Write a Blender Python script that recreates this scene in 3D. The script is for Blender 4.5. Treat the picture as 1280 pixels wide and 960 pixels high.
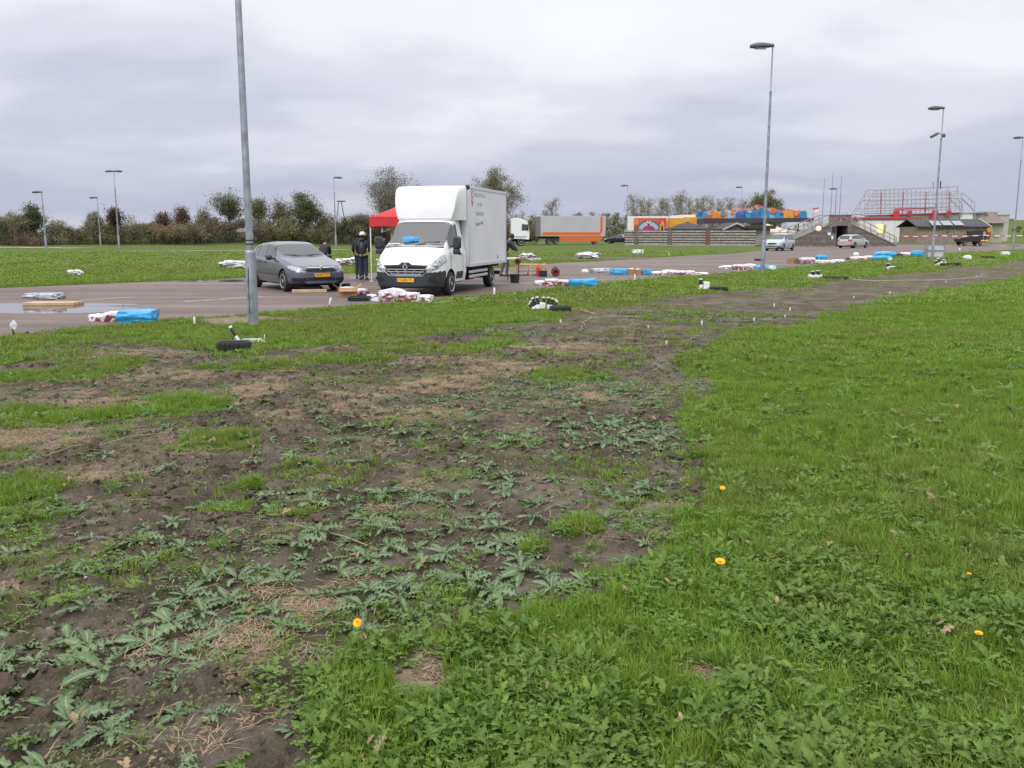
import bpy, bmesh, math, random
import numpy as np
from mathutils import Vector, Matrix, Euler
R = math.radians
for o in list(bpy.data.objects):
    bpy.data.objects.remove(o)
S = bpy.context.scene
C = S.collection
random.seed(7)
RNG = np.random.default_rng(11)

# ------------------------------------------------------------------ camera
F, HORIZON, EYE = 1130.0, 290.0, 1.75          # focal length in photo pixels, horizon row, eye height
TH = math.atan((480 - HORIZON) / F)
cam = bpy.data.cameras.new('camera')
cam.sensor_width = 36.0
cam.lens = F * 36.0 / 1280.0
cam.clip_start, cam.clip_end = 0.05, 6000
camo = bpy.data.objects.new('camera', cam)
C.objects.link(camo)
camo.location = (0, 0, EYE)
camo.rotation_euler = (R(90) - TH, 0, 0)
S.camera = camo

# ------------------------------------------------------------------ overcast sky
SUN_EL, SUN_AZ = 48.0, 205.0                    # degrees; azimuth clockwise from +Y: behind the camera, to its left
world = bpy.data.worlds.new('World')
S.world = world
world.use_nodes = True
wt = world.node_tree
for n in list(wt.nodes):
    wt.nodes.remove(n)
def wn(t, **k):
    n = wt.nodes.new(t)
    for a, b in k.items():
        setattr(n, a, b)
    return n
sky = wn('ShaderNodeTexSky', sky_type='NISHITA', sun_disc=False)
sky.sun_elevation = R(SUN_EL); sky.sun_rotation = R(SUN_AZ)
sky.air_density = 1.0; sky.dust_density = 3.0
tc = wn('ShaderNodeTexCoord')
sep = wn('ShaderNodeSeparateXYZ'); wt.links.new(tc.outputs['Generated'], sep.inputs[0])
ramp = wn('ShaderNodeValToRGB')                 # cloud deck: radiance by height above the horizon
cr = ramp.color_ramp
cr.interpolation = 'EASE'
stops = [(0.0, (.55, .565, .64)), (.035, (.445, .47, .58)), (.09, (.515, .54, .64)), (.145, (.64, .655, .735)), (.21, (.79, .80, .85)), (.32, (.90, .91, .945)), (.5, (1.10, 1.11, 1.14)), (1.0, (1.60, 1.60, 1.64))]
cr.elements[0].position = 0; cr.elements[0].color = (*stops[0][1], 1)
cr.elements[1].position = 1; cr.elements[1].color = (*stops[-1][1], 1)
for p, c in stops[1:-1]:
    e = cr.elements.new(p); e.color = (*c, 1)
# the deck seen in perspective: direction divided by its height
mz = wn('ShaderNodeMath', operation='MAXIMUM'); wt.links.new(sep.outputs[2], mz.inputs[0]); mz.inputs[1].default_value = 0.0
add = wn('ShaderNodeMath', operation='ADD'); wt.links.new(mz.outputs[0], add.inputs[0]); add.inputs[1].default_value = 0.22
dx = wn('ShaderNodeMath', operation='DIVIDE'); wt.links.new(sep.outputs[0], dx.inputs[0]); wt.links.new(add.outputs[0], dx.inputs[1])
dy = wn('ShaderNodeMath', operation='DIVIDE'); wt.links.new(sep.outputs[1], dy.inputs[0]); wt.links.new(add.outputs[0], dy.inputs[1])
comb = wn('ShaderNodeCombineXYZ'); wt.links.new(dx.outputs[0], comb.inputs[0]); wt.links.new(dy.outputs[0], comb.inputs[1])
mapn = wn('ShaderNodeMapping'); mapn.inputs['Rotation'].default_value = (0, 0, R(-14)); mapn.inputs['Scale'].default_value = (1.05, 1.35, 1); mapn.inputs['Location'].default_value = (2.6, .2, 0)
wt.links.new(comb.outputs[0], mapn.inputs[0])
no = wn('ShaderNodeTexNoise'); no.inputs['Scale'].default_value = 1.0; no.inputs['Detail'].default_value = 5; no.inputs['Roughness'].default_value = .5; no.inputs['Distortion'].default_value = .12
wt.links.new(mapn.outputs[0], no.inputs['Vector'])
mr = wn('ShaderNodeMapRange'); mr.inputs[1].default_value = .28; mr.inputs[2].default_value = .72; mr.inputs[3].default_value = -.065; mr.inputs[4].default_value = .085
wt.links.new(no.outputs[0], mr.inputs[0])
hz = wn('ShaderNodeMath', operation='ADD'); wt.links.new(mz.outputs[0], hz.inputs[0]); wt.links.new(mr.outputs[0], hz.inputs[1])
fade = wn('ShaderNodeMix', data_type='FLOAT')   # no wobble right at the horizon
fr = wn('ShaderNodeMapRange'); fr.inputs[1].default_value = 0; fr.inputs[2].default_value = .05
wt.links.new(mz.outputs[0], fr.inputs[0])
wt.links.new(fr.outputs[0], fade.inputs['Factor']); wt.links.new(mz.outputs[0], fade.inputs['A']); wt.links.new(hz.outputs[0], fade.inputs['B'])
wt.links.new(fade.outputs['Result'], ramp.inputs[0])
SKY_STR = 0.10
sc = wn('ShaderNodeVectorMath', operation='SCALE'); wt.links.new(ramp.outputs[0], sc.inputs[0]); sc.inputs['Scale'].default_value = 1.0 / SKY_STR
mix = wn('ShaderNodeMix', data_type='RGBA'); mix.inputs['Factor'].default_value = 0.94
wt.links.new(sky.outputs[0], mix.inputs['A']); wt.links.new(sc.outputs[0], mix.inputs['B'])
bg = wn('ShaderNodeBackground'); bg.inputs['Strength'].default_value = SKY_STR
wt.links.new(mix.outputs['Result'], bg.inputs['Color'])
wo = wn('ShaderNodeOutputWorld'); wt.links.new(bg.outputs[0], wo.inputs[0])

# ------------------------------------------------------------------ weak sun through the cloud
sl = bpy.data.lights.new('sun', 'SUN'); sl.energy = 1.3; sl.angle = R(28); sl.color = (1.0, .97, .93)
suno = bpy.data.objects.new('sun', sl); C.objects.link(suno)
az = R(SUN_AZ); el = R(SUN_EL)
sv = Vector((math.sin(az) * math.cos(el), math.cos(az) * math.cos(el), math.sin(el)))
suno.rotation_euler = (-sv).to_track_quat('-Z', 'Y').to_euler()
suno.location = sv * 50

# ------------------------------------------------------------------ exposure
S.view_settings.view_transform = 'Standard'
S.view_settings.look = 'None'
S.view_settings.exposure = 0.25
S.view_settings.gamma = 1.0
S.view_settings.use_curve_mapping = False
S.render.engine = 'CYCLES'

# ================================================================== helpers
def ray(px, py):
    u = (px - 640) / F; v = (480 - py) / F
    return (u, math.cos(TH) + math.sin(TH) * v, -math.sin(TH) + math.cos(TH) * v)
def G(px, py):
    """ground point (x, y) seen at a photo pixel"""
    x, y, z = ray(px, py); t = -EYE / z
    return (x * t, y * t)
def P(px, py, Y):
    """point at depth Y seen at a photo pixel"""
    x, y, z = ray(px, py); t = Y / y
    return Vector((x * t, Y, EYE + z * t))

# ---- noise on numpy arrays
def _h(ix, iy, s):
    n = (ix.astype(np.int64) * 374761393 + iy.astype(np.int64) * 668265263 + s * 974711) & 0x7fffffff
    n = ((n ^ (n >> 13)) * 1274126177) & 0x7fffffff
    n = (n ^ (n >> 16)) & 0xffff
    return n / 65535.0
def vn(x, y, s=0):
    x = np.asarray(x, float); y = np.asarray(y, float)
    ix = np.floor(x); iy = np.floor(y); fx = x - ix; fy = y - iy
    fx = fx * fx * (3 - 2 * fx); fy = fy * fy * (3 - 2 * fy)
    a = _h(ix, iy, s); b = _h(ix + 1, iy, s); c = _h(ix, iy + 1, s); d = _h(ix + 1, iy + 1, s)
    return (a * (1 - fx) + b * fx) * (1 - fy) + (c * (1 - fx) + d * fx) * fy
def fbm(x, y, s=0, o=4):
    t = 0; a = .5; k = 1.0; w = 0
    for i in range(o):
        t = t + a * vn(x * k + 17.3 * i, y * k - 9.1 * i, s + i); w += a; a *= .5; k *= 2.03
    return t / w
def sstep(a, b, x):
    t = np.clip((x - a) / (b - a), 0, 1)
    return t * t * (3 - 2 * t)
def poly_sd(poly, x, y):
    """signed distance to a polygon, positive inside"""
    x = np.asarray(x, float); y = np.asarray(y, float)
    d = np.full(x.shape, 1e9); ins = np.zeros(x.shape, bool)
    n = len(poly)
    for i in range(n):
        ax, ay = poly[i]; bx, by = poly[(i + 1) % n]
        ex, ey = bx - ax, by - ay
        t = np.clip(((x - ax) * ex + (y - ay) * ey) / (ex * ex + ey * ey + 1e-12), 0, 1)
        d = np.minimum(d, (x - ax - t * ex) ** 2 + (y - ay - t * ey) ** 2)
        if ay != by:
            c = ((ay > y) != (by > y)) & (x < ex * (y - ay) / (by - ay) + ax)
            ins ^= c
    d = np.sqrt(d)
    return np.where(ins, d, -d)
def line_d(pts, x, y):
    d = np.full(np.shape(x), 1e9)
    for i in range(len(pts) - 1):
        ax, ay = pts[i]; bx, by = pts[i + 1]; ex, ey = bx - ax, by - ay
        t = np.clip(((x - ax) * ex + (y - ay) * ey) / (ex * ex + ey * ey + 1e-12), 0, 1)
        d = np.minimum(d, np.hypot(x - ax - t * ex, y - ay - t * ey))
    return d

# ---- materials
MATS = {}
def mat(name, col, rough=.6, metal=0., var=.0, scale=8., bump=0., bscale=40., coat=0., spec=.5, emit=None, es=0., trans=0., alpha=1., col2=None, coord='Object', detail=4, rvar=0.):
    if name in MATS:
        return MATS[name]
    m = bpy.data.materials.new(name); m.use_nodes = True
    nt = m.node_tree; b = nt.nodes['Principled BSDF']
    b.inputs['Base Color'].default_value = (*col, 1)
    b.inputs['Roughness'].default_value = rough; b.inputs['Metallic'].default_value = metal
    b.inputs['Coat Weight'].default_value = coat; b.inputs['Specular IOR Level'].default_value = spec
    b.inputs['Coat Roughness'].default_value = .08
    b.inputs['Transmission Weight'].default_value = trans; b.inputs['Alpha'].default_value = alpha
    if emit:
        b.inputs['Emission Color'].default_value = (*emit, 1); b.inputs['Emission Strength'].default_value = es
    if var or bump or col2 or rvar:
        t = nt.nodes.new('ShaderNodeTexCoord')
        n = nt.nodes.new('ShaderNodeTexNoise'); n.inputs['Scale'].default_value = scale; n.inputs['Detail'].default_value = detail
        nt.links.new(t.outputs[coord], n.inputs['Vector'])
        if var or col2:
            r = nt.nodes.new('ShaderNodeValToRGB')
            c2 = col2 or tuple(min(1, c * (1 + var)) for c in col)
            c1 = col if col2 else tuple(c * (1 - var) for c in col)
            r.color_ramp.elements[0].position = .33; r.color_ramp.elements[1].position = .67
            r.color_ramp.elements[0].color = (*c1, 1); r.color_ramp.elements[1].color = (*c2, 1)
            nt.links.new(n.outputs[0], r.inputs[0]); nt.links.new(r.outputs[0], b.inputs['Base Color'])
        if rvar:
            q = nt.nodes.new('ShaderNodeMapRange'); q.inputs[1].default_value = .3; q.inputs[2].default_value = .7
            q.inputs[3].default_value = rough - rvar; q.inputs[4].default_value = rough + rvar
            nt.links.new(n.outputs[0], q.inputs[0]); nt.links.new(q.outputs[0], b.inputs['Roughness'])
        if bump:
            n2 = nt.nodes.new('ShaderNodeTexNoise'); n2.inputs['Scale'].default_value = bscale; n2.inputs['Detail'].default_value = 5
            nt.links.new(t.outputs[coord], n2.inputs['Vector'])
            bp = nt.nodes.new('ShaderNodeBump'); bp.inputs['Strength'].default_value = min(1, bump); bp.inputs['Distance'].default_value = .02
            nt.links.new(n2.outputs[0], bp.inputs['Height']); nt.links.new(bp.outputs[0], b.inputs['Normal'])
    MATS[name] = m
    return m

# ---- mesh builder
class MB:
    def __init__(s): s.v = []; s.f = []; s.m = []; s.cur = 0
    def add(s, vs, fs, mi=None):
        k = len(s.v); s.v += [tuple(p) for p in vs]; s.f += [tuple(i + k for i in f) for f in fs]
        s.m += [s.cur if mi is None else mi] * len(fs); return s
    def box(s, c, d, rz=0, rx=0, ry=0, mi=None, bev=0.):
        x, y, z = (q / 2 for q in d); M = Matrix.Translation(c) @ Euler((rx, ry, rz)).to_matrix().to_4x4()
        if bev and bev < min(x, y, z):
            b = bev; vs = []; 
            for sx in (-1, 1):
                for sy in (-1, 1):
                    for sz in (-1, 1):
                        vs += [(sx * x, sy * (y - b), sz * (z - b)), (sx * (x - b), sy * y, sz * (z - b)), (sx * (x - b), sy * (y - b), sz * z)]
            bm = bmesh.new()
            for p in vs: bm.verts.new(p)
            r = bmesh.ops.convex_hull(bm, input=bm.verts)
            bmesh.ops.dissolve_limit(bm, angle_limit=.02, verts=bm.verts, edges=bm.edges)
            bm.verts.index_update()
            s.add([M @ v.co for v in bm.verts], [[v.index for v in f.verts] for f in bm.faces], mi); bm.free()
            return s
        vs = [M @ Vector(p) for p in ((-x, -y, -z), (x, -y, -z), (x, y, -z), (-x, y, -z), (-x, -y, z), (x, -y, z), (x, y, z), (-x, y, z))]
        return s.add(vs, [(3, 2, 1, 0), (4, 5, 6, 7), (0, 1, 5, 4), (1, 2, 6, 5), (2, 3, 7, 6), (3, 0, 4, 7)], mi)
    def tube(s, pts, rad, n=8, cap=True, mi=None):
        pts = [Vector(p) for p in pts]
        if not hasattr(rad, '__len__'): rad = [rad] * len(pts)
        vs = []; fs = []; up = None
        for i, p in enumerate(pts):
            t = (pts[min(i + 1, len(pts) - 1)] - pts[max(i - 1, 0)])
            t = t.normalized() if t.length > 1e-9 else Vector((0, 0, 1))
            if up is None: up = t.orthogonal().normalized()
            up = (up - t * up.dot(t)); up = up.normalized() if up.length > 1e-6 else t.orthogonal().normalized()
            w = t.cross(up)
            for k in range(n):
                a = 2 * math.pi * k / n
                vs.append(p + (up * math.cos(a) + w * math.sin(a)) * rad[i])
        for i in range(len(pts) - 1):
            for k in range(n):
                a = i * n + k; b = i * n + (k + 1) % n
                fs.append((a, b, b + n, a + n))
        if cap:
            fs.append(tuple(range(n - 1, -1, -1))); m = (len(pts) - 1) * n; fs.append(tuple(range(m, m + n)))
        return s.add(vs, fs, mi)
    def lathe(s, prof, n=16, M=None, mi=None):
        """profile of (radius, z) turned about z"""
        vs = []; fs = []
        for r, z in prof:
            for k in range(n):
                a = 2 * math.pi * k / n; vs.append(Vector((r * math.cos(a), r * math.sin(a), z)))
        for i in range(len(prof) - 1):
            for k in range(n):
                a = i * n + k; b = i * n + (k + 1) % n; fs.append((a, b, b + n, a + n))
        fs.append(tuple(range(n - 1, -1, -1))); m = (len(prof) - 1) * n; fs.append(tuple(range(m, m + n)))
        if M: vs = [M @ v for v in vs]
        return s.add(vs, fs, mi)
    def prism(s, poly, depth, M=None, mi=None):
        """polygon in the xy plane, extruded to z = depth"""
        n = len(poly); vs = [Vector((*p, 0)) for p in poly] + [Vector((*p, depth)) for p in poly]
        if M: vs = [M @ v for v in vs]
        return s.add(vs, [tuple(range(n - 1, -1, -1)), tuple(range(n, 2 * n))] + [(i, (i + 1) % n, n + (i + 1) % n, n + i) for i in range(n)], mi)
    def loft(s, rings, closed=True, cap=True, mi=None):
        n = len(rings[0]); vs = [p for r in rings for p in r]; fs = []
        for i in range(len(rings) - 1):
            for k in range(n if closed else n - 1):
                a = i * n + k; b = i * n + (k + 1) % n; fs.append((a, b, b + n, a + n))
        if cap:
            fs.append(tuple(range(n - 1, -1, -1))); m = (len(rings) - 1) * n; fs.append(tuple(range(m, m + n)))
        return s.add(vs, fs, mi)
    def mesh(s, name, smooth=None, fixn=True):
        me = bpy.data.meshes.new(name); me.from_pydata([tuple(p) for p in s.v], [], s.f); me.update()
        if any(s.m): me.polygons.foreach_set('material_index', s.m)
        if fixn:
            bm = bmesh.new(); bm.from_mesh(me); bmesh.ops.recalc_face_normals(bm, faces=bm.faces); bm.to_mesh(me); bm.free()
        if smooth is not None:
            if smooth >= 180: me.shade_smooth()
            else:
                me.shade_smooth(); me.set_sharp_from_angle(angle=R(smooth))
        return me
    def build(s, name, mats, parent=None, smooth=40, fixn=True):
        me = s.mesh(name, smooth, fixn)
        for m in (mats if isinstance(mats, (list, tuple)) else [mats]): me.materials.append(m)
        return obj(name, me, parent)
def obj(name, me, parent=None):
    o = bpy.data.objects.new(name, me); C.objects.link(o)
    if parent: o.parent = parent
    return o
def empty(name, loc=(0, 0, 0), rz=0, rx=0, ry=0):
    o = bpy.data.objects.new(name, None); C.objects.link(o)
    o.location = loc; o.rotation_euler = (rx, ry, rz); o.empty_display_size = .2
    return o
def tag(o, label, cat, group=None):
    o['label'] = label; o['category'] = cat
    if group: o['group'] = group
    return o
def thing(name, label, cat, loc=(0, 0, 0), rz=0, group=None, rx=0, ry=0):
    return tag(empty(name, loc, rz, rx, ry), label, cat, group)
def kind(o, k, label=None, cat=None):
    o['kind'] = k
    if label: o['label'] = label
    if cat: o['category'] = cat
    return o
def text(name, s, size, mtl, parent, M, ext=.0015, spacing=1.0, shear=0):
    cu = bpy.data.curves.new(name, 'FONT'); cu.body = s; cu.size = size; cu.extrude = ext
    cu.align_x = 'CENTER'; cu.align_y = 'CENTER'; cu.space_character = spacing; cu.shear = shear
    cu.materials.append(mtl)
    tmp = bpy.data.objects.new(name, cu)
    me = bpy.data.meshes.new_from_object(tmp); me.name = name
    bpy.data.objects.remove(tmp); bpy.data.curves.remove(cu)
    if not me.materials: me.materials.append(mtl)
    o = obj(name, me, parent); o.matrix_local = M
    return o
def frame(origin, xdir, ydir):
    x = Vector(xdir).normalized(); y = Vector(ydir); y = (y - x * y.dot(x)).normalized(); z = x.cross(y)
    M = Matrix.Identity(4)
    for i in range(3): M[i][0] = x[i]; M[i][1] = y[i]; M[i][2] = z[i]; M[i][3] = origin[i]
    return M

# ================================================================== the ground: zones measured off the photograph, laid out in metres
def GP(l): return [G(*p) for p in l]
ROAD_NEAR = GP([(-260, 452), (-150, 438), (0, 421), (100, 409), (200, 400.5), (330, 392), (430, 383), (560, 372.5), (640, 365.5), (700, 358.5), (760, 352), (860, 345), (950, 338), (1050, 328), (1110, 322), (1180, 316.5), (1280, 311.5), (1400, 308)])
ROAD_FAR = GP([(-260, 374), (-150, 367), (0, 360), (100, 356), (240, 350), (330, 346.5), (440, 342), (640, 334), (695, 329), (760, 326), (800, 324), (858, 319.5), (905, 317.5), (945, 314), (985, 309), (1010, 307), (1120, 306.2), (1200, 305.6), (1280, 305), (1400, 304)])
ROAD = ROAD_NEAR + ROAD_FAR[::-1]
LAWN = GP([(380, 1150), (385, 900), (405, 835), (470, 803), (560, 800), (650, 772), (740, 747), (800, 712), (850, 672), (880, 620), (872, 560), (850, 520), (895, 482), (850, 455), (905, 425), (1000, 400), (1130, 372), (1280, 346), (1400, 330), (1600, 313)]) + [(140, 92), (140, -6), (-.55, -6)]
STRIP_LOW = GP([(-200, 452), (0, 436), (120, 430), (200, 438), (300, 452), (420, 432), (560, 420), (640, 408), (740, 389), (880, 369), (1000, 357), (1150, 340.5), (1280, 327), (1400, 316), (1600, 305.5)])
STRIP = STRIP_LOW + [(180, 130), (60, 130)] + ROAD_FAR[::-1][:1] + ROAD_NEAR[::-1]
SEMI = GP([(-200, 500), (0, 476), (200, 470), (330, 462), (460, 452), (600, 436), (680, 424), (780, 410), (880, 397), (1000, 378), (1130, 362), (1280, 338), (1400, 324)]) + STRIP_LOW[::-1][1:]
def blob(px, py, rx, ry):
    x, y = G(px, py); x2, _ = G(px + rx, py); _, y2 = G(px, py - ry)
    return (x, y, abs(x2 - x), abs(y2 - y))
# lush green streaks and tufts on the bare soil: pixel ellipse -> ground ellipse, density
LUSH = [(blob(*b[:4]), b[4]) for b in [
    (60, 520, 90, 16, .9), (190, 508, 85, 13, .95), (60, 470, 75, 7, .9), (330, 458, 60, 6, .8), (440, 449, 60, 6, .9), (560, 438, 60, 6, .85), (625, 430, 40, 4, .8),
    (270, 552, 55, 13, 1.), (310, 606, 14, 8, 1.), (280, 635, 30, 9, .8), (40, 610, 45, 22, .9), (25, 650, 50, 25, .55), (120, 690, 50, 12, .35), (720, 665, 40, 10, .7), (668, 688, 14, 8, .9),
    (705, 468, 60, 11, .6), (770, 452, 50, 7, .3), (820, 482, 50, 9, .3), (690, 385, 60, 7, .5), (360, 640, 40, 10, .35), (470, 590, 60, 12, .25), (560, 560, 60, 10, .25), (390, 590, 40, 9, .3),
    (70, 760, 60, 14, .2), (350, 880, 40, 22, .35), (440, 860, 40, 40, .6), (740, 720, 40, 14, .4)]]
STRAWS = [(blob(*b[:4]), b[4]) for b in [
    (325, 487, 40, 13, 1.), (350, 524, 30, 8, 1.), (130, 505, 60, 8, .7), (200, 470, 50, 6, .7), (110, 590, 70, 10, .5), (500, 520, 70, 8, .5), (700, 435, 60, 6, .6), (300, 800, 48, 24, 1.), (385, 768, 45, 14, .9), (60, 543, 55, 13, .95), (550, 480, 46, 11, .9), (620, 462, 44, 8, .85), (740, 500, 16, 6, 1.), (660, 458, 24, 6, .6),
    (10, 747, 28, 11, .9), (870, 845, 26, 18, 1.2), (528, 852, 36, 30, 1.2), (430, 505, 45, 9, .6), (480, 492, 50, 8, .5), (340, 735, 16, 10, .8), (190, 560, 60, 14, .35), (1030, 770, 14, 26, .5), (290, 400, 60, 5, .9), (370, 400, 50, 3, .6), (560, 452, 60, 6, .35), (150, 445, 60, 5, .4), (1060, 660, 40, 8, .25), (40, 500, 40, 8, .3)]]
PALE = [(blob(*b[:4]), b[4]) for b in [(690, 615, 60, 18, .8), (800, 640, 60, 25, .9), (690, 745, 50, 14, .9), (240, 920, 110, 26, .8), (560, 650, 60, 16, .5), (850, 470, 30, 20, .5), (420, 560, 90, 14, .4), (760, 700, 40, 14, .5)]]
WEEDY = [(blob(*b[:4]), b[4]) for b in [(90, 830, 140, 65, 1.), (200, 780, 90, 60, 1.), (60, 930, 90, 45, 1.), (545, 725, 120, 38, 1.3), (620, 720, 50, 45, 1.2), (230, 695, 60, 22, .8), (410, 690, 80, 25, .9), (500, 660, 60, 16, .8), (530, 628, 60, 15, .9), (620, 655, 50, 16, .9),
    (590, 600, 60, 13, .7), (400, 622, 60, 14, .8), (660, 620, 50, 12, .9), (780, 550, 100, 26, 1.), (660, 552, 60, 12, .7), (500, 545, 70, 12, .6), (720, 490, 120, 18, .7), (160, 690, 60, 20, .7), (110, 770, 90, 25, .9), (330, 770, 40, 40, .6), (820, 615, 60, 20, .5), (470, 690, 40, 20, .7), (880, 640, 30, 40, .6), (820, 730, 50, 20, .5), (300, 640, 50, 14, .5), (560, 510, 90, 14, .5), (450, 470, 100, 8, .3), (870, 395, 120, 10, .8), (640, 415, 80, 6, .7)]]
def blobs(L, x, y, soft=.35):
    v = np.zeros(np.shape(x))
    for (bx, by, rx, ry), a in L:
        r = np.hypot((x - bx) / rx, (y - by) / ry)
        v = np.maximum(v, a * (1 - sstep(1 - soft, 1 + soft, r)))
    return v
def zones(x, y):
    """per ground point: grass cover, straw, pale crust, weeds, lawn, signed distance into the road"""
    x = np.asarray(x, float); y = np.asarray(y, float)
    k = np.clip(y / 12, .35, 3)
    wx = x + k * .55 * (fbm(x / k * 1.3, y / k * 1.3, 3) - .5) + .10 * k * (fbm(x / k * 7, y / k * 7, 31, 2) - .5)
    wy = y + k * .75 * (fbm(x / k * 1.3 + 40, y / k * 1.3, 5) - .5) + .10 * k * (fbm(x / k * 7, y / k * 7, 37, 2) - .5)
    ld = poly_sd(LAWN, wx, wy) / np.clip(y / 9, .5, 3)
    lawn = sstep(-.22, .20, ld + .34 * (fbm(x / k * 5, y / k * 5, 41, 3) - .5))
    strip = sstep(-.3, .5, poly_sd(STRIP, wx, wy)) * (.62 + .36 * sstep(.36, .56, fbm(x * .9 + 7, y * .9, 45)))
    semi = sstep(-.4, .6, poly_sd(SEMI, wx, wy)) * .45
    lush = blobs(LUSH, wx, wy)
    rd = poly_sd(ROAD, x, y)
    beyond = (y > 26) & (poly_sd(ROAD_FAR + [(400, 300), (400, 3000), (-3000, 3000), (-3000, 40), (-60, 20)], x, y) > 0)
    bx, by, brx, bry = blob(80, 447, 110, 9)
    bare = 1 - sstep(.7, 1.2, np.hypot((wx - bx) / brx, (wy - by) / bry))
    patch = fbm(wx * 1.1, wy * 1.1, 21)
    semi = semi * sstep(.38, .66, patch) * np.where(x > 0, .7, 1.5)
    g = np.maximum.reduce([lawn, strip * (1 - bare), semi, lush * (1 if lush.ndim == 0 else 1)])
    g = np.maximum(g, .30 * sstep(.48, .68, patch))
    v = blob(760, 322.5, 110, 2.2)
    vb = .75 * (1 - sstep(.5, 1.2, np.hypot((wx - v[0]) / v[2], (wy - v[1]) / v[3])))
    g = np.where(beyond, np.maximum(1 - vb, .2), g)
    g = np.where(rd > .12, 0, g)
    st = blobs(STRAWS, wx, wy, .5)
    pale = blobs(PALE, wx, wy, .5)
    wd = np.minimum((1.6 - .35 * sstep(3.8, 5.5, y)) * np.maximum(blobs(WEEDY, wx, wy, .6), .17), 1.3) * (1 - .85 * lawn) * (y < 40)
    wd = np.where(poly_sd(STRIP, wx, wy) > .3, 0, wd)
    g = g * (1 - np.minimum(1, 1.0 * st) * (st > .45))
    return g, st, pale, wd, lawn, rd
def hgt(x, y, g=None, rd=None):
    x = np.asarray(x, float); y = np.asarray(y, float)
    if g is None:
        g, _, _, _, _, rd = zones(x, y)
    near = 1 - sstep(14, 40, y)
    z = near * (.10 * (fbm(x * .35, y * .35, 50) - .5) + .05 * (fbm(x * 1.6, y * 1.6, 51) - .5))
    soil = (1 - np.clip(g, 0, 1)) * (1 - sstep(12, 30, y))
    cl = fbm(x * 9, y * 9, 52, 3)
    rough = sstep(.38, .62, fbm(x * .9, y * 1.3, 55)) * (1 - .9 * blobs(PALE, x, y, .5))
    z = z + soil * (.030 * (fbm(x * 4, y * 4, 53, 3) - .5) + rough * (.055 * sstep(.46, .72, cl) + .032 * (fbm(x * 24, y * 24, 54, 2) - .5)) + .008 * (fbm(x * 40, y * 40, 56, 2) - .5))
    z = z + .02 * g * near * fbm(x * 3, y * 3, 57, 2)
    z = z * (1 - sstep(-.9, -.05, rd))                      # level with the asphalt at its edge
    z = z - .07 * sstep(.02, .35, rd)
    berm = np.exp(-((y - 134) / 7.0) ** 2) * (1 - sstep(-16, 4, x)) * (1.3 + .7 * vn(x * .06, y * .02, 60))
    mound = np.exp(-((y - 330) / 40.0) ** 2) * sstep(120, 175, x) * 6.0
    return z + berm + mound
def hg(x, y):
    if y > 62:                                               # beyond the near ground only the bank and the far mound rise
        if y > 260 and x > 100: return float(math.exp(-((y - 330) / 40.0) ** 2) * sstep(120, 175, x) * 6.0)
        return float(math.exp(-((y - 134) / 7.0) ** 2) * (1 - sstep(-16, 4, x)) * (1.3 + .7 * vn(np.array([x * .06]), np.array([y * .02]), 60)[0]))
    return float(hgt(np.array([x]), np.array([y]))[0])

def ground():
    rows = np.concatenate([np.linspace(.4, 2.2, 14)[:-1], np.geomspace(2.2, 9, 300)[:-1], np.geomspace(9, 40, 180)[:-1], np.geomspace(40, 2600, 150)])
    cols = np.concatenate([np.linspace(-1.6, -.66, 50)[:-1], np.linspace(-.66, .66, 540), np.linspace(.66, 1.6, 50)[1:]])
    Y, T = np.meshgrid(rows, cols, indexing='ij')
    X = T * (Y + 1.2)
    x = X.ravel(); y = Y.ravel()
    g, st, pale, wd, lawn, rd = zones(x, y)
    z = hgt(x, y, g, rd)
    nr, nc = len(rows), len(cols)
    me = bpy.data.meshes.new('ground')
    me.vertices.add(nr * nc); me.vertices.foreach_set('co', np.stack([x, y, z], 1).astype(np.float32).ravel())
    i = np.arange((nr - 1) * nc).reshape(nr - 1, nc)[:, :-1].ravel()
    q = np.stack([i, i + 1, i + nc + 1, i + nc], 1)
    me.loops.add(q.size); me.loops.foreach_set('vertex_index', q.ravel().astype(np.int32))
    me.polygons.add(len(q)); me.polygons.foreach_set('loop_start', (np.arange(len(q)) * 4).astype(np.int32))
    me.update(calc_edges=True); me.validate()
    a = me.attributes.new('mask', 'FLOAT_COLOR', 'POINT')
    a.data.foreach_set('color', np.stack([g, st, pale, np.ones_like(g)], 1).astype(np.float32).ravel())
    me.shade_smooth()
    me.materials.append(ground_mat())
    o = obj('ground', me); kind(o, 'structure', 'bare brown soil and mown green grass field', 'ground')

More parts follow.
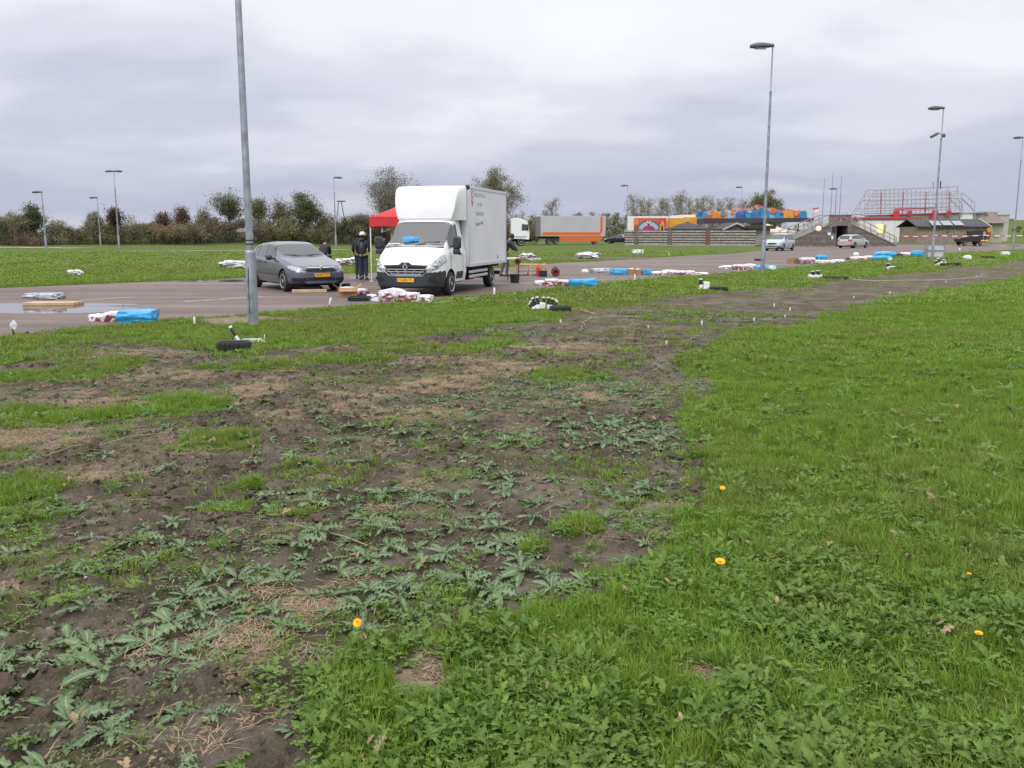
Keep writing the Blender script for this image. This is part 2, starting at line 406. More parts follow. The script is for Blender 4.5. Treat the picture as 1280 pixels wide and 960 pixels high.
def nd(nt, t, **k):
    n = nt.nodes.new(t)
    for a, b in k.items(): setattr(n, a, b)
    return n
def noise(nt, vec, scale, detail=4, rough=.55, dist=0):
    n = nd(nt, 'ShaderNodeTexNoise'); n.inputs['Scale'].default_value = scale; n.inputs['Detail'].default_value = detail; n.inputs['Roughness'].default_value = rough; n.inputs['Distortion'].default_value = dist
    nt.links.new(vec, n.inputs['Vector']); return n.outputs[0]
def rampn(nt, fac, stops):
    r = nd(nt, 'ShaderNodeValToRGB'); e = r.color_ramp.elements
    e[0].position, e[0].color = stops[0][0], (*stops[0][1], 1); e[1].position, e[1].color = stops[-1][0], (*stops[-1][1], 1)
    for p, c in stops[1:-1]:
        q = e.new(p); q.color = (*c, 1)
    nt.links.new(fac, r.inputs[0]); return r.outputs[0]
def mixc(nt, fac, a, b, mode='MIX'):
    m = nd(nt, 'ShaderNodeMix', data_type='RGBA', blend_type=mode)
    for s, v in (('Factor', fac), ('A', a), ('B', b)):
        sk = [q for q in m.inputs if q.name == s and q.type == ('VALUE' if s == 'Factor' else 'RGBA')][0]
        if isinstance(v, (int, float)): sk.default_value = v
        elif isinstance(v, tuple): sk.default_value = (*v, 1)
        else: nt.links.new(v, sk)
    return [q for q in m.outputs if q.type == 'RGBA'][0]
def mathn(nt, op, a, b=0., c=None, clamp=False):
    m = nd(nt, 'ShaderNodeMath', operation=op, use_clamp=clamp)
    for i, v in enumerate((a, b) if c is None else (a, b, c)):
        if isinstance(v, (int, float)): m.inputs[i].default_value = v
        else: nt.links.new(v, m.inputs[i])
    return m.outputs[0]
def maprange(nt, v, a, b, c=0., d=1.):
    m = nd(nt, 'ShaderNodeMapRange'); nt.links.new(v, m.inputs[0])
    for i, q in enumerate((a, b, c, d)): m.inputs[i + 1].default_value = q
    return m.outputs[0]
def ground_mat():
    m = bpy.data.materials.new('ground_soil_and_grass'); m.use_nodes = True; nt = m.node_tree; b = nt.nodes['Principled BSDF']
    pos = nd(nt, 'ShaderNodeNewGeometry').outputs['Position']
    at = nd(nt, 'ShaderNodeAttribute', attribute_name='mask'); sp = nd(nt, 'ShaderNodeSeparateColor'); nt.links.new(at.outputs['Color'], sp.inputs[0])
    g, st, pale = sp.outputs[0], sp.outputs[1], sp.outputs[2]
    soil = rampn(nt, noise(nt, pos, 2.2, 6, .62), [(.28, (.080, .063, .050)), (.5, (.148, .119, .096)), (.72, (.235, .195, .162))])
    fine = noise(nt, pos, 60, 4, .7)
    soil = mixc(nt, .6, soil, rampn(nt, noise(nt, pos, .55, 5, .7), [(.3, (.22, .21, .2)), (.5, (.5, .5, .5)), (.7, (.78, .78, .76))]), 'OVERLAY')
    soil = mixc(nt, .55, soil, rampn(nt, fine, [(.25, (.10, .10, .10)), (.5, (.5, .5, .5)), (.8, (.95, .93, .9))]), 'OVERLAY')
    soil = mixc(nt, mathn(nt, 'MULTIPLY', pale, maprange(nt, noise(nt, pos, 5, 4), .35, .6)), soil, (.285, .24, .20))
    # green film of moss and seedlings over some of the soil
    film = maprange(nt, noise(nt, pos, 3.1, 6, .7, .4), .47, .64, 0, .6)
    soil = mixc(nt, film, soil, (.105, .118, .045))
    # flecks: straw bits and little stones
    vo = nd(nt, 'ShaderNodeTexVoronoi'); vo.inputs['Scale'].default_value = 85; nt.links.new(pos, vo.inputs['Vector'])
    fl = mathn(nt, 'MULTIPLY', maprange(nt, vo.outputs['Distance'], .22, .12), maprange(nt, noise(nt, pos, 31, 2), .56, .6))
    soil = mixc(nt, mathn(nt, 'MULTIPLY', fl, .6), soil, (.30, .25, .19))
    soil = mixc(nt, mathn(nt, 'MULTIPLY', st, maprange(nt, noise(nt, pos, 18, 5, .7), .34, .58)), soil, (.40, .31, .225))
    big = noise(nt, pos, .09, 5, .6); mid = noise(nt, pos, .8, 5, .65)
    gr = rampn(nt, mid, [(.25, (.062, .100, .018)), (.5, (.088, .132, .026)), (.75, (.120, .160, .040))])
    gr = mixc(nt, maprange(nt, big, .35, .7, 0, .5), gr, (.125, .140, .048))
    gr = mixc(nt, .5, gr, rampn(nt, noise(nt, pos, 14, 5, .75), [(.2, (.12, .12, .12)), (.5, (.5, .5, .5)), (.8, (.9, .9, .9))]), 'OVERLAY')
    gm = maprange(nt, mathn(nt, 'ADD', g, mathn(nt, 'MULTIPLY', mathn(nt, 'SUBTRACT', noise(nt, pos, 9, 4, .7), .5), .9)), .35, .62)
    nt.links.new(mixc(nt, gm, soil, gr), b.inputs['Base Color'])
    b.inputs['Roughness'].default_value = .95; b.inputs['Specular IOR Level'].default_value = .15
    h = mathn(nt, 'ADD', mathn(nt, 'MULTIPLY', noise(nt, pos, 22, 6, .7), 1.0), mathn(nt, 'MULTIPLY', fine, .35))
    bp = nd(nt, 'ShaderNodeBump'); bp.inputs['Strength'].default_value = 1.0; bp.inputs['Distance'].default_value = .06
    nt.links.new(h, bp.inputs['Height']); nt.links.new(bp.outputs[0], b.inputs['Normal'])
    return m
ground()

# ------------------------------------------------------------------ asphalt road, puddles, worn paint, path
def sheet(name, poly, z, m):
    bm = bmesh.new(); vs = [bm.verts.new((p[0], p[1], z)) for p in poly]; f = bm.faces.new(vs)
    bmesh.ops.triangulate(bm, faces=[f]); bmesh.ops.recalc_face_normals(bm, faces=bm.faces)
    me = bpy.data.meshes.new(name); bm.to_mesh(me); bm.free()
    if me.polygons and me.polygons[0].normal.z < 0: me.flip_normals()
    me.materials.append(m); return obj(name, me)
def road_mat():
    m = bpy.data.materials.new('asphalt'); m.use_nodes = True; nt = m.node_tree; b = nt.nodes['Principled BSDF']
    pos = nd(nt, 'ShaderNodeNewGeometry').outputs['Position']
    mp = nd(nt, 'ShaderNodeMapping'); nt.links.new(pos, mp.inputs[0])
    mp.inputs['Rotation'].default_value = (0, 0, -math.atan2(ROAD_NEAR[12][1] - ROAD_NEAR[4][1], ROAD_NEAR[12][0] - ROAD_NEAR[4][0]))
    mp.inputs['Scale'].default_value = (.05, 1.0, 1)                     # streaks run along the road
    st = noise(nt, mp.outputs[0], .9, 5, .62, .3)
    base = rampn(nt, st, [(.3, (.100, .071, .061)), (.5, (.138, .101, .088)), (.62, (.165, .125, .111)), (.72, (.225, .188, .175))])
    base = mixc(nt, .35, base, rampn(nt, noise(nt, pos, .55, 6, .65), [(.25, (.2, .2, .2)), (.5, (.5, .5, .5)), (.75, (.75, .75, .75))]), 'OVERLAY')
    base = mixc(nt, .35, base, rampn(nt, noise(nt, pos, 45, 3, .8), [(.25, (.2, .2, .2)), (.5, (.5, .5, .5)), (.75, (.85, .85, .85))]), 'OVERLAY')
    # tarred seams
    vo = nd(nt, 'ShaderNodeTexVoronoi', feature='DISTANCE_TO_EDGE'); vo.inputs['Scale'].default_value = .16
    wv = mixc(nt, .12, pos, noise(nt, pos, .8, 4))
    nt.links.new(wv, vo.inputs['Vector'])
    seam = maprange(nt, vo.outputs['Distance'], .006, .0015, 0, .55)
    base = mixc(nt, seam, base, (.05, .045, .045))
    nt.links.new(base, b.inputs['Base Color'])
    wet = maprange(nt, noise(nt, mp.outputs[0], .55, 4, .6), .52, .66)
    nt.links.new(mathn(nt, 'SUBTRACT', .78, mathn(nt, 'MULTIPLY', wet, .28)), b.inputs['Roughness'])
    bp = nd(nt, 'ShaderNodeBump'); bp.inputs['Strength'].default_value = .35; bp.inputs['Distance'].default_value = .006
    nt.links.new(noise(nt, pos, 90, 3, .7), bp.inputs['Height']); nt.links.new(bp.outputs[0], b.inputs['Normal'])
    return m
kind(sheet('road', ROAD, 0.0, road_mat()), 'structure', 'wide pinkish grey worn asphalt road', 'road')
def wobble(pl, n=64, amp=.06, seed=0):
    """pixel ellipse -> irregular ground outline"""
    (cx, cy, rx, ry) = pl; out = []
    for k in range(n):
        a = 2 * math.pi * k / n
        r = 1 + amp * 6 * (float(fbm(np.array([2.2 * math.cos(a) + seed]), np.array([2.2 * math.sin(a)]), 70, 4)[0]) - .5)
        out.append(G(cx + rx * r * math.cos(a), cy - ry * r * math.sin(a)))
    return out
def puddle_mat():
    m = bpy.data.materials.new('shallow_water'); m.use_nodes = True; nt = m.node_tree; b = nt.nodes['Principled BSDF']
    b.inputs['Base Color'].default_value = (.10, .088, .085, 1); b.inputs['Roughness'].default_value = .04; b.inputs['IOR'].default_value = 1.33
    pos = nd(nt, 'ShaderNodeNewGeometry').outputs['Position']
    bp = nd(nt, 'ShaderNodeBump'); bp.inputs['Strength'].default_value = .06; bp.inputs['Distance'].default_value = .01
    nt.links.new(noise(nt, pos, 5, 2), bp.inputs['Height']); nt.links.new(bp.outputs[0], b.inputs['Normal'])
    return m
PUD = puddle_mat()
for i, (pl, lb) in enumerate([((40, 386.0, 125, 6.5), 'long pale puddle on the road in front of the planks'), ((268, 351.0, 46, 1.5), 'thin puddle along the grass edge behind the lamp post'),
                              ((452, 347.5, 16, 1.4), 'small puddle on the road by the tent leg'), ((120, 381, 55, 1.6), 'narrow puddle on the road between planks and blue bag'),
                              ((1235, 307.2, 45, .7), 'far puddle on the road at the right edge')]):
    kind(sheet('puddle', wobble(pl, seed=i * 7), .004 + .0005 * i, PUD), 'structure', lb, 'puddle')
PAINT = mat('worn_white_paint', (.27, .245, .24), .8, var=.3, scale=3)
for (a, b_), w in ((((842, 325.0), (868, 324.6)), .18), (((852, 331.4), (874, 330.6)), .18), (((100, 375.5), (172, 371)), .12), (((230, 377), (330, 371)), .14), (((1012, 315.6), (1040, 314.4)), .2)):
    p, q = Vector(G(*a)), Vector(G(*b_)); t = (q - p).normalized(); n = Vector((-t.y, t.x)) * w
    kind(sheet('road_marking', [p - n, q - n, q + n, p + n], .0035, PAINT), 'structure')
PATHM = mat('path_gravel', (.34, .31, .26), .9, var=.25, scale=.6)
def ribbon(name, pts, w, m, dz=.03):
    b = MB(); n = len(pts); vs = []
    for i, p in enumerate(pts):
        a = Vector(pts[max(i - 1, 0)]); c = Vector(pts[min(i + 1, n - 1)]); t = (c - a).normalized(); nn = Vector((-t.y, t.x)) * w * (1 + .35 * math.sin(i * 2.3))
        for q in (Vector(p) + nn, Vector(p) - nn): vs.append((q.x, q.y, hg(q.x, q.y) + dz))
    b.add(vs, [(2 * i, 2 * i + 1, 2 * i + 3, 2 * i + 2) for i in range(n - 1)])
    return b.build(name, m, fixn=False)
def interp(a, b, n): return [(a[0] + (b[0] - a[0]) * i / n, a[1] + (b[1] - a[1]) * i / n) for i in range(n + 1)]
kind(ribbon('path', interp(G(150, 314.5), G(640, 310.5), 24), .8, PATHM), 'structure')
kind(ribbon('path', interp(G(-120, 316.5), G(112, 315.2), 12), .6, PATHM), 'structure')
kind(ribbon('path', interp(G(-80, 308.6), G(104, 310.4), 12), 1.4, PATHM), 'structure')

# ================================================================== vegetation prototypes (kept in collections of their own, only ever instanced)
def leaf_arrays(L, W, seg=7, arch=.5, wave=.0, tooth=.0, fold=.25, curl=0., tip=1.0, seed=0, shape=.8):
    """one leaf along +x from the origin: verts, faces, rib weights"""
    rr = random.Random(seed); vs = []; fs = []; rib = []
    for i in range(seg + 1):
        t = i / seg
        w = W * (math.sin(math.pi * min(.999, t ** shape * .985 + .012)) ** .75)
        w = max(w, W * .10 * (1 - t))
        x = L * (t - .12 * arch * t * t); z = L * arch * (t * .75 - t * t * .85) + curl * L * t ** 3
        s = 1 if i % 2 else -1
        wl = w * (1 + tooth * s * rr.uniform(.5, 1)); wr = w * (1 + tooth * s * rr.uniform(.5, 1))
        zz = wave * W * s
        vs += [(x, wl, z + fold * w + zz * rr.uniform(.4, 1)), (x, 0, z), (x, -wr, z + fold * w - zz * rr.uniform(.4, 1))]
        rib += [0, 1, 0]
        if i:
            k = (i - 1) * 3
            fs += [(k, k + 1, k + 4, k + 3), (k + 1, k + 2, k + 5, k + 4)]
    return vs, fs, rib
class VB:
    """vegetation mesh with a per-vertex rib weight and tone"""
    def __init__(s): s.v = []; s.f = []; s.rib = []; s.tone = []
    def add(s, vs, fs, rib, tone, M=None):
        k = len(s.v)
        s.v += [tuple(M @ Vector(p)) if M else tuple(p) for p in vs]; s.f += [tuple(i + k for i in f) for f in fs]; s.rib += list(rib); s.tone += [tone] * len(vs)
    def mesh(s, name, m):
        me = bpy.data.meshes.new(name); me.from_pydata(s.v, [], s.f); me.update()
        a = me.attributes.new('rib', 'FLOAT', 'POINT'); a.data.foreach_set('value', s.rib)
        a = me.attributes.new('tone', 'FLOAT', 'POINT'); a.data.foreach_set('value', s.tone)
        me.shade_smooth(); me.materials.append(m); return me
def leaf_mat(name, dark, light, rib=None, dry=(.25, .2, .09), tl=.3, rough=.55):
    m = bpy.data.materials.new(name); m.use_nodes = True; nt = m.node_tree; b = nt.nodes['Principled BSDF']; out = nt.nodes['Material Output']
    t = nd(nt, 'ShaderNodeAttribute', attribute_name='tone').outputs['Fac']
    rnd = nd(nt, 'ShaderNodeObjectInfo').outputs['Random']
    f = mathn(nt, 'ADD', mathn(nt, 'MULTIPLY', t, .65), mathn(nt, 'MULTIPLY', rnd, .35))
    col = mixc(nt, f, dark, light)
    tint = nd(nt, 'ShaderNodeAttribute', attribute_name='tint'); tint.attribute_type = 'INSTANCER'
    col = mixc(nt, mathn(nt, 'MULTIPLY', tint.outputs['Fac'], .8), col, dry)
    if rib:
        r = nd(nt, 'ShaderNodeAttribute', attribute_name='rib').outputs['Fac']
        col = mixc(nt, maprange(nt, r, .78, .95, 0, .75), col, rib)
    nt.links.new(col, b.inputs['Base Color']); b.inputs['Roughness'].default_value = rough; b.inputs['Specular IOR Level'].default_value = .3
    tr = nd(nt, 'ShaderNodeBsdfTranslucent'); nt.links.new(mixc(nt, .25, col, (.35, .45, .05), 'MIX'), tr.inputs[0])
    ms = nd(nt, 'ShaderNodeMixShader'); ms.inputs[0].default_value = tl
    nt.links.new(b.outputs[0], ms.inputs[1]); nt.links.new(tr.outputs[0], ms.inputs[2]); nt.links.new(ms.outputs[0], out.inputs[0])
    return m
M_GRASS = leaf_mat('grass_blade', (.092, .184, .016), (.245, .375, .048), None, (.205, .195, .070), .3)
M_BROAD = leaf_mat('lawn_leaf', (.052, .126, .014), (.180, .288, .047), (.17, .24, .075), (.22, .21, .06), .25)
M_WEED = leaf_mat('weed_leaf', (.080, .134, .064), (.185, .258, .132), (.33, .39, .25), (.20, .19, .09), .18, .6)
M_SEED = leaf_mat('seedling_leaf', (.075, .120, .030), (.150, .205, .070), None, (.16, .15, .06), .2)
M_DEAD = leaf_mat('dead_leaf', (.15, .09, .05), (.36, .27, .16), (.40, .32, .2), (.3, .2, .1), .1, .8)
M_YEL = leaf_mat('yellow_green_leaf', (.125, .175, .025), (.235, .275, .055), None, (.26, .22, .07), .3)
M_STRAW = leaf_mat('straw', (.24, .165, .105), (.46, .36, .25), None, (.3, .2, .12), .1, .8)
M_CLOD = mat('soil_clod', (.125, .096, .074), .95, var=.35, scale=30, bump=.6, bscale=60, spec=.15)
M_STONE = mat('pebble', (.34, .32, .30), .8, var=.3, scale=20)
def rotm(rz, ry=0, rx=0, s=1, loc=(0, 0, 0)):
    return Matrix.Translation(loc) @ Euler((rx, ry, rz), 'XYZ').to_matrix().to_4x4() @ Matrix.Diagonal((s, s, s, 1))
def protos(name, meshes):
    col = bpy.data.collections.new(name)
    for me in meshes:
        o = bpy.data.objects.new(me.name, me); col.objects.link(o)
    return col
def tuft(n, h, w, spread, m, name, lean=.6):
    b = VB()
    for _ in range(n):
        a = random.uniform(0, 6.28); r = spread * math.sqrt(random.random())
        hh = h * random.uniform(.45, 1.15); ln = hh * random.uniform(.1, lean) * (1 + .6 * random.random()); d = a + random.gauss(0, 1.0)
        bx, by = r * math.cos(a), r * math.sin(a); px, py = -math.sin(d) * w / 2, math.cos(d) * w / 2; dx, dy = math.cos(d), math.sin(d)
        if random.random() < .5: px, py = px * .6 + dx * w * .3, py * .6 + dy * w * .3
        k1 = .45; vs = [(bx - px, by - py, -.01), (bx + px, by + py, -.01),
              (bx + dx * ln * .28 - px * .85, by + dy * ln * .28 - py * .85, hh * .55), (bx + dx * ln * .28 + px * .85, by + dy * ln * .28 + py * .85, hh * .55),
              (bx + dx * ln, by + dy * ln, hh * (1 - .25 * ln / hh))]
        b.add(vs, [(0, 1, 3, 2), (2, 3, 4)], [0] * 5, random.random())
    return b.mesh(name, m)
TUFT_N = protos('grass_tufts_near', [tuft(34, .075, .0042, .055, M_GRASS, 'grass_tuft') for _ in range(7)] + [tuft(26, .05, .004, .05, M_GRASS, 'grass_tuft', 1.1) for _ in range(4)])
TUFT_M = protos('grass_tufts_mid', [tuft(30, .075, .008, .09, M_GRASS, 'grass_tuft') for _ in range(6)])
TUFT_F = protos('grass_tufts_far', [tuft(26, .075, .022, .26, M_GRASS, 'grass_tuft', .9) for _ in range(6)])
TUFT_Y = protos('yellow_tufts', [tuft(40, .05, .005, .05, M_YEL, 'yellow_tuft', .9) for _ in range(4)])
def broad(n, L, spread, m, name):
    b = VB()
    for k in range(n):
        a = random.uniform(0, 6.28); r = spread * math.sqrt(random.random()); l = L * random.uniform(.5, 1.25)
        vs, fs, rib = leaf_arrays(l, l * (random.uniform(.13, .22) if L > .05 else random.uniform(.24, .38)), 7 if L > .05 else 4, random.uniform(.2, .8), .2, random.choice((.25, .4, .5)) if L > .05 else 0., .2, seed=random.random())
        M = rotm(random.uniform(0, 6.28), -random.uniform(-.1, .9), random.uniform(-.3, .3), 1, (r * math.cos(a), r * math.sin(a), random.uniform(.004, .035)))
        b.add(vs, fs, rib, random.random(), M)
    return b.mesh(name, m)
BROAD = protos('lawn_leaves', [broad(14, .026, .055, M_BROAD, 'leaf_clump') for _ in range(3)] + [broad(12, .068, .05, M_BROAD, 'leaf_clump') for _ in range(6)])
def clover(n, m, name, s=.011):
    b = VB()
    for k in range(n):
        a = random.uniform(0, 6.28); r = .055 * math.sqrt(random.random()); z = random.uniform(.008, .04); a0 = random.uniform(0, 6.28)
        for j in range(3):
            vs, fs, rib = leaf_arrays(s * random.uniform(.8, 1.3), s * .55, 3, .2, 0, 0, .1, shape=1.3)
            b.add(vs, fs, rib, random.random(), rotm(a0 + j * 2.09, -random.uniform(-.15, .3), 0, 1, (r * math.cos(a), r * math.sin(a), z)))
    return b.mesh(name, m)
CLOVER = protos('clover', [clover(16, M_BROAD, 'clover_clump') for _ in range(4)])
SEED = protos('seedlings', [clover(5, M_SEED, 'seedling', .007) for _ in range(3)] + [broad(4, .015, .03, M_SEED, 'seedling') for _ in range(4)])
def straw(n, name):
    b = VB()
    for k in range(n):
        a = random.uniform(0, 6.28); r = .11 * math.sqrt(random.random()); l = random.uniform(.03, .11); d = random.gauss(.4, .9); w = .0016
        x, y, z = r * math.cos(a), r * math.sin(a), random.uniform(.001, .022); dx, dy = math.cos(d), math.sin(d); tz = random.gauss(0, .008)
        vs = [(x - dy * w, y + dx * w, z), (x + dy * w, y - dx * w, z), (x + dx * l / 2 + dy * w, y + dy * l / 2 - dx * w, z + .006), (x + dx * l / 2 - dy * w, y + dy * l / 2 + dx * w, z + .006), (x + dx * l, y + dy * l, max(.001, z + tz))]
        b.add(vs, [(0, 1, 2, 3), (3, 2, 4)], [0] * 5, random.random())
    return b.mesh(name, M_STRAW)
STRAW = protos('straw_wisps', [straw(70, 'straw_wisp') for _ in range(5)])
STRAY = protos('stray_straws', [straw(3, 'stray_straw') for _ in range(4)])
def lump(name, m, sub=2, amp=.3):
    bm = bmesh.new(); bmesh.ops.create_icosphere(bm, subdivisions=sub, radius=1.0); s = random.uniform(0, 100)
    for v in bm.verts:
        n = float(fbm(np.array([v.co.x * 1.7 + s]), np.array([v.co.y * 1.7 + v.co.z * 2.3]), 80, 3)[0])
        v.co *= 1 + amp * 2 * (n - .5); v.co.z *= .65
    me = bpy.data.meshes.new(name); bm.to_mesh(me); bm.free(); me.materials.append(m); return me
CLOD = protos('clods', [lump('clod', M_CLOD, 2, .9) for _ in range(6)])
PEB = protos('pebbles', [lump('pebble', M_STONE, 1, .2) for _ in range(3)])
WEEDLEAF = []
for k in range(6):
    vs, fs, rib = leaf_arrays(1.0, .095 + .025 * (k % 3), 11, .22 + .12 * (k % 3), .45, .42, .20, curl=-.05 + .06 * (k % 2), seed=k, shape=1.1)
    b = VB(); b.add(vs, fs, rib, .25 + .1 * k); WEEDLEAF.append(b.mesh('leaf', M_WEED))
def rosette_layout(n, rad, rr):
    out = []; a = rr.uniform(0, 6.28)
    for k in range(n):
        a += 2.4 + rr.gauss(0, .25); inner = k / n
        out.append((a, rr.uniform(-.12, .12) + .5 * inner * rr.uniform(.3, 1.1), rad * rr.uniform(.6, 1.15) * (1 - .5 * inner), rr.randrange(len(WEEDLEAF)), rr.gauss(0, .25)))
    return out
def rosette_mesh(n, rad, seed, name='rosette', m=None, seg=8):
    rr = random.Random(seed); b = VB()
    for a, tilt, l, k, roll in rosette_layout(n, rad, rr):
        vs, fs, rib = leaf_arrays(l, l * (.10 + .025 * (k % 3)), seg, .22 + .12 * (k % 3), .45, .42, .20, seed=seed * 31 + k, shape=1.1)
        b.add(vs, fs, rib, rr.random(), rotm(a, -tilt, roll, 1, (.006 * math.cos(a), .006 * math.sin(a), .006)))
    return b.mesh(name, m or M_WEED)
ROS = [rosette_mesh(9 + k % 6, 1.0, k + 1, 'weed_rosette') for k in range(8)]
ROSC = protos('rosettes', ROS)
ROSG = protos('green_rosettes', [rosette_mesh(10 + k % 4, 1.0, k + 50, 'green_rosette', M_BROAD) for k in range(5)])

# ---- instancing: one stuff object per kind of ground cover
def scatter(name, pts, rot, scl, idx, tint, col, label, cat):
    n = len(pts)
    me = bpy.data.meshes.new(name); me.vertices.add(n); me.vertices.foreach_set('co', np.asarray(pts, np.float32).ravel())
    for an, ty, f, d in (('rot', 'FLOAT_VECTOR', 'vector', rot), ('scl', 'FLOAT_VECTOR', 'vector', scl), ('idx', 'INT', 'value', idx), ('tint', 'FLOAT', 'value', tint)):
        a = me.attributes.new(an, ty, 'POINT'); a.data.foreach_set(f, np.asarray(d, np.int32 if ty == 'INT' else np.float32).ravel())
    o = obj(name, me); kind(o, 'stuff', label, cat)
    ng = bpy.data.node_groups.new(name, 'GeometryNodeTree')
    ng.interface.new_socket('Geometry', in_out='INPUT', socket_type='NodeSocketGeometry'); ng.interface.new_socket('Geometry', in_out='OUTPUT', socket_type='NodeSocketGeometry')
    gi = ng.nodes.new('NodeGroupInput'); go = ng.nodes.new('NodeGroupOutput'); ip = ng.nodes.new('GeometryNodeInstanceOnPoints'); ci = ng.nodes.new('GeometryNodeCollectionInfo')
    ci.inputs['Collection'].default_value = col; ci.inputs['Separate Children'].default_value = True; ci.inputs['Reset Children'].default_value = True
    def na(nm, ty):
        q = ng.nodes.new('GeometryNodeInputNamedAttribute'); q.data_type = ty; q.inputs['Name'].default_value = nm; return q.outputs['Attribute']
    er = ng.nodes.new('FunctionNodeEulerToRotation'); ng.links.new(na('rot', 'FLOAT_VECTOR'), er.inputs[0])
    ng.links.new(gi.outputs[0], ip.inputs['Points']); ng.links.new(ci.outputs[0], ip.inputs['Instance']); ip.inputs['Pick Instance'].default_value = True
    ng.links.new(na('idx', 'INT'), ip.inputs['Instance Index']); ng.links.new(er.outputs[0], ip.inputs['Rotation']); ng.links.new(na('scl', 'FLOAT_VECTOR'), ip.inputs['Scale'])
    ng.links.new(ip.outputs[0], go.inputs[0])
    md = o.modifiers.new('scatter', 'NODES'); md.node_group = ng
    return o
def sample(y0, y1, per_m2, side=.62, pad=1.3):
    """uniform random ground points in the wedge the camera could see, a little wider on both sides"""
    wmax = side * y1 + pad; n = int((y1 - y0) * 2 * wmax * per_m2)
    y = RNG.uniform(y0, y1, n); x = RNG.uniform(-wmax, wmax, n)
    k = np.abs(x) < side * y + pad
    return x[k], y[k]
class Cover:
    def __init__(s): s.p = []; s.r = []; s.s = []; s.i = []; s.t = []
    def put(s, x, y, z, sxy, sz, nv, tint, tilt=.12):
        n = len(x)
        if not n: return
        s.p.append(np.stack([x, y, z], 1)); s.r.append(np.stack([RNG.normal(0, tilt, n), RNG.normal(0, tilt, n), RNG.uniform(0, 6.28, n)], 1))
        s.s.append(np.stack([sxy, sxy, sz], 1)); s.i.append(RNG.integers(0, nv, n)); s.t.append(tint)
    def done(s, name, col, label, cat):
        scatter(name, np.concatenate(s.p), np.concatenate(s.r), np.concatenate(s.s), np.concatenate(s.i), np.concatenate(s.t), col, label, cat)
def dryness(x, y): return np.clip(1.6 * (fbm(x * .5, y * .5, 90) - .5) + 1.0 * (fbm(x * 3, y * 3, 91) - .5) + .05 + .34 * sstep(9, 20, y) * (1 - sstep(.05, .4, x / y)), 0, .75)

near, mid, far, yel, brd, clv, sdl, stw, sty, cld, peb, ros, rsg = [Cover() for _ in range(13)]
for y0, y1, dn in ((1.7, 4, 620), (4, 7, 430), (7, 12, 230)):
    x, y = sample(y0, y1, dn); g, st, pale, wd, lawn, rd = zones(x, y)
    broadness = sstep(.40, .60, fbm(x * 1.5, y * 1.5, 92)) * (1 - .85 * sstep(3.0, 5.0, y))
    k = (RNG.random(len(x)) < g ** 1.5 * (1 - .55 * broadness)) & (g > .12)
    xx, yy = x[k], y[k]; tall = .55 + .9 * fbm(xx * 2.2, yy * 2.2, 93); tall *= np.where(g[k] < .6, .7, 1)
    near.put(xx, yy, hgt(xx, yy, g[k], rd[k]), RNG.uniform(.8, 1.3, len(xx)), tall * RNG.uniform(.75, 1.2, len(xx)), 11, dryness(xx, yy))
for y0, y1, dn in ((12, 22, 95),):
    x, y = sample(y0, y1, dn); g, st, pale, wd, lawn, rd = zones(x, y); k = (RNG.random(len(x)) < g ** 1.4) & (g > .15)
    xx, yy = x[k], y[k]; mid.put(xx, yy, hgt(xx, yy, g[k], rd[k]), RNG.uniform(.9, 1.6, len(xx)), (.45 + .8 * fbm(xx * 1.5, yy * 1.5, 94)), 6, dryness(xx, yy))
for y0, y1, dn in ((22, 45, 26), (45, 80, 5)):
    x, y = sample(y0, y1, dn, .64, 2); g, st, pale, wd, lawn, rd = zones(x, y); k = (RNG.random(len(x)) < g ** 1.4) & (g > .3) & (rd < -.1)
    xx, yy = x[k], y[k]; far.put(xx, yy, hgt(xx, yy, g[k], rd[k]), RNG.uniform(.9, 1.6, len(xx)) * (1 if y0 < 45 else 1.8), (.35 + .7 * fbm(xx * .7, yy * .7, 95)), 6, dryness(xx, yy))
x, y = sample(1.7, 6.5, 700); g, st, pale, wd, lawn, rd = zones(x, y)
br = sstep(.38, .58, fbm(x * 1.5, y * 1.5, 92))
k = (RNG.random(len(x)) < np.clip(g, 0, 1) ** 2.2 * (.10 + .75 * br) * (1 - .85 * sstep(3.0, 5.0, y))) & (g > .15)
xx, yy = x[k], y[k]; brd.put(xx, yy, hgt(xx, yy, g[k], rd[k]), RNG.uniform(.6, 1.25, len(xx)), RNG.uniform(.6, 1.25, len(xx)), 9, dryness(xx, yy) * .6, .2)
x, y = sample(1.7, 5.5, 160); g, st, pale, wd, lawn, rd = zones(x, y); cn = sstep(.5, .62, fbm(x * 2.4 + 9, y * 2.4, 96))
k = (RNG.random(len(x)) < (lawn * cn + .2 * (g > .15))) 
xx, yy = x[k], y[k]; clv.put(xx, yy, hgt(xx, yy, g[k], rd[k]), RNG.uniform(.9, 1.5, len(xx)), RNG.uniform(.8, 1.6, len(xx)), 4, dryness(xx, yy) * .4)
x, y = sample(6.5, 14, 60); g, st, pale, wd, lawn, rd = zones(x, y)
k = (RNG.random(len(x)) < g * (lawn + .6) * .16) & (g > .3)
xx, yy = x[k], y[k]; brd.put(xx, yy, hgt(xx, yy, g[k], rd[k]), RNG.uniform(1.0, 1.7, len(xx)), RNG.uniform(.6, 1.1, len(xx)), 9, dryness(xx, yy) * .6, .2)
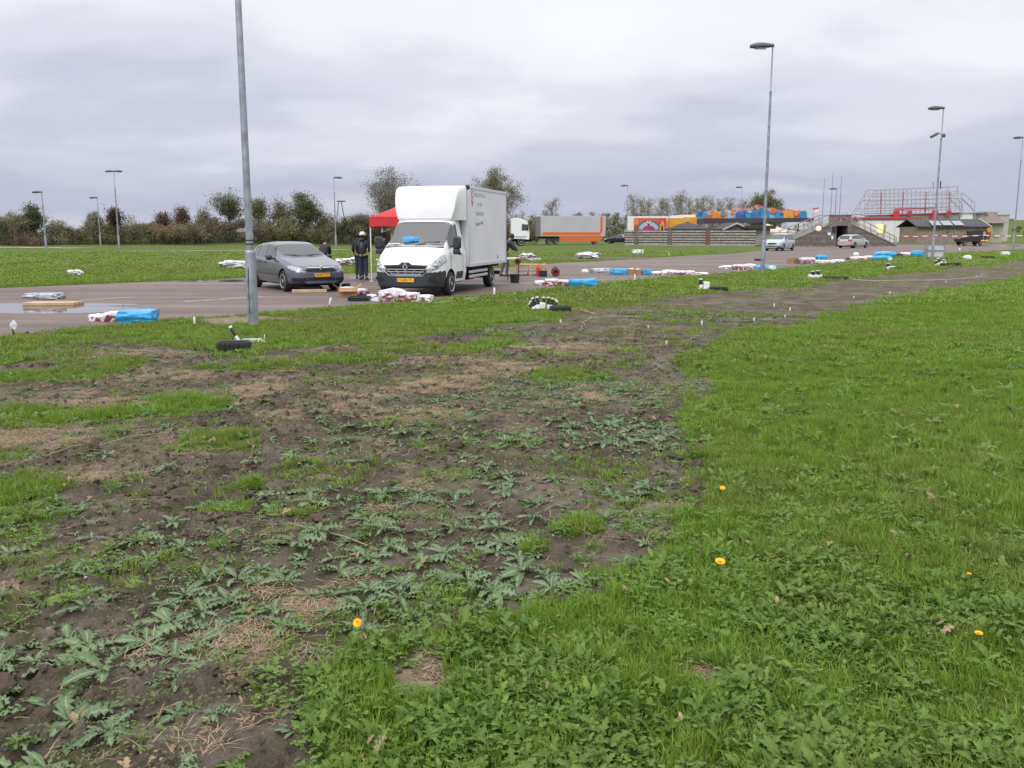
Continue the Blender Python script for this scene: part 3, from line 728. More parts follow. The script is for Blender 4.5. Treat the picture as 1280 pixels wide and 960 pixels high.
# lush green rosettes in the streaks
x, y = sample(2, 14, 60); g, st, pale, wd, lawn, rd = zones(x, y); lu = np.maximum(blobs(LUSH, x, y), .09); k = (RNG.random(len(x)) < lu * .6) & (lawn < .5)
xx, yy = x[k], y[k]; s_ = RNG.uniform(.06, .13, len(xx)); rsg.put(xx, yy, hgt(xx, yy, g[k], rd[k]), s_, s_ * 1.1, 5, dryness(xx, yy) * .3)
x, y = sample(1.7, 11, 330); g, st, pale, wd, lawn, rd = zones(x, y); c_ = sstep(.46, .62, fbm(x * 2.2, y * 2.2, 97)); k = (RNG.random(len(x)) < c_ * .9) & (g < .5)
xx, yy = x[k], y[k]; s_ = RNG.uniform(.6, 1.4, len(xx)); sdl.put(xx, yy, hgt(xx, yy, g[k], rd[k]), s_, s_, 7, dryness(xx, yy) * .8)
x, y = sample(3, 12, 8); g, st, pale, wd, lawn, rd = zones(x, y); k = (RNG.random(len(x)) < .10 + .25 * blobs(LUSH, x, y)) & (lawn < .4)
xx, yy = x[k], y[k]; s_ = RNG.uniform(.5, 1.3, len(xx)); yel.put(xx, yy, hgt(xx, yy, g[k], rd[k]), s_, s_, 4, dryness(xx, yy) * .3)
yb = [blob(*b) for b in ((310, 606, 11, 7), (668, 688, 10, 6), (728, 664, 22, 7), (905, 575, 32, 14), (395, 590, 10, 5), (920, 562, 20, 10), (840, 735, 12, 8))]
for bx, by, rx, ry in yb:
    n = max(5, int(rx * ry * 3.14 * 420)); a = RNG.uniform(0, 6.28, n); r = np.sqrt(RNG.random(n)); xx = bx + rx * r * np.cos(a); yy = by + ry * r * np.sin(a)
    yel.put(xx, yy, hgt(xx, yy), RNG.uniform(.7, 1.2, n), RNG.uniform(.6, 1.3, n), 4, np.zeros(n))
x, y = sample(2, 17, 210); g, st, pale, wd, lawn, rd = zones(x, y); k = (RNG.random(len(x)) < np.maximum(st ** 1.3 * .95 * sstep(.28, .5, fbm(x * 5, y * 5, 99)), .05 * (lawn < .5) * (g < .4) * sstep(.55, .7, fbm(x * .9, y * .9, 123))))
xx, yy = x[k], y[k]; stw.put(xx, yy, hgt(xx, yy, g[k], rd[k]), RNG.uniform(.6, 1.2, len(xx)), RNG.uniform(.5, 1.3, len(xx)), 5, RNG.uniform(0, .5, len(xx)), .05)
x, y = sample(2, 14, 60); g, st, pale, wd, lawn, rd = zones(x, y); k = (RNG.random(len(x)) < .25 + .75 * sstep(.45, .65, fbm(x * .8, y * .8, 98))) & (RNG.random(len(x)) > .85 * lawn)
xx, yy = x[k], y[k]; s_ = RNG.uniform(.6, 1.5, len(xx)); sty.put(xx, yy, hgt(xx, yy, g[k], rd[k]) + .003, s_, s_, 4, RNG.uniform(0, 1, len(xx)), .06)
x, y = sample(1.9, 16, 330); g, st, pale, wd, lawn, rd = zones(x, y); ro = sstep(.38, .62, fbm(x * .9, y * 1.3, 55)) * (1 - pale); k = (RNG.random(len(x)) < .12 + ro * .8) & (g < .45)
xx, yy = x[k], y[k]; s_ = np.minimum(.045, RNG.lognormal(-4.7, .6, len(xx))); cld.put(xx, yy, hgt(xx, yy, g[k], rd[k]) + s_ * .2, s_, s_, 6, np.zeros(len(xx)), .5)
x, y = sample(1.9, 10, 7); g, st, pale, wd, lawn, rd = zones(x, y); k = g < .4
xx, yy = x[k], y[k]; s_ = RNG.uniform(.004, .010, len(xx)); peb.put(xx, yy, hgt(xx, yy, g[k], rd[k]), s_, s_, 3, np.zeros(len(xx)), .3)
ded = Cover(); x, y = sample(1.8, 9, 9); g, st, pale, wd, lawn, rd = zones(x, y); k = RNG.random(len(x)) < .5
xx, yy = x[k], y[k]; s_ = RNG.uniform(.5, 1.2, len(xx)); ded.put(xx, yy, hgt(xx, yy, g[k], rd[k]) + .02 * g[k], s_, s_, 4, np.zeros(len(xx)), .3)
DEADC = protos('dead_leaf_clumps', [broad(2 + q, .055, .03, M_DEAD, 'dead_leaf') for q in range(4)])
near.done('grass', TUFT_N, 'green lawn grass in the foreground', 'grass')
mid.done('grass', TUFT_M, 'green grass in the middle distance along the bare soil', 'grass')
far.done('grass', TUFT_F, 'green grass of the verges and field around the road', 'grass')
brd.done('broad_leaved_ground_cover', BROAD, 'broad green leaves growing among the lawn grass', 'ground cover')
clv.done('clover', CLOVER, 'small clover leaves in the lawn', 'clover')
rsg.done('green_weeds', ROSG, 'bright green leafy weeds in streaks on the soil', 'weeds')
sdl.done('seedlings', SEED, 'tiny green seedlings sprouting on bare soil', 'seedlings')
yel.done('yellow_green_tufts', TUFT_Y, 'yellow green tufts of fine grass', 'grass')
stw.done('straw', STRAW, 'patches of dry pinkish straw on the soil', 'straw')
ded.done('dead_leaves', DEADC, 'withered brown leaves lying in the lawn', 'dead leaves')
sty.done('straw_wisps', STRAY, 'loose single straws strewn over the soil', 'straw')
cld.done('soil_clods', CLOD, 'dark brown clods of soil', 'soil')
peb.done('pebbles', PEB, 'small pale pebbles on the soil', 'pebbles')

# ---- grey-green weed rosettes: the largest are plants of their own, the rest one mass
x, y = sample(2.2, 20, 85); g, st, pale, wd, lawn, rd = zones(x, y)
k = (RNG.random(len(x)) < wd * (.85 - .5 * sstep(8, 18, y))) & (lawn < .45) & (rd < -.3); x, y, wd_ = x[k], y[k], wd[k]
rad = (.06 + .125 * RNG.random(len(x)) ** 1.4) * (.75 + .35 * np.clip(wd_, 0, 1.2)); rad = np.where(y > 9, rad * .85, rad)
keep = []
for i in np.argsort(-rad):
    if all((x[i] - x[j]) ** 2 + (y[i] - y[j]) ** 2 > (.42 * (rad[i] + rad[j])) ** 2 for j in keep): keep.append(i)
keep = np.array(keep); x, y, rad = x[keep], y[keep], rad[keep]
inframe = np.abs(x) < .55 * y
size = np.where(inframe & (y > 2.6), rad / y, 0); order = np.argsort(-size)
zr = hgt(x, y); rr = random.Random(5)
WL = 'grey green toothed weed rosette lying flat on the bare soil'
GL = 'grey green weeds on the bare soil'
seen_zone = set()
def weed_label(x_, y_):
    """where on the soil a rosette grows, told by what lies near it; the largest of each place is singled out"""
    zc = EYE * math.sin(TH) + y_ * math.cos(TH); px = 640 + F * x_ / zc; py = 480 - F * (y_ * math.sin(TH) - EYE * math.cos(TH)) / zc
    if py > 850: z_ = 'in the bottom left corner' if px < 200 else 'beside the lawn at the bottom'
    elif py > 740: z_ = 'beside the large straw patch' if 230 < px < 450 else ('left of the large straw patch' if px <= 230 else 'at the lower edge of the lawn')
    elif py > 650: z_ = 'below the long brown stem' if 330 < px < 520 else ('at the left edge' if px < 150 else ('above the left straw' if px <= 330 else ('in the thick patch left of the lawn' if px < 680 else 'next to the pale bare soil by the lawn')))
    elif py > 560: z_ = 'on the left half of the soil' if px < 330 else ('in the middle of the soil' if px < 640 else 'on the soil close to the right lawn')
    else: z_ = 'on the far left soil' if px < 330 else ('on the far middle soil' if px < 640 else 'in the far weed patch by the right lawn')
    first = z_ not in seen_zone; seen_zone.add(z_)
    return ('largest grey green weed rosette ' if first else 'grey green toothed weed rosette ') + z_, 'grey green weeds ' + z_
for rank, i in enumerate(order[:290]):
    if rank < 90:
        WL, GL = weed_label(x[i], y[i]); t = thing('weed_rosette', WL, 'weed', (x[i], y[i], zr[i] + .004), rr.uniform(0, 6.28), GL)
        for a, tilt, l, kk, roll in rosette_layout(rr.randrange(9, 16), float(rad[i]), rr):
            lf = obj('leaf', WEEDLEAF[kk], t); lf.rotation_euler = (roll, -tilt, a); lf.scale = (l, l * rr.uniform(.9, 1.25), l); lf.location = (.006 * math.cos(a), .006 * math.sin(a), .006)
    else:
        t = obj('weed_rosette', ROS[rr.randrange(8)]); WL, GL = weed_label(x[i], y[i]); tag(t, WL, 'weed', GL)
        t.location = (x[i], y[i], zr[i] + .004); t.rotation_euler = (0, 0, rr.uniform(0, 6.28)); t.scale = (rad[i], rad[i], rad[i] * 1.1)
rest = order[290:]
ros.put(x[rest], y[rest], zr[rest] + .004, rad[rest], rad[rest] * 1.1, 8, dryness(x[rest], y[rest]) * .3, .1)
ros.done('weeds', ROSC, 'small grey green weeds scattered over the far soil', 'weeds')

# ---- dandelions
M_PETAL = mat('dandelion_yellow', (.85, .50, .01), .6); M_STEM = mat('flower_stem', (.16, .2, .05), .6)
for px, py, r_, lb, tl in ((903, 611, .019, 'yellow dandelion at the edge of the bare soil, farthest of all', .5), (900, 706, .026, 'largest yellow dandelion, open wide in the right lawn', .35), (447, 780, .020, 'yellow dandelion lying beside the straw patch', 1.0), (1223, 795, .017, 'yellow dandelion at the right edge beside a dry leaf', .15), (1211, 722, .011, 'tiny half-closed yellow dandelion in the right lawn', .1)):
    rx_, ry_, rz_ = ray(px, py); tt = -(EYE - .125) / rz_; gx, gy = rx_ * tt, ry_ * tt; z0 = hg(gx, gy)
    t = thing('dandelion', lb, 'flower', (gx, gy, z0), random.uniform(-.4, .4), 'dandelions in the grass')
    b = MB(); hh = .125; b.tube([(0, 0, 0), (.004, 0, hh * .6), (0, 0, hh)], .002, 6); b.build('stem', M_STEM, t)
    b = MB()
    for ring, (n, l, up) in enumerate(((20, 1., .25), (16, .8, .5), (12, .55, .9), (8, .3, 1.3))):
        for k in range(n):
            a = 6.283 * k / n + ring * .2; c, s_ = math.cos(a), math.sin(a); L = r_ * l; w = r_ * .11
            q = [(0, -w * .5, 0), (L * math.cos(up) * .6, -w, L * math.sin(up) * .7), (L * math.cos(up), -w * .7, L * math.sin(up)), (L * math.cos(up), w * .7, L * math.sin(up)), (L * math.cos(up) * .6, w, L * math.sin(up) * .7), (0, w * .5, 0)]
            b.add([(X * c - Y * s_, X * s_ + Y * c, Z) for X, Y, Z in q], [(0, 1, 4, 5), (1, 2, 3, 4)])
    h = b.build('flower_head', M_PETAL, t, fixn=False); h.location = (0, 0, hh); h.rotation_euler = (tl, 0, 0)

# ---- dead stalks and twigs standing or lying on the soil
M_TWIG = mat('dead_stalk', (.25, .19, .14), .85, var=.3, scale=25)
for pts, r_, lb in (([(315, 572, 0), (315, 550, .09), (313, 528, .21)], .006, 'pale upright dead stalk in the green clump'), ([(9, 532, 0), (5, 505, .13), (4, 488, .2)], .005, 'thin dark upright stalk at the left edge'),
                    ([(160, 500, 0), (172, 482, .1), (188, 464, .22)], .004, 'slanting dry stalk above the left green streak'), ([(205, 502, 0), (214, 490, .08), (222, 476, .16)], .004, 'short slanting dry stalk right of another'),
                    ([(30, 580, .02), (60, 572, .03), (92, 560, .03), (105, 560, .02)], .009, 'bleached branch lying on the soil at the left'), ([(120, 558, .02), (165, 548, .03), (215, 545, .02)], .007, 'long thin dead stem lying on soil'),
                    ([(360, 664, .02), (430, 680, .03), (490, 700, .02)], .006, 'brown stem lying across the grey weeds'), ([(182, 905, .01), (225, 893, .03)], .003, 'thin straw stalk lying near the bottom left'),
                    ([(590, 920, .01), (632, 906, .02), (700, 880, .01)], .002, 'dry stem among the lawn leaves')):
    p3 = []
    for px, py, z in pts:
        bx, by = G(pts[0][0], pts[0][1]) if lb.find('lying') < 0 and lb.find('among') < 0 else G(px, py)
        if lb.find('lying') < 0 and lb.find('among') < 0:
            q = P(px, py, by); p3.append((q.x, by, hg(bx, by) + z))
        else: p3.append((bx, by, hg(bx, by) + z))
    b = MB(); b.tube(p3, [r_, r_ * .8, r_ * .6, r_ * .5][:len(p3)], 6); tag(b.build('dead_stalk', M_TWIG), lb, 'stalk')

# ================================================================== trees, hedge, distant wood
def foliage_mat():
    m = bpy.data.materials.new('foliage'); m.use_nodes = True; nt = m.node_tree; b = nt.nodes['Principled BSDF']; out = nt.nodes['Material Output']
    c = nd(nt, 'ShaderNodeAttribute', attribute_name='leafcol').outputs['Color']
    nt.links.new(c, b.inputs['Base Color']); b.inputs['Roughness'].default_value = .8; b.inputs['Specular IOR Level'].default_value = .15
    tr = nd(nt, 'ShaderNodeBsdfTranslucent'); nt.links.new(c, tr.inputs[0]); ms = nd(nt, 'ShaderNodeMixShader'); ms.inputs[0].default_value = .2
    nt.links.new(b.outputs[0], ms.inputs[1]); nt.links.new(tr.outputs[0], ms.inputs[2]); nt.links.new(ms.outputs[0], out.inputs[0]); return m
M_FOL = foliage_mat()
M_BARK = mat('bark', (.115, .10, .088), .9, var=.3, scale=6, bump=.4, bscale=14)
M_WBARK = mat('willow_bark', (.22, .20, .175), .9, var=.25, scale=6)
M_BIRCH = mat('birch_bark', (.34, .32, .30), .85, var=.35, scale=4)
def leaf_cloud(centres, radii, n, size, cols, rng, flat=.7, stretch=1.0):
    """leaf quads gathered in clumps: arrays of verts, faces, colours"""
    k = rng.integers(0, len(centres), n); c = np.asarray(centres)[k]; r = np.asarray(radii)[k]
    p = c + rng.normal(0, .5, (n, 3)) * r[:, None] * np.array([1, 1, flat])
    u = rng.normal(size=(n, 3)); u[:, 2] *= stretch; u /= np.linalg.norm(u, axis=1)[:, None]
    w = np.cross(u, rng.normal(size=(n, 3))); w /= np.linalg.norm(w, axis=1)[:, None] + 1e-9
    s = size * rng.uniform(.5, 1.3, n)[:, None]
    v = np.stack([p - u * s, p + w * s * .55, p + u * s, p - w * s * .55], 1).reshape(-1, 3)
    cc = np.asarray(cols)[rng.integers(0, len(cols), len(centres))][k] * rng.uniform(.65, 1.35, (n, 1))
    return v, np.clip(np.repeat(cc, 4, 0), 0, 1)
def cloud_obj(name, v, col, parent=None):
    n = len(v) // 4; me = bpy.data.meshes.new(name)
    me.vertices.add(len(v)); me.vertices.foreach_set('co', v.astype(np.float32).ravel())
    me.loops.add(len(v)); me.loops.foreach_set('vertex_index', np.arange(len(v), dtype=np.int32)); me.polygons.add(n); me.polygons.foreach_set('loop_start', (np.arange(n) * 4).astype(np.int32))
    me.update(calc_edges=True)
    a = me.attributes.new('leafcol', 'FLOAT_COLOR', 'POINT'); a.data.foreach_set('color', np.concatenate([col, np.ones((len(col), 1))], 1).astype(np.float32).ravel())
    me.materials.append(M_FOL); return obj(name, me, parent)
OLIVE = [(0.138, 0.146, 0.062), (0.18, 0.178, 0.079), (0.108, 0.12, 0.055)]
BROWN = [(0.182, 0.145, 0.101), (0.226, 0.187, 0.13), (0.149, 0.119, 0.086), (0.198, 0.171, 0.116)]
TAN = [(0.3, 0.234, 0.138), (0.252, 0.198, 0.12)]
GREY = [(0.264, 0.24, 0.2), (0.32, 0.296, 0.248), (0.224, 0.208, 0.168), (0.272, 0.264, 0.184)]
RED = [(0.168, 0.106, 0.086), (0.138, 0.096, 0.079)]
DGREEN = [(0.081, 0.104, 0.047), (0.104, 0.125, 0.058), (0.065, 0.085, 0.044)]
MOSS = [(0.196, 0.189, 0.105), (0.231, 0.217, 0.126)]
def tree(name, label, px, ptop, Y, wpx, style, cols, n, seed, group=None, trunk=.14, low=.25, leaf=.17, bark=None, pbase=None):
    rng = np.random.default_rng(seed); rr = random.Random(seed)
    top = P(px, ptop, Y); x = top.x; z0 = hg(x, Y) - .1 if pbase is None else P(px, pbase, Y).z; h = top.z - z0; w = wpx / 2 / F * Y / math.cos(TH)
    t = thing(name, label, 'tree', (x, Y, z0), 0, group)
    b = MB(); tips = []
    b.tube([(0, 0, -.3), (rr.uniform(-.1, .1), 0, h * low), (rr.uniform(-.2, .2), rr.uniform(-.2, .2), h * (.6 if style != 'birch' else .95))], [trunk * h / 6, trunk * h / 8, .03], 7)
    nl = {'round': 16, 'willow': 42, 'birch': 30, 'bush': 14}[style]
    for i in range(nl):
        a = rr.uniform(0, 6.283); f = (i + .5) / nl
        if style == 'willow':
            z1 = h * rr.uniform(low * .8, low * 1.5); e = math.radians(rr.uniform(28, 86)); l = h * (1 - low) * rr.uniform(.75, 1.02)
            end = Vector((math.cos(a) * w * math.cos(e) * 1.15, math.sin(a) * w * math.cos(e), min(h, z1 + l * math.sin(e))))
        elif style == 'birch':
            z1 = h * (low + (1 - low) * f * .9); l = w * (1.15 - f) * rr.uniform(.7, 1.2); end = Vector((math.cos(a) * l, math.sin(a) * l, min(h, z1 + l * rr.uniform(.8, 1.8))))
        else:
            z1 = h * (low + .4 * f); e = math.radians(rr.uniform(5, 85)); q = rr.uniform(.45, 1.12)
            end = Vector((math.cos(a) * w * math.cos(e) * q, math.sin(a) * w * math.cos(e) * q, h * (low * .8 + (1 - low * .8) * .5) + h * .5 * (1 - low * .7) * math.sin(e) * q))
        st = Vector((0, 0, z1)); md = st.lerp(end, .5) + Vector((rr.uniform(-.3, .3), rr.uniform(-.3, .3), rr.uniform(0, .4))) * h / 9
        r0 = .035 * h / 7
        b.tube([st, md, end], [r0 * (1.2 - .6 * f), r0 * .6, .012], 5, cap=False); tips += [(md, .55), (end, 1.0)]
        for j in range(7 if style != 'birch' else 3):
            s2 = st.lerp(end, rr.uniform(.35, .95)); dv = (end - st).normalized() + Vector((rr.gauss(0, .6), rr.gauss(0, .6), rr.gauss(.3, .5))); e2 = s2 + dv.normalized() * h * rr.uniform(.08, .2)
            e2.z = min(e2.z, h * 1.02)
            b.tube([s2, e2], [r0 * .45, .016], 4, cap=False); tips.append((e2, .8))
    b.build('trunk', bark or M_BARK, t, smooth=180, fixn=False)
    cr = {'round': .16, 'willow': .095, 'birch': .085, 'bush': .18}[style] * h
    v, c = leaf_cloud([tuple(p) for p, s in tips], [cr * s * rr.uniform(.7, 1.4) for p, s in tips], int(n * 2.8), leaf * .55, cols, rng, .8, 1.0 if style in ('round', 'bush') else 2.2)
    v[:, 2] = np.maximum(v[:, 2], .05)
    cloud_obj('crown', v, c, t)
    return t
tree('shrub_tree', 'dark green bushy tree at far left behind the first lamp post', 38, 258, 121, 25, 'round', DGREEN, 2600, 1, low=.05)
tree('shrub_tree', 'reddish brown open tree right of the tallest far left lamp post', 140, 263, 122, 22, 'round', [(.07, .045, .032), (.055, .05, .03), (.09, .05, .035)], 1300, 2, low=.3)
tree('brush_tree', 'pale grey brown brush tree between two far left lamp posts', 117, 266, 124, 22, 'willow', GREY, 1900, 3, low=.1)
tree('shrub_tree', 'dark reddish dome shaped bush on the left bank', 225, 262, 126, 24, 'bush', RED, 1900, 4, low=.1)
tree('shrub_tree', 'small dark reddish bush on the left bank, left of the dome shaped one', 203, 268, 127, 17, 'bush', RED, 1200, 5, low=.1)
tree('brush_tree', 'bare twiggy reddish brush on the left bank', 253, 258, 127, 20, 'willow', BROWN, 700, 6, low=.15, leaf=.12)
tree('oak_tree', 'sparse dark green tree with gaps left of the near lamp post', 285, 240, 127, 38, 'round', DGREEN + OLIVE, 2400, 7, low=.12, leaf=.17)
tree('oak_tree', 'low green tree half hidden behind the near lamp post', 321, 252, 126, 26, 'round', OLIVE, 1500, 8, low=.2)
tree('brush_tree', 'thin brown tree left of the round dark tree', 351, 252, 127, 20, 'round', BROWN + OLIVE, 1000, 9, low=.25, leaf=.15)
tree('oak_tree', 'round dense dark green tree above the grey car', 383, 247, 125, 43, 'round', DGREEN + OLIVE, 4200, 10, low=.12)
tree('willow_tree', 'tall sparse grey willow behind the red tent', 488, 214, 118, 64, 'willow', [(.20, .182, .148), (.235, .218, .178), (.165, .15, .118)], 5200, 11, low=.14, leaf=.14, bark=M_WBARK)
tree('willow_tree', 'wide grey brown willow behind the box truck', 617, 215, 131, 68, 'willow', [(.21, .185, .135), (.245, .218, .165), (.175, .155, .115), (.225, .21, .14)], 8500, 12, low=.12, leaf=.16, bark=M_WBARK)
tree('brush_tree', 'small slender tree rising above the grey trailer', 690, 250, 165, 20, 'birch', GREY, 700, 13, low=.2, leaf=.15)
tree('oak_tree', 'broad olive tree behind the fairground ride', 957, 241, 165, 48, 'willow', MOSS + OLIVE, 6500, 14, low=.05, leaf=.22)
for i, (px, pt, w) in enumerate(((792, 246, 11), (802, 247, 9), (811, 250, 13), (826, 249, 15), (834, 251, 13), (847, 246, 14), (851, 241, 13), (864, 248, 13), (872, 251, 11), (879, 247, 10), (889, 248, 9), (900, 251, 12), (913, 249, 10), (928, 252, 11), (941, 248, 9))):
    tree('birch_tree', 'slender bare birch in the row behind the fairground', px, pt, 172 + (i % 3) * 5, w * 1.35, 'birch', GREY if i % 3 else BROWN + GREY, 750, 30 + i, 'birches behind the fairground', trunk=.06, low=.15, leaf=.17, bark=M_BIRCH)
def mass(name, label, spans, seed, n, leaf):
    """spans: px, top py, bottom py, depth, colours -> one mass of brush"""
    rng = np.random.default_rng(seed); V = []; K = []; b = MB(); rr = random.Random(seed)
    tot = sum((s[1] - s[0]) * (s[3] - s[2]) for s in spans)
    for x0, x1, pt, pb, Y, cols, dn in spans:
        m = max(3, int((x1 - x0) * (pb - pt) / 26)); cs = []; rs = []
        for _ in range(m):
            px = rng.uniform(x0, x1); f = rng.random() ** .8; tt = pt + (pb - pt) * .35 * abs(math.sin(px * .21 + seed) * math.sin(px * .083)) ; py = pb + (tt - pb) * f; q = P(px, py, Y + rng.normal(0, 1.6))
            cs.append((q.x, q.y, max(q.z, hg(q.x, q.y) + .05))); rs.append(rng.uniform(.5, 1.1))
            if rr.random() < .8:
                g0 = hg(q.x, q.y); b.tube([(q.x + rr.gauss(0, .3), q.y, g0 - .1), (q.x, q.y, (g0 + q.z) / 2), (q.x + rr.gauss(0, .3), q.y, q.z + rr.uniform(0, .8))], [.03, .02, .008], 4, cap=False)
        v, c = leaf_cloud(cs, rs, int(n * dn * (x1 - x0) * (pb - pt) / tot), leaf, cols, rng, .75, 1.3)
        V.append(v); K.append(c)
    o = cloud_obj(name, np.concatenate(V), np.concatenate(K)); kind(o, 'stuff', label, 'hedge')
    tw = b.build('twigs', M_BARK, o, fixn=False); tw['kind'] = 'stuff'
mass('hedge', 'long brown hedge of brush on the far bank at left', [(-90, 35, 270, 303, 121, BROWN + OLIVE, 1), (-90, 30, 268, 290, 126, GREY, .8), (25, 62, 290, 303, 122, OLIVE + BROWN, 1), (10, 60, 296, 306, 118, [(.17, .125, .10), (.14, .105, .085)], 1), (58, 100, 284, 303, 122, DGREEN + BROWN, 1), (62, 80, 277, 292, 124, GREY, .7),
    (98, 150, 284, 302, 123, OLIVE + BROWN, 1), (118, 150, 276, 296, 126, BROWN + MOSS, 1), (148, 205, 280, 301, 124, DGREEN + OLIVE + BROWN, 1), (150, 172, 274, 290, 127, GREY + BROWN, .7), (190, 262, 277, 301, 125, BROWN + OLIVE, 1.1), (196, 240, 283, 294, 121.5, TAN, .9), (250, 330, 274, 301, 125, BROWN + RED, 1.1), (236, 256, 279, 296, 121, MOSS + BROWN, 1), (325, 430, 276, 302, 125, BROWN + OLIVE, 1.1), (335, 360, 268, 285, 127, RED, 1), (400, 418, 268, 285, 127, RED, .8), (345, 365, 272, 290, 124, MOSS, 1), (425, 520, 272, 302, 124, BROWN + DGREEN, 1.1), (440, 470, 268, 290, 122, BROWN + DGREEN, 1), (515, 640, 274, 303, 130, BROWN + OLIVE, 1.), (640, 672, 278, 302, 134, BROWN + OLIVE, 1.)], 101, 230000, .095)
mass('distant_wood', 'grey brown wood on the horizon behind the trailer', [(630, 800, 266, 298, 210, GREY + BROWN, 1), (650, 730, 270, 298, 195, OLIVE + BROWN, 1), (720, 800, 266, 298, 190, OLIVE + GREY, 1), (790, 960, 276, 298, 200, GREY + BROWN, 1), (960, 1100, 280, 298, 240, GREY + OLIVE, .8), (1030, 1080, 268, 290, 230, GREY + OLIVE, .6)], 102, 50000, .16)
mass('distant_wood', 'dark strip of far wood at the right horizon', [(1090, 1420, 281, 291, 420, OLIVE + GREY, 1), (-700, -60, 270, 296, 200, GREY + BROWN, 1), (1245, 1420, 284, 293, 260, DGREEN + OLIVE, 1)], 103, 16000, .34)

# ================================================================== lamp posts
M_GALV = mat('galvanised_steel', (.30, .33, .37), .5, .55, var=.22, scale=5, rvar=.12)
M_LAMP = mat('lamp_housing', (.10, .11, .13), .5, .2)
M_LENS = mat('lamp_lens', (.30, .30, .32), .25)
M_RUBBER = mat('black_rubber', (.018, .018, .020), .75, var=.3, scale=10)
def lamp_post(px, py, ptop, label, side=-1, big=True, Y=None, double=False, thick=1.0):
    if Y is None: x, Y = G(px, py)
    else: x = P(px, py, Y).x
    z0 = hg(x, Y); top = P(px, ptop, Y).z if ptop is not None else 10.1
    h = top - z0
    t = thing('lamp_post', label, 'lamp post', (x, Y, z0 - .02), 0, 'lamp posts across the site')
    b = MB(); k = thick
    b.lathe([(.098 * k, -.3), (.098 * k, 1.36), (.092 * k, 1.40), (.070 * k, 1.42), (.068 * k, 1.5)], 16); low = b.build('lower_shaft', M_GALV, t)
    b = MB(); b.lathe([(.068 * k, 1.42), (.062 * k, h * .4), (.05 * k, h * .80), (.045 * k, h * .8), (.034 * k, h * .802), (.034 * k, h)], 14); b.build('upper_shaft', M_GALV, t)
    if big:
        b = MB(); b.box((0, -.0985 * k, .55), (.085, .006, .42), bev=.002); b.build('service_door', M_GALV, low)
        b = MB(); b.lathe([(.052, h * .797), (.056, h * .80), (.056, h * .806), (.05, h * .81)], 14); b.build('collar', M_GALV, t)
    for s in ((-1, 1) if double else (side,)):
        b = MB(); rings = []
        for u, w, zt, zb in ((-.06, .05, .07, -.06), (.05, .08, .085, -.07), (.2, .11, .10, -.085), (.35, .145, .125, -.10), (.6, .155, .13, -.12), (.85, .12, .09, -.12), (1.0, .06, .02, -.10)):
            u *= .95; rings.append([Vector((s * u, w * c, (zt if z > 0 else -zb) * z + .0)) for c, z in ((-1, 0), (-.75, .7), (0, 1), (.75, .7), (1, 0), (.85, -.7), (0, -1), (-.85, -.7))])
        b.loft(rings); hd = b.build('lamp_head', M_LAMP, t, smooth=60); hd.location = (0, 0, h + .02)
        if big:
            b = MB(); b.prism([(s * .28, -.10), (s * .72, -.11), (s * .72, .11), (s * .28, .10)], .03); ln = b.build('lens', M_LENS, hd); ln.location = (0, 0, -.135)
    return t, h
p1, h1 = lamp_post(317, 408, None, 'nearest galvanised lamp post rising out of the picture at the left', -1)
b = MB()
for z in (1.52, 1.59): b.lathe([(.072, z), (.074, z), (.074, z + .02), (.072, z + .02)], 16, Matrix.Translation((0, 0, -.12 * 0)) )
b.build('strap', M_RUBBER, p1)
b = MB(); b.tube([(-.03, -.1, .25), (-.035, -.102, .8), (-.02, -.102, 1.1)], .006, 5); b.build('cable', M_RUBBER, p1)
p2_, h2 = lamp_post(953, 341, 57, 'tall lamp post between the blue bags and the silver minivan')
p3_, h3 = lamp_post(1165, 325, 135, 'lamp post with a camera arm beside the grey cabinet')
b = MB(); b.tube([(0, 0, h3 * .83), (-.25, -.05, h3 * .845)], .02, 6); b.box((-.5, -.1, h3 * .825), (.5, .18, .16), ry=R(-28), bev=.03); b.build('camera_arm', M_LAMP, p3_)
b = MB(); b.box((.12, 0, h3 * .825), (.2, .2, .22), bev=.03); b.build('junction_box', M_LAMP, p3_)
lamp_post(1266, 312, 172, 'lamp post at the right edge of the picture')
lamp_post(58, 312, 240, 'leftmost far lamp post on the grass field', -1, False, thick=1.1)
lamp_post(126, 308, 247, 'small far lamp post second from the left', -1, False, thick=1.0)
lamp_post(149, 310, 214, 'tallest far left lamp post with a head on both sides', -1, False, double=True, thick=1.2)
lamp_post(420, 309, 222, 'far lamp post above the bent-over person, head to the right', 1, False, thick=1.2)
lamp_post(783, 305, 232, 'far lamp post at the left end of the wooden fence', -1, False, Y=128, thick=1.2)
lamp_post(925, 300, 234, 'far lamp post in front of the birches behind the fence', -1, False, Y=138, thick=1.2)
lamp_post(1042, 300, 236, 'far lamp post behind the wooden bridge', -1, False, Y=128, thick=1.2)
t = thing('floodlight_frame', 'splayed frame with a lamp head rising from the hedge', 'frame', (P(427, 300, 122).x, 122, hg(P(427, 300, 122).x, 122)))
zt = P(424, 252, 122).z - t.location.z; b = MB(); b.tube([(-.95, 0, 0), (-.25, 0, zt)], .06, 6); b.tube([(1.0, 0, 0), (.1, 0, zt)], .06, 6); b.tube([(-.6, 0, zt * .5), (.55, 0, zt * .5)], .04, 6); b.build('legs', M_LAMP, t)
b = MB(); b.box((.1, 0, zt + .05), (1.1, .3, .16), bev=.04); b.build('lamp_head', M_LAMP, t)
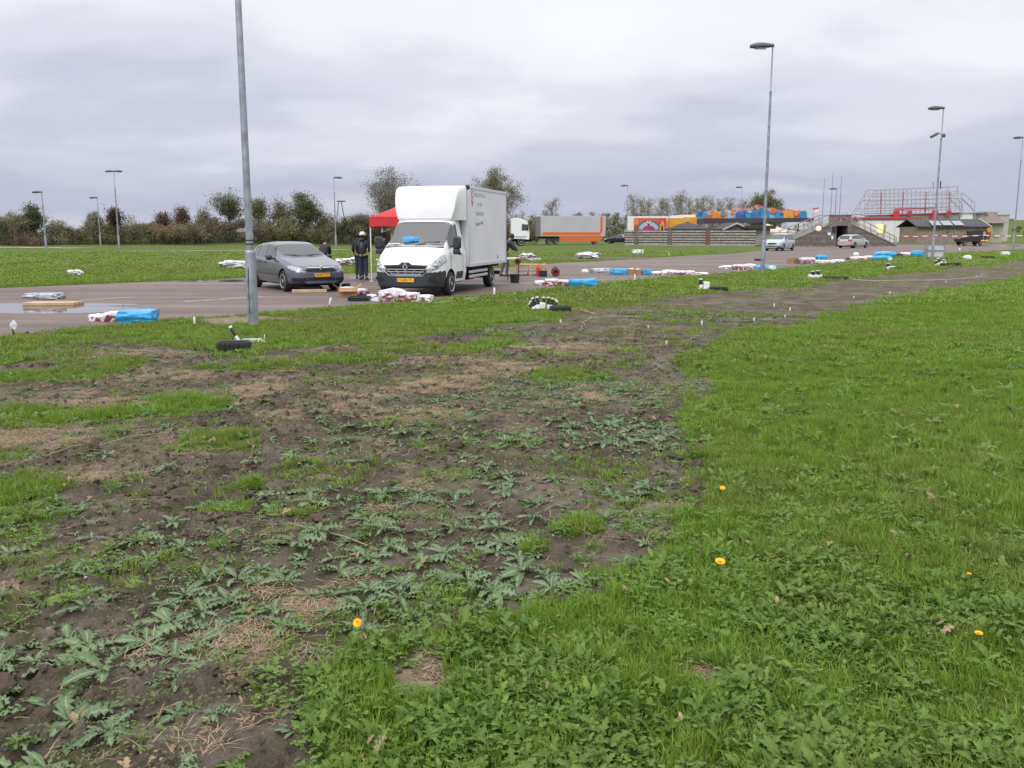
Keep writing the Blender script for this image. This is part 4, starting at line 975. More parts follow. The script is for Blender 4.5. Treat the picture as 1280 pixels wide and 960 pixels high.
for px, pt, lb in ((1027, 222, 'leftmost of three thin distant masts'), (1037, 214, 'tallest of three thin distant masts'), (1048, 220, 'rightmost of three thin distant masts')):
    q = P(px, 290, 520); zt = P(px, pt, 520).z; b = MB(); b.tube([(0, 0, 0), (0, 0, zt)], [.28, .12], 5); tag(b.build('radio_mast', M_GALV), lb, 'mast').location = (q.x, 520, 0)

# ================================================================== wooden fence
M_WOOD = mat('weathered_wood', (.34, .305, .285), .9, var=.28, scale=3, bump=.3, bscale=30)
M_WOOD2 = mat('weathered_wood_dark', (.15, .125, .115), .9, var=.3, scale=3)
M_DARK = mat('painted_recess_shade', (.020, .020, .022), .9)  # near-black colour standing in for shade inside the bridge openings
f0, f1 = Vector((*G(781, 306.6), 0)), Vector((*G(944, 307.6), 0))
fd = (f1 - f0); FL = fd.length; fa = math.atan2(fd.y, fd.x)
fen = thing('wooden_fence', 'long fence of grey horizontal boards with dark posts before the fairground', 'fence', f0, fa)
M_BACK = mat('fence_backing', (.045, .04, .038), .9); M_POSTR = mat('red_brown_post', (.20, .075, .06), .85, var=.2)
cuts = [0, .09, .355, .645, 1.0]
slat = None
for i in range(4):
    a, c = cuts[i] * FL + (.35 if i else 0), cuts[i + 1] * FL - (.25 if i < 3 else 0)
    b = MB(); b.box(((a + c) / 2, .05, 1.02), (c - a, .02, 1.86)); b.build('backing_board', M_BACK, fen)
    for j in range(6):
        b = MB(); b.box(((a + c) / 2, 0, .20 + j * .325), (c - a, .035, .20), bev=.004); b.build('plank', M_WOOD, fen)
    b = MB(); b.box((c + .3, .01, 1.0), (.52, .16, 2.06), bev=.02)
    if i < 3: b.build('post', M_POSTR if i == 2 else M_WOOD2, fen)
b = MB(); b.box((FL / 2, .02, .04), (FL, .25, .09)); b.build('footing', mat('concrete', (.33, .32, .30), .9, var=.2), fen)

# ---- sheds behind the fence
M_ROOF = mat('dark_roofing', (.045, .045, .050), .8, var=.3, scale=2); M_TRIM = mat('pale_trim', (.42, .41, .40), .7)
def gable(name, label, cat, px0, px1, py_ridge, py_eave, py_base, Y, depth, wall, roof, along='x', trim=None):
    a, c = P(px0, py_base, Y), P(px1, py_base, Y); w = c.x - a.x; ze, zr = P(px0, py_eave, Y).z, P(px0, py_ridge, Y).z
    t = thing(name, label, cat, (a.x, Y, 0))
    b = MB()
    if along == 'x':
        b.box((w / 2, depth / 2, ze / 2), (w, depth, ze)); b.build('wall', wall, t)
        b = MB(); b.prism([(-.4, ze - .1), (depth / 2, zr), (depth + .4, ze - .1), (depth + .4, ze + .05), (depth / 2, zr + .16), (-.4, ze + .05)], w + .6, frame((-.3, 0, 0), (0, 1, 0), (0, 0, 1)))
        b.build('roof', roof, t)
    else:
        b.prism([(0, 0), (w, 0), (w, ze), (w / 2, zr - .1), (0, ze)], depth, frame((0, depth, 0), (1, 0, 0), (0, 0, 1))); b.build('wall', wall, t)
        b = MB(); b.prism([(-.35, ze - .12), (w / 2, zr), (w + .35, ze - .12), (w + .35, ze + .04), (w / 2, zr + .16), (-.35, ze + .04)], depth + .6, frame((0, depth + .3, 0), (1, 0, 0), (0, 0, 1))); rf = b.build('roof', roof, t)
        if trim:
            b = MB(); b.prism([(-.4, ze - .16), (w / 2, zr - .06), (w + .4, ze - .16), (w + .4, ze + .06), (w / 2, zr + .18), (-.4, ze + .06)], .06, frame((0, -.31, 0), (1, 0, 0), (0, 0, 1))); b.build('barge_board', trim, rf)
    return t
gable('garden_shed', 'small gabled shed with pale roof edge just behind the fence', 'shed', 906, 933, 279.6, 286.5, 305, 119, 6, M_WOOD2, M_ROOF, 'y', M_TRIM)
t = thing('wooden_shed', 'flat-roofed dark wooden shed behind the tall lamp post', 'shed', (P(935, 300, 118).x, 118, 0)); w = P(962, 300, 118).x - t.location.x
zt = P(940, 286, 118).z; b = MB(); b.box((w / 2, 2, zt / 2), (w, 4, zt))
b.build('wall', M_WOOD2, t)
for j in range(8):
    b = MB(); b.box((w / 2, -.03, .18 + j * zt / 8.3), (w, .035, .22), bev=.004); b.build('plank', M_WOOD, t)
b = MB(); b.box((w / 2 + .1, 1.8, zt + .2), (w + .9, 5, .42), bev=.03); b.build('roof', M_ROOF, t)
def pyramid(name, label, cat, px0, px1, ptop, peave, pbase, Y, m, legm=None):
    a, c = P(px0, pbase, Y), P(px1, pbase, Y); w = c.x - a.x; ze, zr = P(px0, peave, Y).z, P(px0, ptop, Y).z; t = thing(name, label, cat, (a.x, Y, 0)); b = MB()
    n = 6; rings = []
    for k in range(n + 1):
        f = k / n; s = (1 - f) ** 1.12; z = ze + (zr - ze) * f ** .92; hw = w / 2 * max(s, .02)
        rings.append([Vector((w / 2 - hw, w / 2 - hw, z)), Vector((w / 2 + hw, w / 2 - hw, z)), Vector((w / 2 + hw, w / 2 + hw, z)), Vector((w / 2 - hw, w / 2 + hw, z))])
    rings.insert(0, [Vector((p.x, p.y, ze - .35)) for p in rings[0]])
    b.loft(rings); b.build('canopy', m, t)
    for x_, y_ in ((.1, .1), (w - .1, .1), (w - .1, w - .1), (.1, w - .1)):
        b = MB(); b.tube([(x_, y_, 0), (x_, y_, ze)], .06, 6); b.build('leg', legm or M_GALV, t)
    return t
pyramid('dark_tent', 'black peaked tent roof in front of the orange trailer', 'tent', 838, 888, 276.5, 286, 305, 126, M_ROOF)
pyramid('beige_tent', 'beige tent roof beside the wooden bridge', 'tent', 938, 994, 279.5, 290, 304, 121, mat('beige_canvas', (.52, .45, .37), .85, var=.1))

# ---- painted fairground trailer
M_WHITE = mat('white_panel', (.72, .73, .74), .5, var=.06, scale=1.5)
def flat(poly_px, Y, m, name, parent, thick=.05):
    pts = [P(px, py, Y) for px, py in poly_px]; o = parent.location; b = MB()
    b.prism([(p.x - o.x, p.z - o.z) for p in pts], thick, frame((0, Y - o.y, 0), (1, 0, 0), (0, 0, 1)))
    return b.build(name, m, parent)
YT = 140
t = thing('showman_trailer', 'fairground trailer painted red, magenta and orange with a curved banner', 'trailer', (P(792, 300, YT).x, YT, 0))
a, c = P(785, 304, YT), P(834, 304, YT); zt = P(790, 270.5, YT).z; w = c.x - a.x
b = MB(); b.box((w / 2 - (t.location.x - a.x), 1.3, zt / 2 + .3), (w, 2.4, zt - .6), bev=.04); b.build('body', M_WHITE, t)
flat([(792.5, 292), (833, 292), (833, 272.5), (792.5, 272.5)], YT - .02, mat('fair_red', (.52, .045, .06), .5, col2=(.62, .14, .05), scale=.35), 'painted_panel', t)
flat([(792.8, 281), (798, 281), (798, 273), (792.8, 273)], YT - .08, mat('fair_orange', (.72, .22, .05), .5), 'orange_field', t)
flat([(793, 292), (797, 292), (797.5, 284), (793, 284)], YT - .08, mat('fair_dark', (.05, .035, .02), .6, col2=(.25, .12, .02), scale=1.2), 'dark_field', t)
def arc(cx, cy, r0, r1, a0, a1, n=12): return [(cx + r0 * math.cos(R(a)), cy - r0 * math.sin(R(a))) for a in np.linspace(a0, a1, n)] + [(cx + r1 * math.cos(R(a)), cy - r1 * math.sin(R(a))) for a in np.linspace(a1, a0, n)]
flat([(799 + 0, 292)] + [(811 + 12 * math.cos(R(a)), 292 - 12 * math.sin(R(a))) for a in np.linspace(180, 0, 16)], YT - .10, mat('fair_magenta', (.48, .03, .13), .5), 'magenta_arch', t)
flat(arc(811, 292, 8, 11.5, 20, 160), YT - .12, mat('fair_purple', (.22, .06, .25), .5), 'purple_arch', t)
flat(arc(811, 291, 9, 14, 105, 158), YT - .16, mat('fair_banner', (.36, .45, .50), .5), 'banner', t); flat(arc(811, 291, 9, 14, 22, 75), YT - .16, MATS['fair_banner'], 'banner', t)
flat(arc(811, 291, 14, 16.2, 100, 152), YT - .14, mat('fair_teal', (.05, .16, .20), .5), 'banner_edge', t); flat(arc(811, 291, 14, 16.2, 28, 80), YT - .14, MATS['fair_teal'], 'banner_edge', t)
text('lettering', 'M', 1.05, M_WHITE, t, frame(P(811, 279.5, YT - .2) - t.location, (1, 0, 0), (0, 0, 1)), .02)
flat([(806, 290.6), (814.5, 290.6), (814.5, 288.6), (806, 288.6)], YT - .18, M_WHITE, 'name_plate', t)
flat([(824, 291.5), (831, 291.5), (830, 280), (828, 275), (825.5, 281)], YT - .10, mat('fair_flame', (.80, .36, .06), .5), 'flame', t); flat([(826, 291), (829.5, 291), (828.6, 283), (827.6, 280), (826.6, 284)], YT - .16, mat('fair_black', (.04, .03, .03), .5), 'dark_shape', t)
t = thing('orange_trailer', 'yellow and orange fairground trailer with white top beside the painted one', 'trailer', (P(834.5, 300, YT).x, YT + .4, 0))
M_OY = mat('fair_yellow', (.72, .42, .03), .5, col2=(.72, .24, .03), scale=.5)
flat([(834.5, 304), (867, 304), (867, 272), (852, 271.5), (852, 273.5), (834.5, 273.5)], YT + .4, M_OY, 'body', t, 2.4)
flat([(834.5, 273), (866, 273), (866, 269), (850, 268.6), (834.5, 270.5)], YT + .5, M_WHITE, 'top', t, 2.0); flat([(834.5, 274.4), (862, 274.4), (848, 277.5), (841, 277)], YT + .32, mat('fair_pale', (.80, .70, .45), .5), 'pale_swoosh', t)
flat([(864.5, 280), (869, 280), (869, 268), (864.5, 268)], YT + .2, mat('fair_gold', (.70, .55, .10), .5), 'end_panel', t, .6); flat([(860.5, 272), (863.6, 272), (863.6, 268.4), (860.5, 268.4)], YT + .3, mat('fair_blue', (.05, .16, .40), .5), 'blue_panel', t)

# ---- wave ride: blue, orange and red scenery on a dark platform
YR = 134
t = thing('wave_ride', 'fairground ride with blue and orange painted waves on a dark platform', 'ride', (P(871, 300, YR).x, YR, 0))
flat([(871, 280), (1002, 277.5), (1004, 273), (871, 273.5)], YR, mat('ride_platform', (.045, .042, .05), .6), 'platform', t, 5)
flat([(871, 274.2), (1002, 274), (1002, 272.8), (871, 273)], YR - .06, mat('ride_edge', (.30, .27, .20), .6), 'platform_edge', t, .1)
rm = [mat('ride_blue', (.03, .17, .42), .45, col2=(.05, .32, .50), scale=1.3), mat('ride_deep_blue', (.02, .07, .28), .45, col2=(.08, .22, .45), scale=1.1), mat('ride_orange', (.62, .16, .03), .45, col2=(.70, .34, .06), scale=1.3), mat('ride_red', (.50, .05, .04), .45, col2=(.60, .22, .06), scale=1.2), mat('ride_pale', (.35, .55, .60), .45, col2=(.10, .35, .52), scale=1.4)]
rr = random.Random(3)
def rtop(px): return 263.5 - 5.5 * math.exp(-((px - 948) / 15) ** 2) + 1.2 * math.sin(px * .33) - 1.8 * math.exp(-((px - 1003) / 8) ** 2) * 0
for k, (x0, x1, mi) in enumerate(((871, 884, 0), (882, 893, 3), (890, 900, 2), (898, 911, 2), (909, 921, 4), (919, 931, 1), (929, 941, 0), (939, 952, 1), (950, 961, 0), (959, 970, 4), (968, 981, 0), (979, 991, 2), (988, 1001, 3), (998, 1008, 0))):
    n = 7; top = [(x0 + (x1 - x0) * i / n, rtop(x0 + (x1 - x0) * i / n) + .9 * math.sin(i * 2.1 + k) + (1.2 if 0 < i < n else 2.2)) for i in range(n + 1)]
    flat([(x0, 273.2)] + [(x1, 273.2)] + top[::-1], YR + .3 - .12 * (k % 3), rm[mi], 'wave_panel', t, .35)
for k in range(13):
    x0 = 876 + k * 10 + rr.uniform(-2, 2); y0 = rtop(x0) + 3.5; r_ = rr.uniform(2.2, 4)
    flat([(x0 + r_ * math.cos(a) * (1 + .3 * math.sin(3 * a + k)), y0 - r_ * .75 * math.sin(a) * (1 + .25 * math.cos(2 * a + k))) for a in np.linspace(0, 6.0, 12)], YR - .12 - .03 * (k % 2), rm[(k * 3 + 1) % 5], 'painted_swirl', t, .06)
b = MB(); pts = [P(px, rtop(px) - .4, YR + .5) - t.location for px in np.linspace(912, 1000, 40)]; b.tube(pts, .09, 6); b.build('track_rail', rm[3], t)
b = MB(); pts = [P(px, rtop(px) + 1.4, YR + 3) - t.location for px in np.linspace(880, 1004, 40)]; b.tube(pts, .12, 6); b.build('track_rail', rm[2], t)
for px in (876, 900, 925, 950, 975, 998):
    q = P(px, 280, YR + 1) - t.location; b = MB(); b.tube([(q.x, 1, 0), (q.x, 1, q.z)], .1, 6); b.build('support', M_LAMP, t)
t2 = thing('flag', 'small white and red flag flying at the right end of the ride', 'flag', (P(1016, 273, YR).x, YR, 0)); z1, z2 = P(1016, 273, YR).z, P(1016, 259, YR).z
b = MB(); b.tube([(0, 0, 0), (0, 0, z2)], .03, 6); b.build('pole', M_GALV, t2); b = MB(); b.box((.35, 0, z2 - .5), (.9, .03, .35), ry=R(-12)); b.build('cloth', M_WHITE, t2); b = MB(); b.box((.35, -.02, z2 - .2), (.9, .03, .2), ry=R(-12)); b.build('stripe', mat('flag_red', (.5, .08, .08), .7), t2)

# ================================================================== wooden stair bridge
YB = 113.5
t = thing('stair_bridge', 'grey wooden footbridge with stairs up both sides and a dark passage', 'bridge', (P(1052, 300, YB).x, YB, 0))
M_BRD = mat('bridge_boards', (.185, .165, .155), .9, var=.25, scale=2.5); M_RAIL = mat('bridge_rail', (.30, .275, .25), .85, var=.2, scale=3)
def bl(px, py): q = P(px, py, YB); return (q.x - t.location.x, max(q.z, 0))
def wedge(poly, name, y0=0., dep=3.6, m=None):
    b = MB(); b.prism([bl(*p) for p in poly], dep, frame((0, y0 + dep, 0), (1, 0, 0), (0, 0, 1))); return b.build(name, m or M_BRD, t)
wedge([(984, 308), (1045.5, 308), (1045.5, 279.5), (1038, 279.8), (990, 300.5)], 'ramp_body'); wedge([(1060, 308), (1121, 308), (1121, 306.4), (1064, 279.8), (1060, 279.5)], 'ramp_body'); wedge([(1045.5, 282.2), (1060, 282.2), (1060, 279.5), (1045.5, 279.5)], 'deck_beam'); wedge([(1045.5, 308), (1060, 308), (1060, 282), (1045.5, 282)], 'passage_shade_panel', 3.3, .2, M_DARK)  # near-black panel closes the open passage, its shade put into the colour
for k in range(11):                                            # boards of the two side walls
    py = 305.8 - k * 2.15
    xl = max(986, 990 + (300.5 - py) * (48 / 20.7)) + .6; xr = 1118.5 - (306.4 - py) * (55 / 26.6) - 1.6
    if xl < 1044: b = MB(); p, q = bl(xl, py), bl(1045.2, py); b.box(((p[0] + q[0]) / 2, -.02, p[1] + .1), (q[0] - p[0], .03, .165), bev=.004); b.build('plank', M_BRD if k % 3 else M_WOOD2, t)
    if xr > 1062: b = MB(); p, q = bl(1060.3, py), bl(xr, py); b.box(((p[0] + q[0]) / 2, -.02, p[1] + .1), (q[0] - p[0], .03, .165), bev=.004); b.build('plank', M_BRD if k % 3 else M_WOOD2, t)
def rail(p, q, y, r_=.07, m=None, name='handrail'):
    b = MB(); a, c = bl(*p), bl(*q); b.tube([(a[0], y, a[1]), (c[0], y, c[1])], r_, 4); b.build(name, m or M_RAIL, t)
for y in (-.05, 3.6):
    rail((990, 300), (1038, 279.4), y, .10, name='stringer'); rail((985, 288.5), (1036, 268.6), y); rail((988, 294), (1037, 273.8), y, .05)
    rail((1036, 268.6), (1064, 268.6), y); rail((1064, 268.6), (1120, 296.2), y); rail((1064, 279.4), (1120, 306), y, .10, name='stringer'); rail((1064, 274), (1120, 301), y, .05)
    for k in range(6):
        f = k / 5; rail((985 + 51 * f, 303 - 23 * f), (985 + 51 * f, 288 - 19.6 * f), y, .06, name='rail_post')
    for k in range(8):
        f = k / 7; rail((1064 + 56 * f, 279.6 + 26.5 * f), (1064 + 56 * f, 268 + 27.6 * f), y, .06, name='rail_post')
wedge([(1036, 279.6), (1047, 279.6), (1047, 268.9), (1036, 268.9)], 'deck_screen', 0, .08); wedge([(1047, 279.6), (1063.6, 279.6), (1063.6, 275.5), (1047, 275.5)], 'deck_screen', 0, .08); wedge([(1047, 272.6), (1063.6, 272.6), (1063.6, 269), (1047, 269)], 'deck_screen', 0, .08)
wedge([(1040.2, 291), (1044.6, 291), (1044.6, 283.4), (1040.2, 283.4)], 'window', -.05, .08, M_DARK); wedge([(1034.4, 294), (1038.2, 294), (1038.2, 290.6), (1034.4, 290.6)], 'notice', -.08, .05, M_WHITE); wedge([(1039, 299), (1041.4, 299), (1041.4, 294.6), (1039, 294.6)], 'notice', -.08, .05, M_WHITE)  # first piece: flat near-black board, painted shade of a recess, no glazing
# people-sized clutter seen beside the bridge stairs
t = thing('glowing_globe', 'orange lit globe lamp by the foot of the bridge stairs', 'lamp', (P(987, 287, 122).x, 110.5, 0)); b = MB(); b.tube([(0, 0, 0), (0, 0, 1.9)], .05, 6); b.build('pole', M_LAMP, t)
b = MB(); b.lathe([(.02, 1.85), (.25, 1.95), (.33, 2.15), (.25, 2.38), (.02, 2.45)], 12); b.build('globe', mat('globe_glow', (.9, .6, .35), .5, emit=(1., .62, .35), es=.9), t)

# ================================================================== grandstand frame, white hall, brick building, pavilion
YW = 160
def at(t, px, py, Y): q = P(px, py, Y); return Vector((q.x - t.location.x, q.y - t.location.y, max(q.z, 0)))
t = thing('white_hall', 'long white hall with a red roof edge and a lit yellow window', 'building', (P(1072, 300, YW).x, YW, 0))
M_REDT = mat('red_trim', (.40, .045, .055), .6); w = at(t, 1147.5, 300, YW).x; zt = at(t, 1100, 275, YW).z
b = MB(); b.box((w / 2, 4, zt / 2), (w, 8, zt)); b.build('wall', M_WHITE, t); b = MB(); b.box((w / 2 - .2, 4, zt + .25), (w + 1.2, 8.4, .42), bev=.03); b.build('roof_edge', M_REDT, t)
for k in range(1, 5): b = MB(); b.box((w * k / 5, -.01, zt / 2), (.06, .04, zt - .1)); b.build('panel_joint', mat('panel_joint', (.45, .46, .47), .6), t)
q0, q1 = at(t, 1095, 291, YW), at(t, 1104, 281, YW); b = MB(); b.box(((q0.x + q1.x) / 2, -.03, (q0.z + q1.z) / 2), (q1.x - q0.x, .06, q1.z - q0.z)); wi = b.build('window', mat('lit_window', (.8, .65, .3), .4, emit=(1., .80, .30), es=.95), t)
b = MB(); b.box((q1.x + .25, -.05, (q0.z + q1.z) / 2), (.42, .08, q1.z - q0.z + .1)); b.build('shutter', mat('ochre_shutter', (.45, .32, .10), .6), t)
t = thing('steel_grandstand', 'open steel scaffold of a fairground ride with red braces', 'ride', (P(1075, 300, YW + 9).x, YW + 9, 0)); YS = YW + 9
M_STEEL = mat('grey_steel', (.40, .40, .43), .5, .1); M_REDS = mat('red_steel', (.42, .04, .055), .5)
def bar(p, q, r_=.085, y=0, m=None, name='bar'):
    b = MB(); a, c = at(t, *p, YS), at(t, *q, YS); b.tube([(a.x, y, a.z), (c.x, y, c.z)], r_, 5); b.build(name, m or M_STEEL, t)
for y in (0, 4.5):
    dx = 0 if y == 0 else 3; dyy = 0 if y == 0 else -2
    bar((1093 + dx, 237.6 + dyy), (1197 + dx, 233 + dyy), .10, y); bar((1087 + dx, 250.8 + dyy), (1203 + dx, 247.4 + dyy), .12, y); bar((1076 + dx, 269 + dyy), (1220, 265.6), .12, y); bar((1090 + dx, 246 + dyy), (1202, 242), .07, y); bar((1080, 260), (1200, 258), .06, y); bar((1075, 268), (1093 + dx, 237.6 + dyy), .12, y); bar((1079, 268), (1088 + dx, 251 + dyy), .08, y)
    bar((1202, 247.4), (1219, 264), .14, y); bar((1203, 241), (1219, 254), .08, y); bar((1218.5, 255), (1218.5, 275), .08, y); bar((1214, 249), (1214, 262), .06, y); bar((1197 + dx, 233), (1197 + dx, 247), .10, y); bar((1202, 241), (1202, 270), .10, y)
    for k in range(22):
        px = 1084 + k * 5.5 + dx; bar((px, 268.6), (px, (238 if 1092 < px < 1198 else 250) + dyy), .055, y)
    for k in range(6): bar((1094 + k * 18, 266), (1108 + k * 18, 251), .05, y)
    for py in (255.5, 263.5, 241.8): bar((1092, py), (1200, py - 2.5), .05, y)
for px in (1101, 1128.5, 1157, 1186): bar((px - 1.5, 268), (px, 240), .10, -.3, mat('faded_red_steel', (.30, .16, .17), .6), 'red_mast')
for px, w_ in ((1117, 6), (1135, 3), (1165, 6), (1183, 4)):
    b = MB(); q = at(t, px, 267 if w_ < 5 else 270, YS); b.prism([(q.x - w_ * .12, q.z - (.9 if w_ > 5 else .4)), (q.x + w_ * .12, q.z - (.9 if w_ > 5 else .4)), (q.x + w_ * .10, q.z + (1.0 if w_ > 5 else .5)), (q.x - w_ * .02, q.z + (1.0 if w_ > 5 else .5))], .8, frame((0, -.2, 0), (1, 0, 0), (0, 0, 1))); b.build('red_brace', M_REDS, t)
bar((1117, 261.5), (1167, 259.8), .13, -.5, M_REDS, 'red_beam'); bar((1112, 268.6), (1200, 266), .11, -.5, M_REDS, 'red_beam'); bar((1112, 268.6), (1112, 268.0), .1, 0)
for px, pt in ((1166.5, 227), (1175.5, 226.4)): bar((px, 236), (px, pt), .13 if px > 1170 else .06, 0, M_LAMP, 'aerial')
a, c = at(t, 1086, 275.5, YS), at(t, 1199.5, 266.4, YS); b = MB(); b.box(((a.x + c.x) / 2, 1.2, (a.z + c.z) / 2), (c.x - a.x, 2, c.z - a.z)); b.build('deck_wall', mat('grey_cladding', (.36, .35, .35), .7, var=.12), t)
a, c = at(t, 1200.5, 275, YS), at(t, 1217, 267, YS); b = MB(); b.box(((a.x + c.x) / 2, 1.2, (a.z + c.z) / 2), (c.x - a.x, 2, c.z - a.z)); b.build('end_wall', M_WHITE, t)
for px in np.linspace(1090, 1215, 10): bar((px, 300), (px, 268), .1, 1.2, None, 'leg')

YK = 148
M_BRICK = mat('brown_brick', (.27, .20, .175), .9, var=.18, scale=2.2)
t = thing('brick_building', 'low brown brick building with dark roof and solar panels', 'building', (P(1146.5, 300, YK).x, YK, 0)); w = at(t, 1232, 300, YK).x; ze = at(t, 1150, 283.5, YK).z; zr = at(t, 1150, 274.6, YK).z
b = MB(); b.box((w / 2, 3.5, ze / 2), (w, 7, ze)); b.build('wall', M_BRICK, t); b = MB(); b.prism([(-.5, ze - .1), (3.5, zr), (7.5, ze - .1), (7.5, ze + .05), (3.5, zr + .15), (-.5, ze + .05)], w + .8, frame((-.4, 0, 0), (0, 1, 0), (0, 0, 1))); rf = b.build('roof', mat('slate_roof', (.040, .042, .052), .7, var=.25, scale=1.5), t)
b = MB(); b.prism([(-.6, ze - .15), (3.5, zr + .02), (7.6, ze - .15), (7.6, ze + .12), (3.5, zr + .24), (-.6, ze + .12)], .14, frame((w + .38, 0, 0), (0, 1, 0), (0, 0, 1))); b.build('barge_board', M_TRIM, rf)
sl_ = math.atan2(zr - ze, 4.0)
for k in range(3):
    b = MB(); q = at(t, 1168 + k * 14, 283, YK); b.prism([(0, 0), (1.55, 0), (2.0, 2.6), (.45, 2.6)], .06, frame((q.x - .6, -.55, ze + .22), (1, 0, 0), (0, math.cos(sl_), math.sin(sl_)))); b.build('solar_panel', mat('solar_panel', (.24, .25, .27), .25), rf)
for k, (px, wp) in enumerate(((1182, 5), (1191, 3), (1222, 3))):
    a = at(t, px, 291.5, YK); c = at(t, px + wp, 284.5, YK); b = MB(); b.box(((a.x + c.x) / 2, -.02, (a.z + c.z) / 2), (c.x - a.x + .16, .06, c.z - a.z + .16)); wf = b.build('window', M_TRIM, t)
    b = MB(); b.box(((a.x + c.x) / 2, -.06, (a.z + c.z) / 2), (c.x - a.x, .04, c.z - a.z)); b.build('pane', mat('dark_glass', (.03, .035, .045), .12), wf)
    b = MB(); b.box(((a.x + c.x) / 2, -.09, (a.z + c.z) / 2), (c.x - a.x, .03, .06)); b.box(((a.x + c.x) / 2, -.092, (a.z + c.z) / 2), (.06, .03, c.z - a.z)); b.build('glazing_bar', M_TRIM, wf)
b = MB(); q = at(t, 1164, 298, YK); 
YP = 150
t = thing('pavilion', 'small pavilion with brown hipped roof and a red poster', 'pavilion', (P(1232, 300, YP).x, YP, 0)); w = at(t, 1253, 300, YP).x; ze = at(t, 1240, 277.5, YP).z; zr = at(t, 1240, 265, YP).z
b = MB(); b.box((w / 2, 2, ze / 2), (w, 4, ze)); b.build('wall', mat('beige_wall', (.40, .36, .29), .8, var=.15), t); b = MB(); b.loft([[Vector((-.6, -.7, ze - .2)), Vector((w + .6, -.7, ze - .2)), Vector((w + .6, 4.7, ze - .2)), Vector((-.6, 4.7, ze - .2))], [Vector((.25 * w, 1, zr * .62 + ze * .38)), Vector((.75 * w, 1, zr * .62 + ze * .38)), Vector((.75 * w, 3, zr * .62 + ze * .38)), Vector((.25 * w, 3, zr * .62 + ze * .38))], [Vector((.22 * w, 1.6, zr)), Vector((.62 * w, 1.6, zr)), Vector((.62 * w, 2.4, zr)), Vector((.22 * w, 2.4, zr))]]); b.build('roof', mat('thatch', (.20, .17, .155), .95, var=.2), t)
a, c = at(t, 1232.5, 298, YP), at(t, 1239, 279.5, YP); b = MB(); b.box(((a.x + c.x) / 2, -.1, (a.z + c.z) / 2), (c.x - a.x, .08, c.z - a.z)); po = b.build('poster', M_REDT, t); b = MB(); b.lathe([(.3, 0), (.42, .01), (.42, .03), (.3, .03)], 14, frame(((a.x + c.x) / 2, -.16, c.z - 1.0), (1, 0, 0), (0, 0, 1))); b.build('emblem', M_OY, po)
a, c = at(t, 1242, 297, YP), at(t, 1250, 280, YP); b = MB(); b.box(((a.x + c.x) / 2, -.05, (a.z + c.z) / 2), (c.x - a.x, .06, c.z - a.z)); b.build('door', mat('grey_green_door', (.25, .28, .22), .7, col2=(.35, .34, .27), scale=.8), t)
t = thing('white_container', 'tall pale block building at the right of the pavilion', 'building', (P(1246, 300, 175).x, 175, 0)); w = at(t, 1259, 300, 175).x; zt = at(t, 1250, 269, 175).z; b = MB(); b.box((w / 2, 3, zt / 2), (w, 6, zt)); b.build('wall', mat('pale_render', (.42, .41, .40), .8, var=.08), t); b = MB(); b.box((w / 2, 3, zt + .1), (w + .3, 6.3, .25)); b.build('parapet', M_TRIM, t)
for px0, px1, pt, Y, lb in ((1228, 1244, 266, 230, 'grey flat roofed building behind the pavilion'), (1258, 1266, 274, 320, 'grey far building at the right horizon'), (1270, 1279, 277, 360, 'small dark far building at the right edge'), (1282, 1300, 276, 340, 'far pale building outside the right edge')):
    t = thing('far_building', lb, 'building', (P(px0, 290, Y).x, Y, -.5)); w = at(t, px1, 290, Y).x; zt = P(px0, pt, Y).z + .5; b = MB(); b.box((w / 2, 4, zt / 2), (w, 8, zt)); b.build('wall', mat('far_wall', (.25, .25, .27), .8, var=.1), t); b = MB(); b.box((w / 2, 4, zt + .15), (w + .8, 8.5, .4)); b.build('roof', M_TRIM, t)

# ---- red and white barrier tape
def tape_mat():
    m = bpy.data.materials.new('barrier_tape'); m.use_nodes = True; nt = m.node_tree; bsdf = nt.nodes['Principled BSDF']; tcd = nd(nt, 'ShaderNodeTexCoord'); sx = nd(nt, 'ShaderNodeSeparateXYZ'); nt.links.new(tcd.outputs['Object'], sx.inputs[0])
    fr_ = mathn(nt, 'FRACT', mathn(nt, 'MULTIPLY', sx.outputs[0], .9)); nt.links.new(mixc(nt, mathn(nt, 'GREATER_THAN', fr_, .5), (.80, .78, .78), (.62, .07, .06)), bsdf.inputs['Base Color']); return m
a, c = P(1118, 297, 104), P(1292, 294, 92)
t = thing('barrier_tape', 'red and white barrier tape stretched on stakes across the right background', 'tape', (a.x, a.y, 0), math.atan2(c.y - a.y, c.x - a.x)); L = math.hypot(c.x - a.x, c.y - a.y)
b = MB(); n = 60; vs = []
for i in range(n + 1):
    f = i / n; z = 1.35 + .12 * f - .10 * math.sin(math.pi * ((f * 3) % 1)); vs += [(f * L, 0, z - .045), (f * L, 0, z + .045)]
b.add(vs, [(2 * i, 2 * i + 2, 2 * i + 3, 2 * i + 1) for i in range(n)]); b.build('tape', tape_mat(), t, fixn=False)
for f in (0, .333, .667, 1): b = MB(); b.tube([(f * L, .05, 0), (f * L, .05, 1.5)], .03, 6); b.build('stake', M_GALV, t)

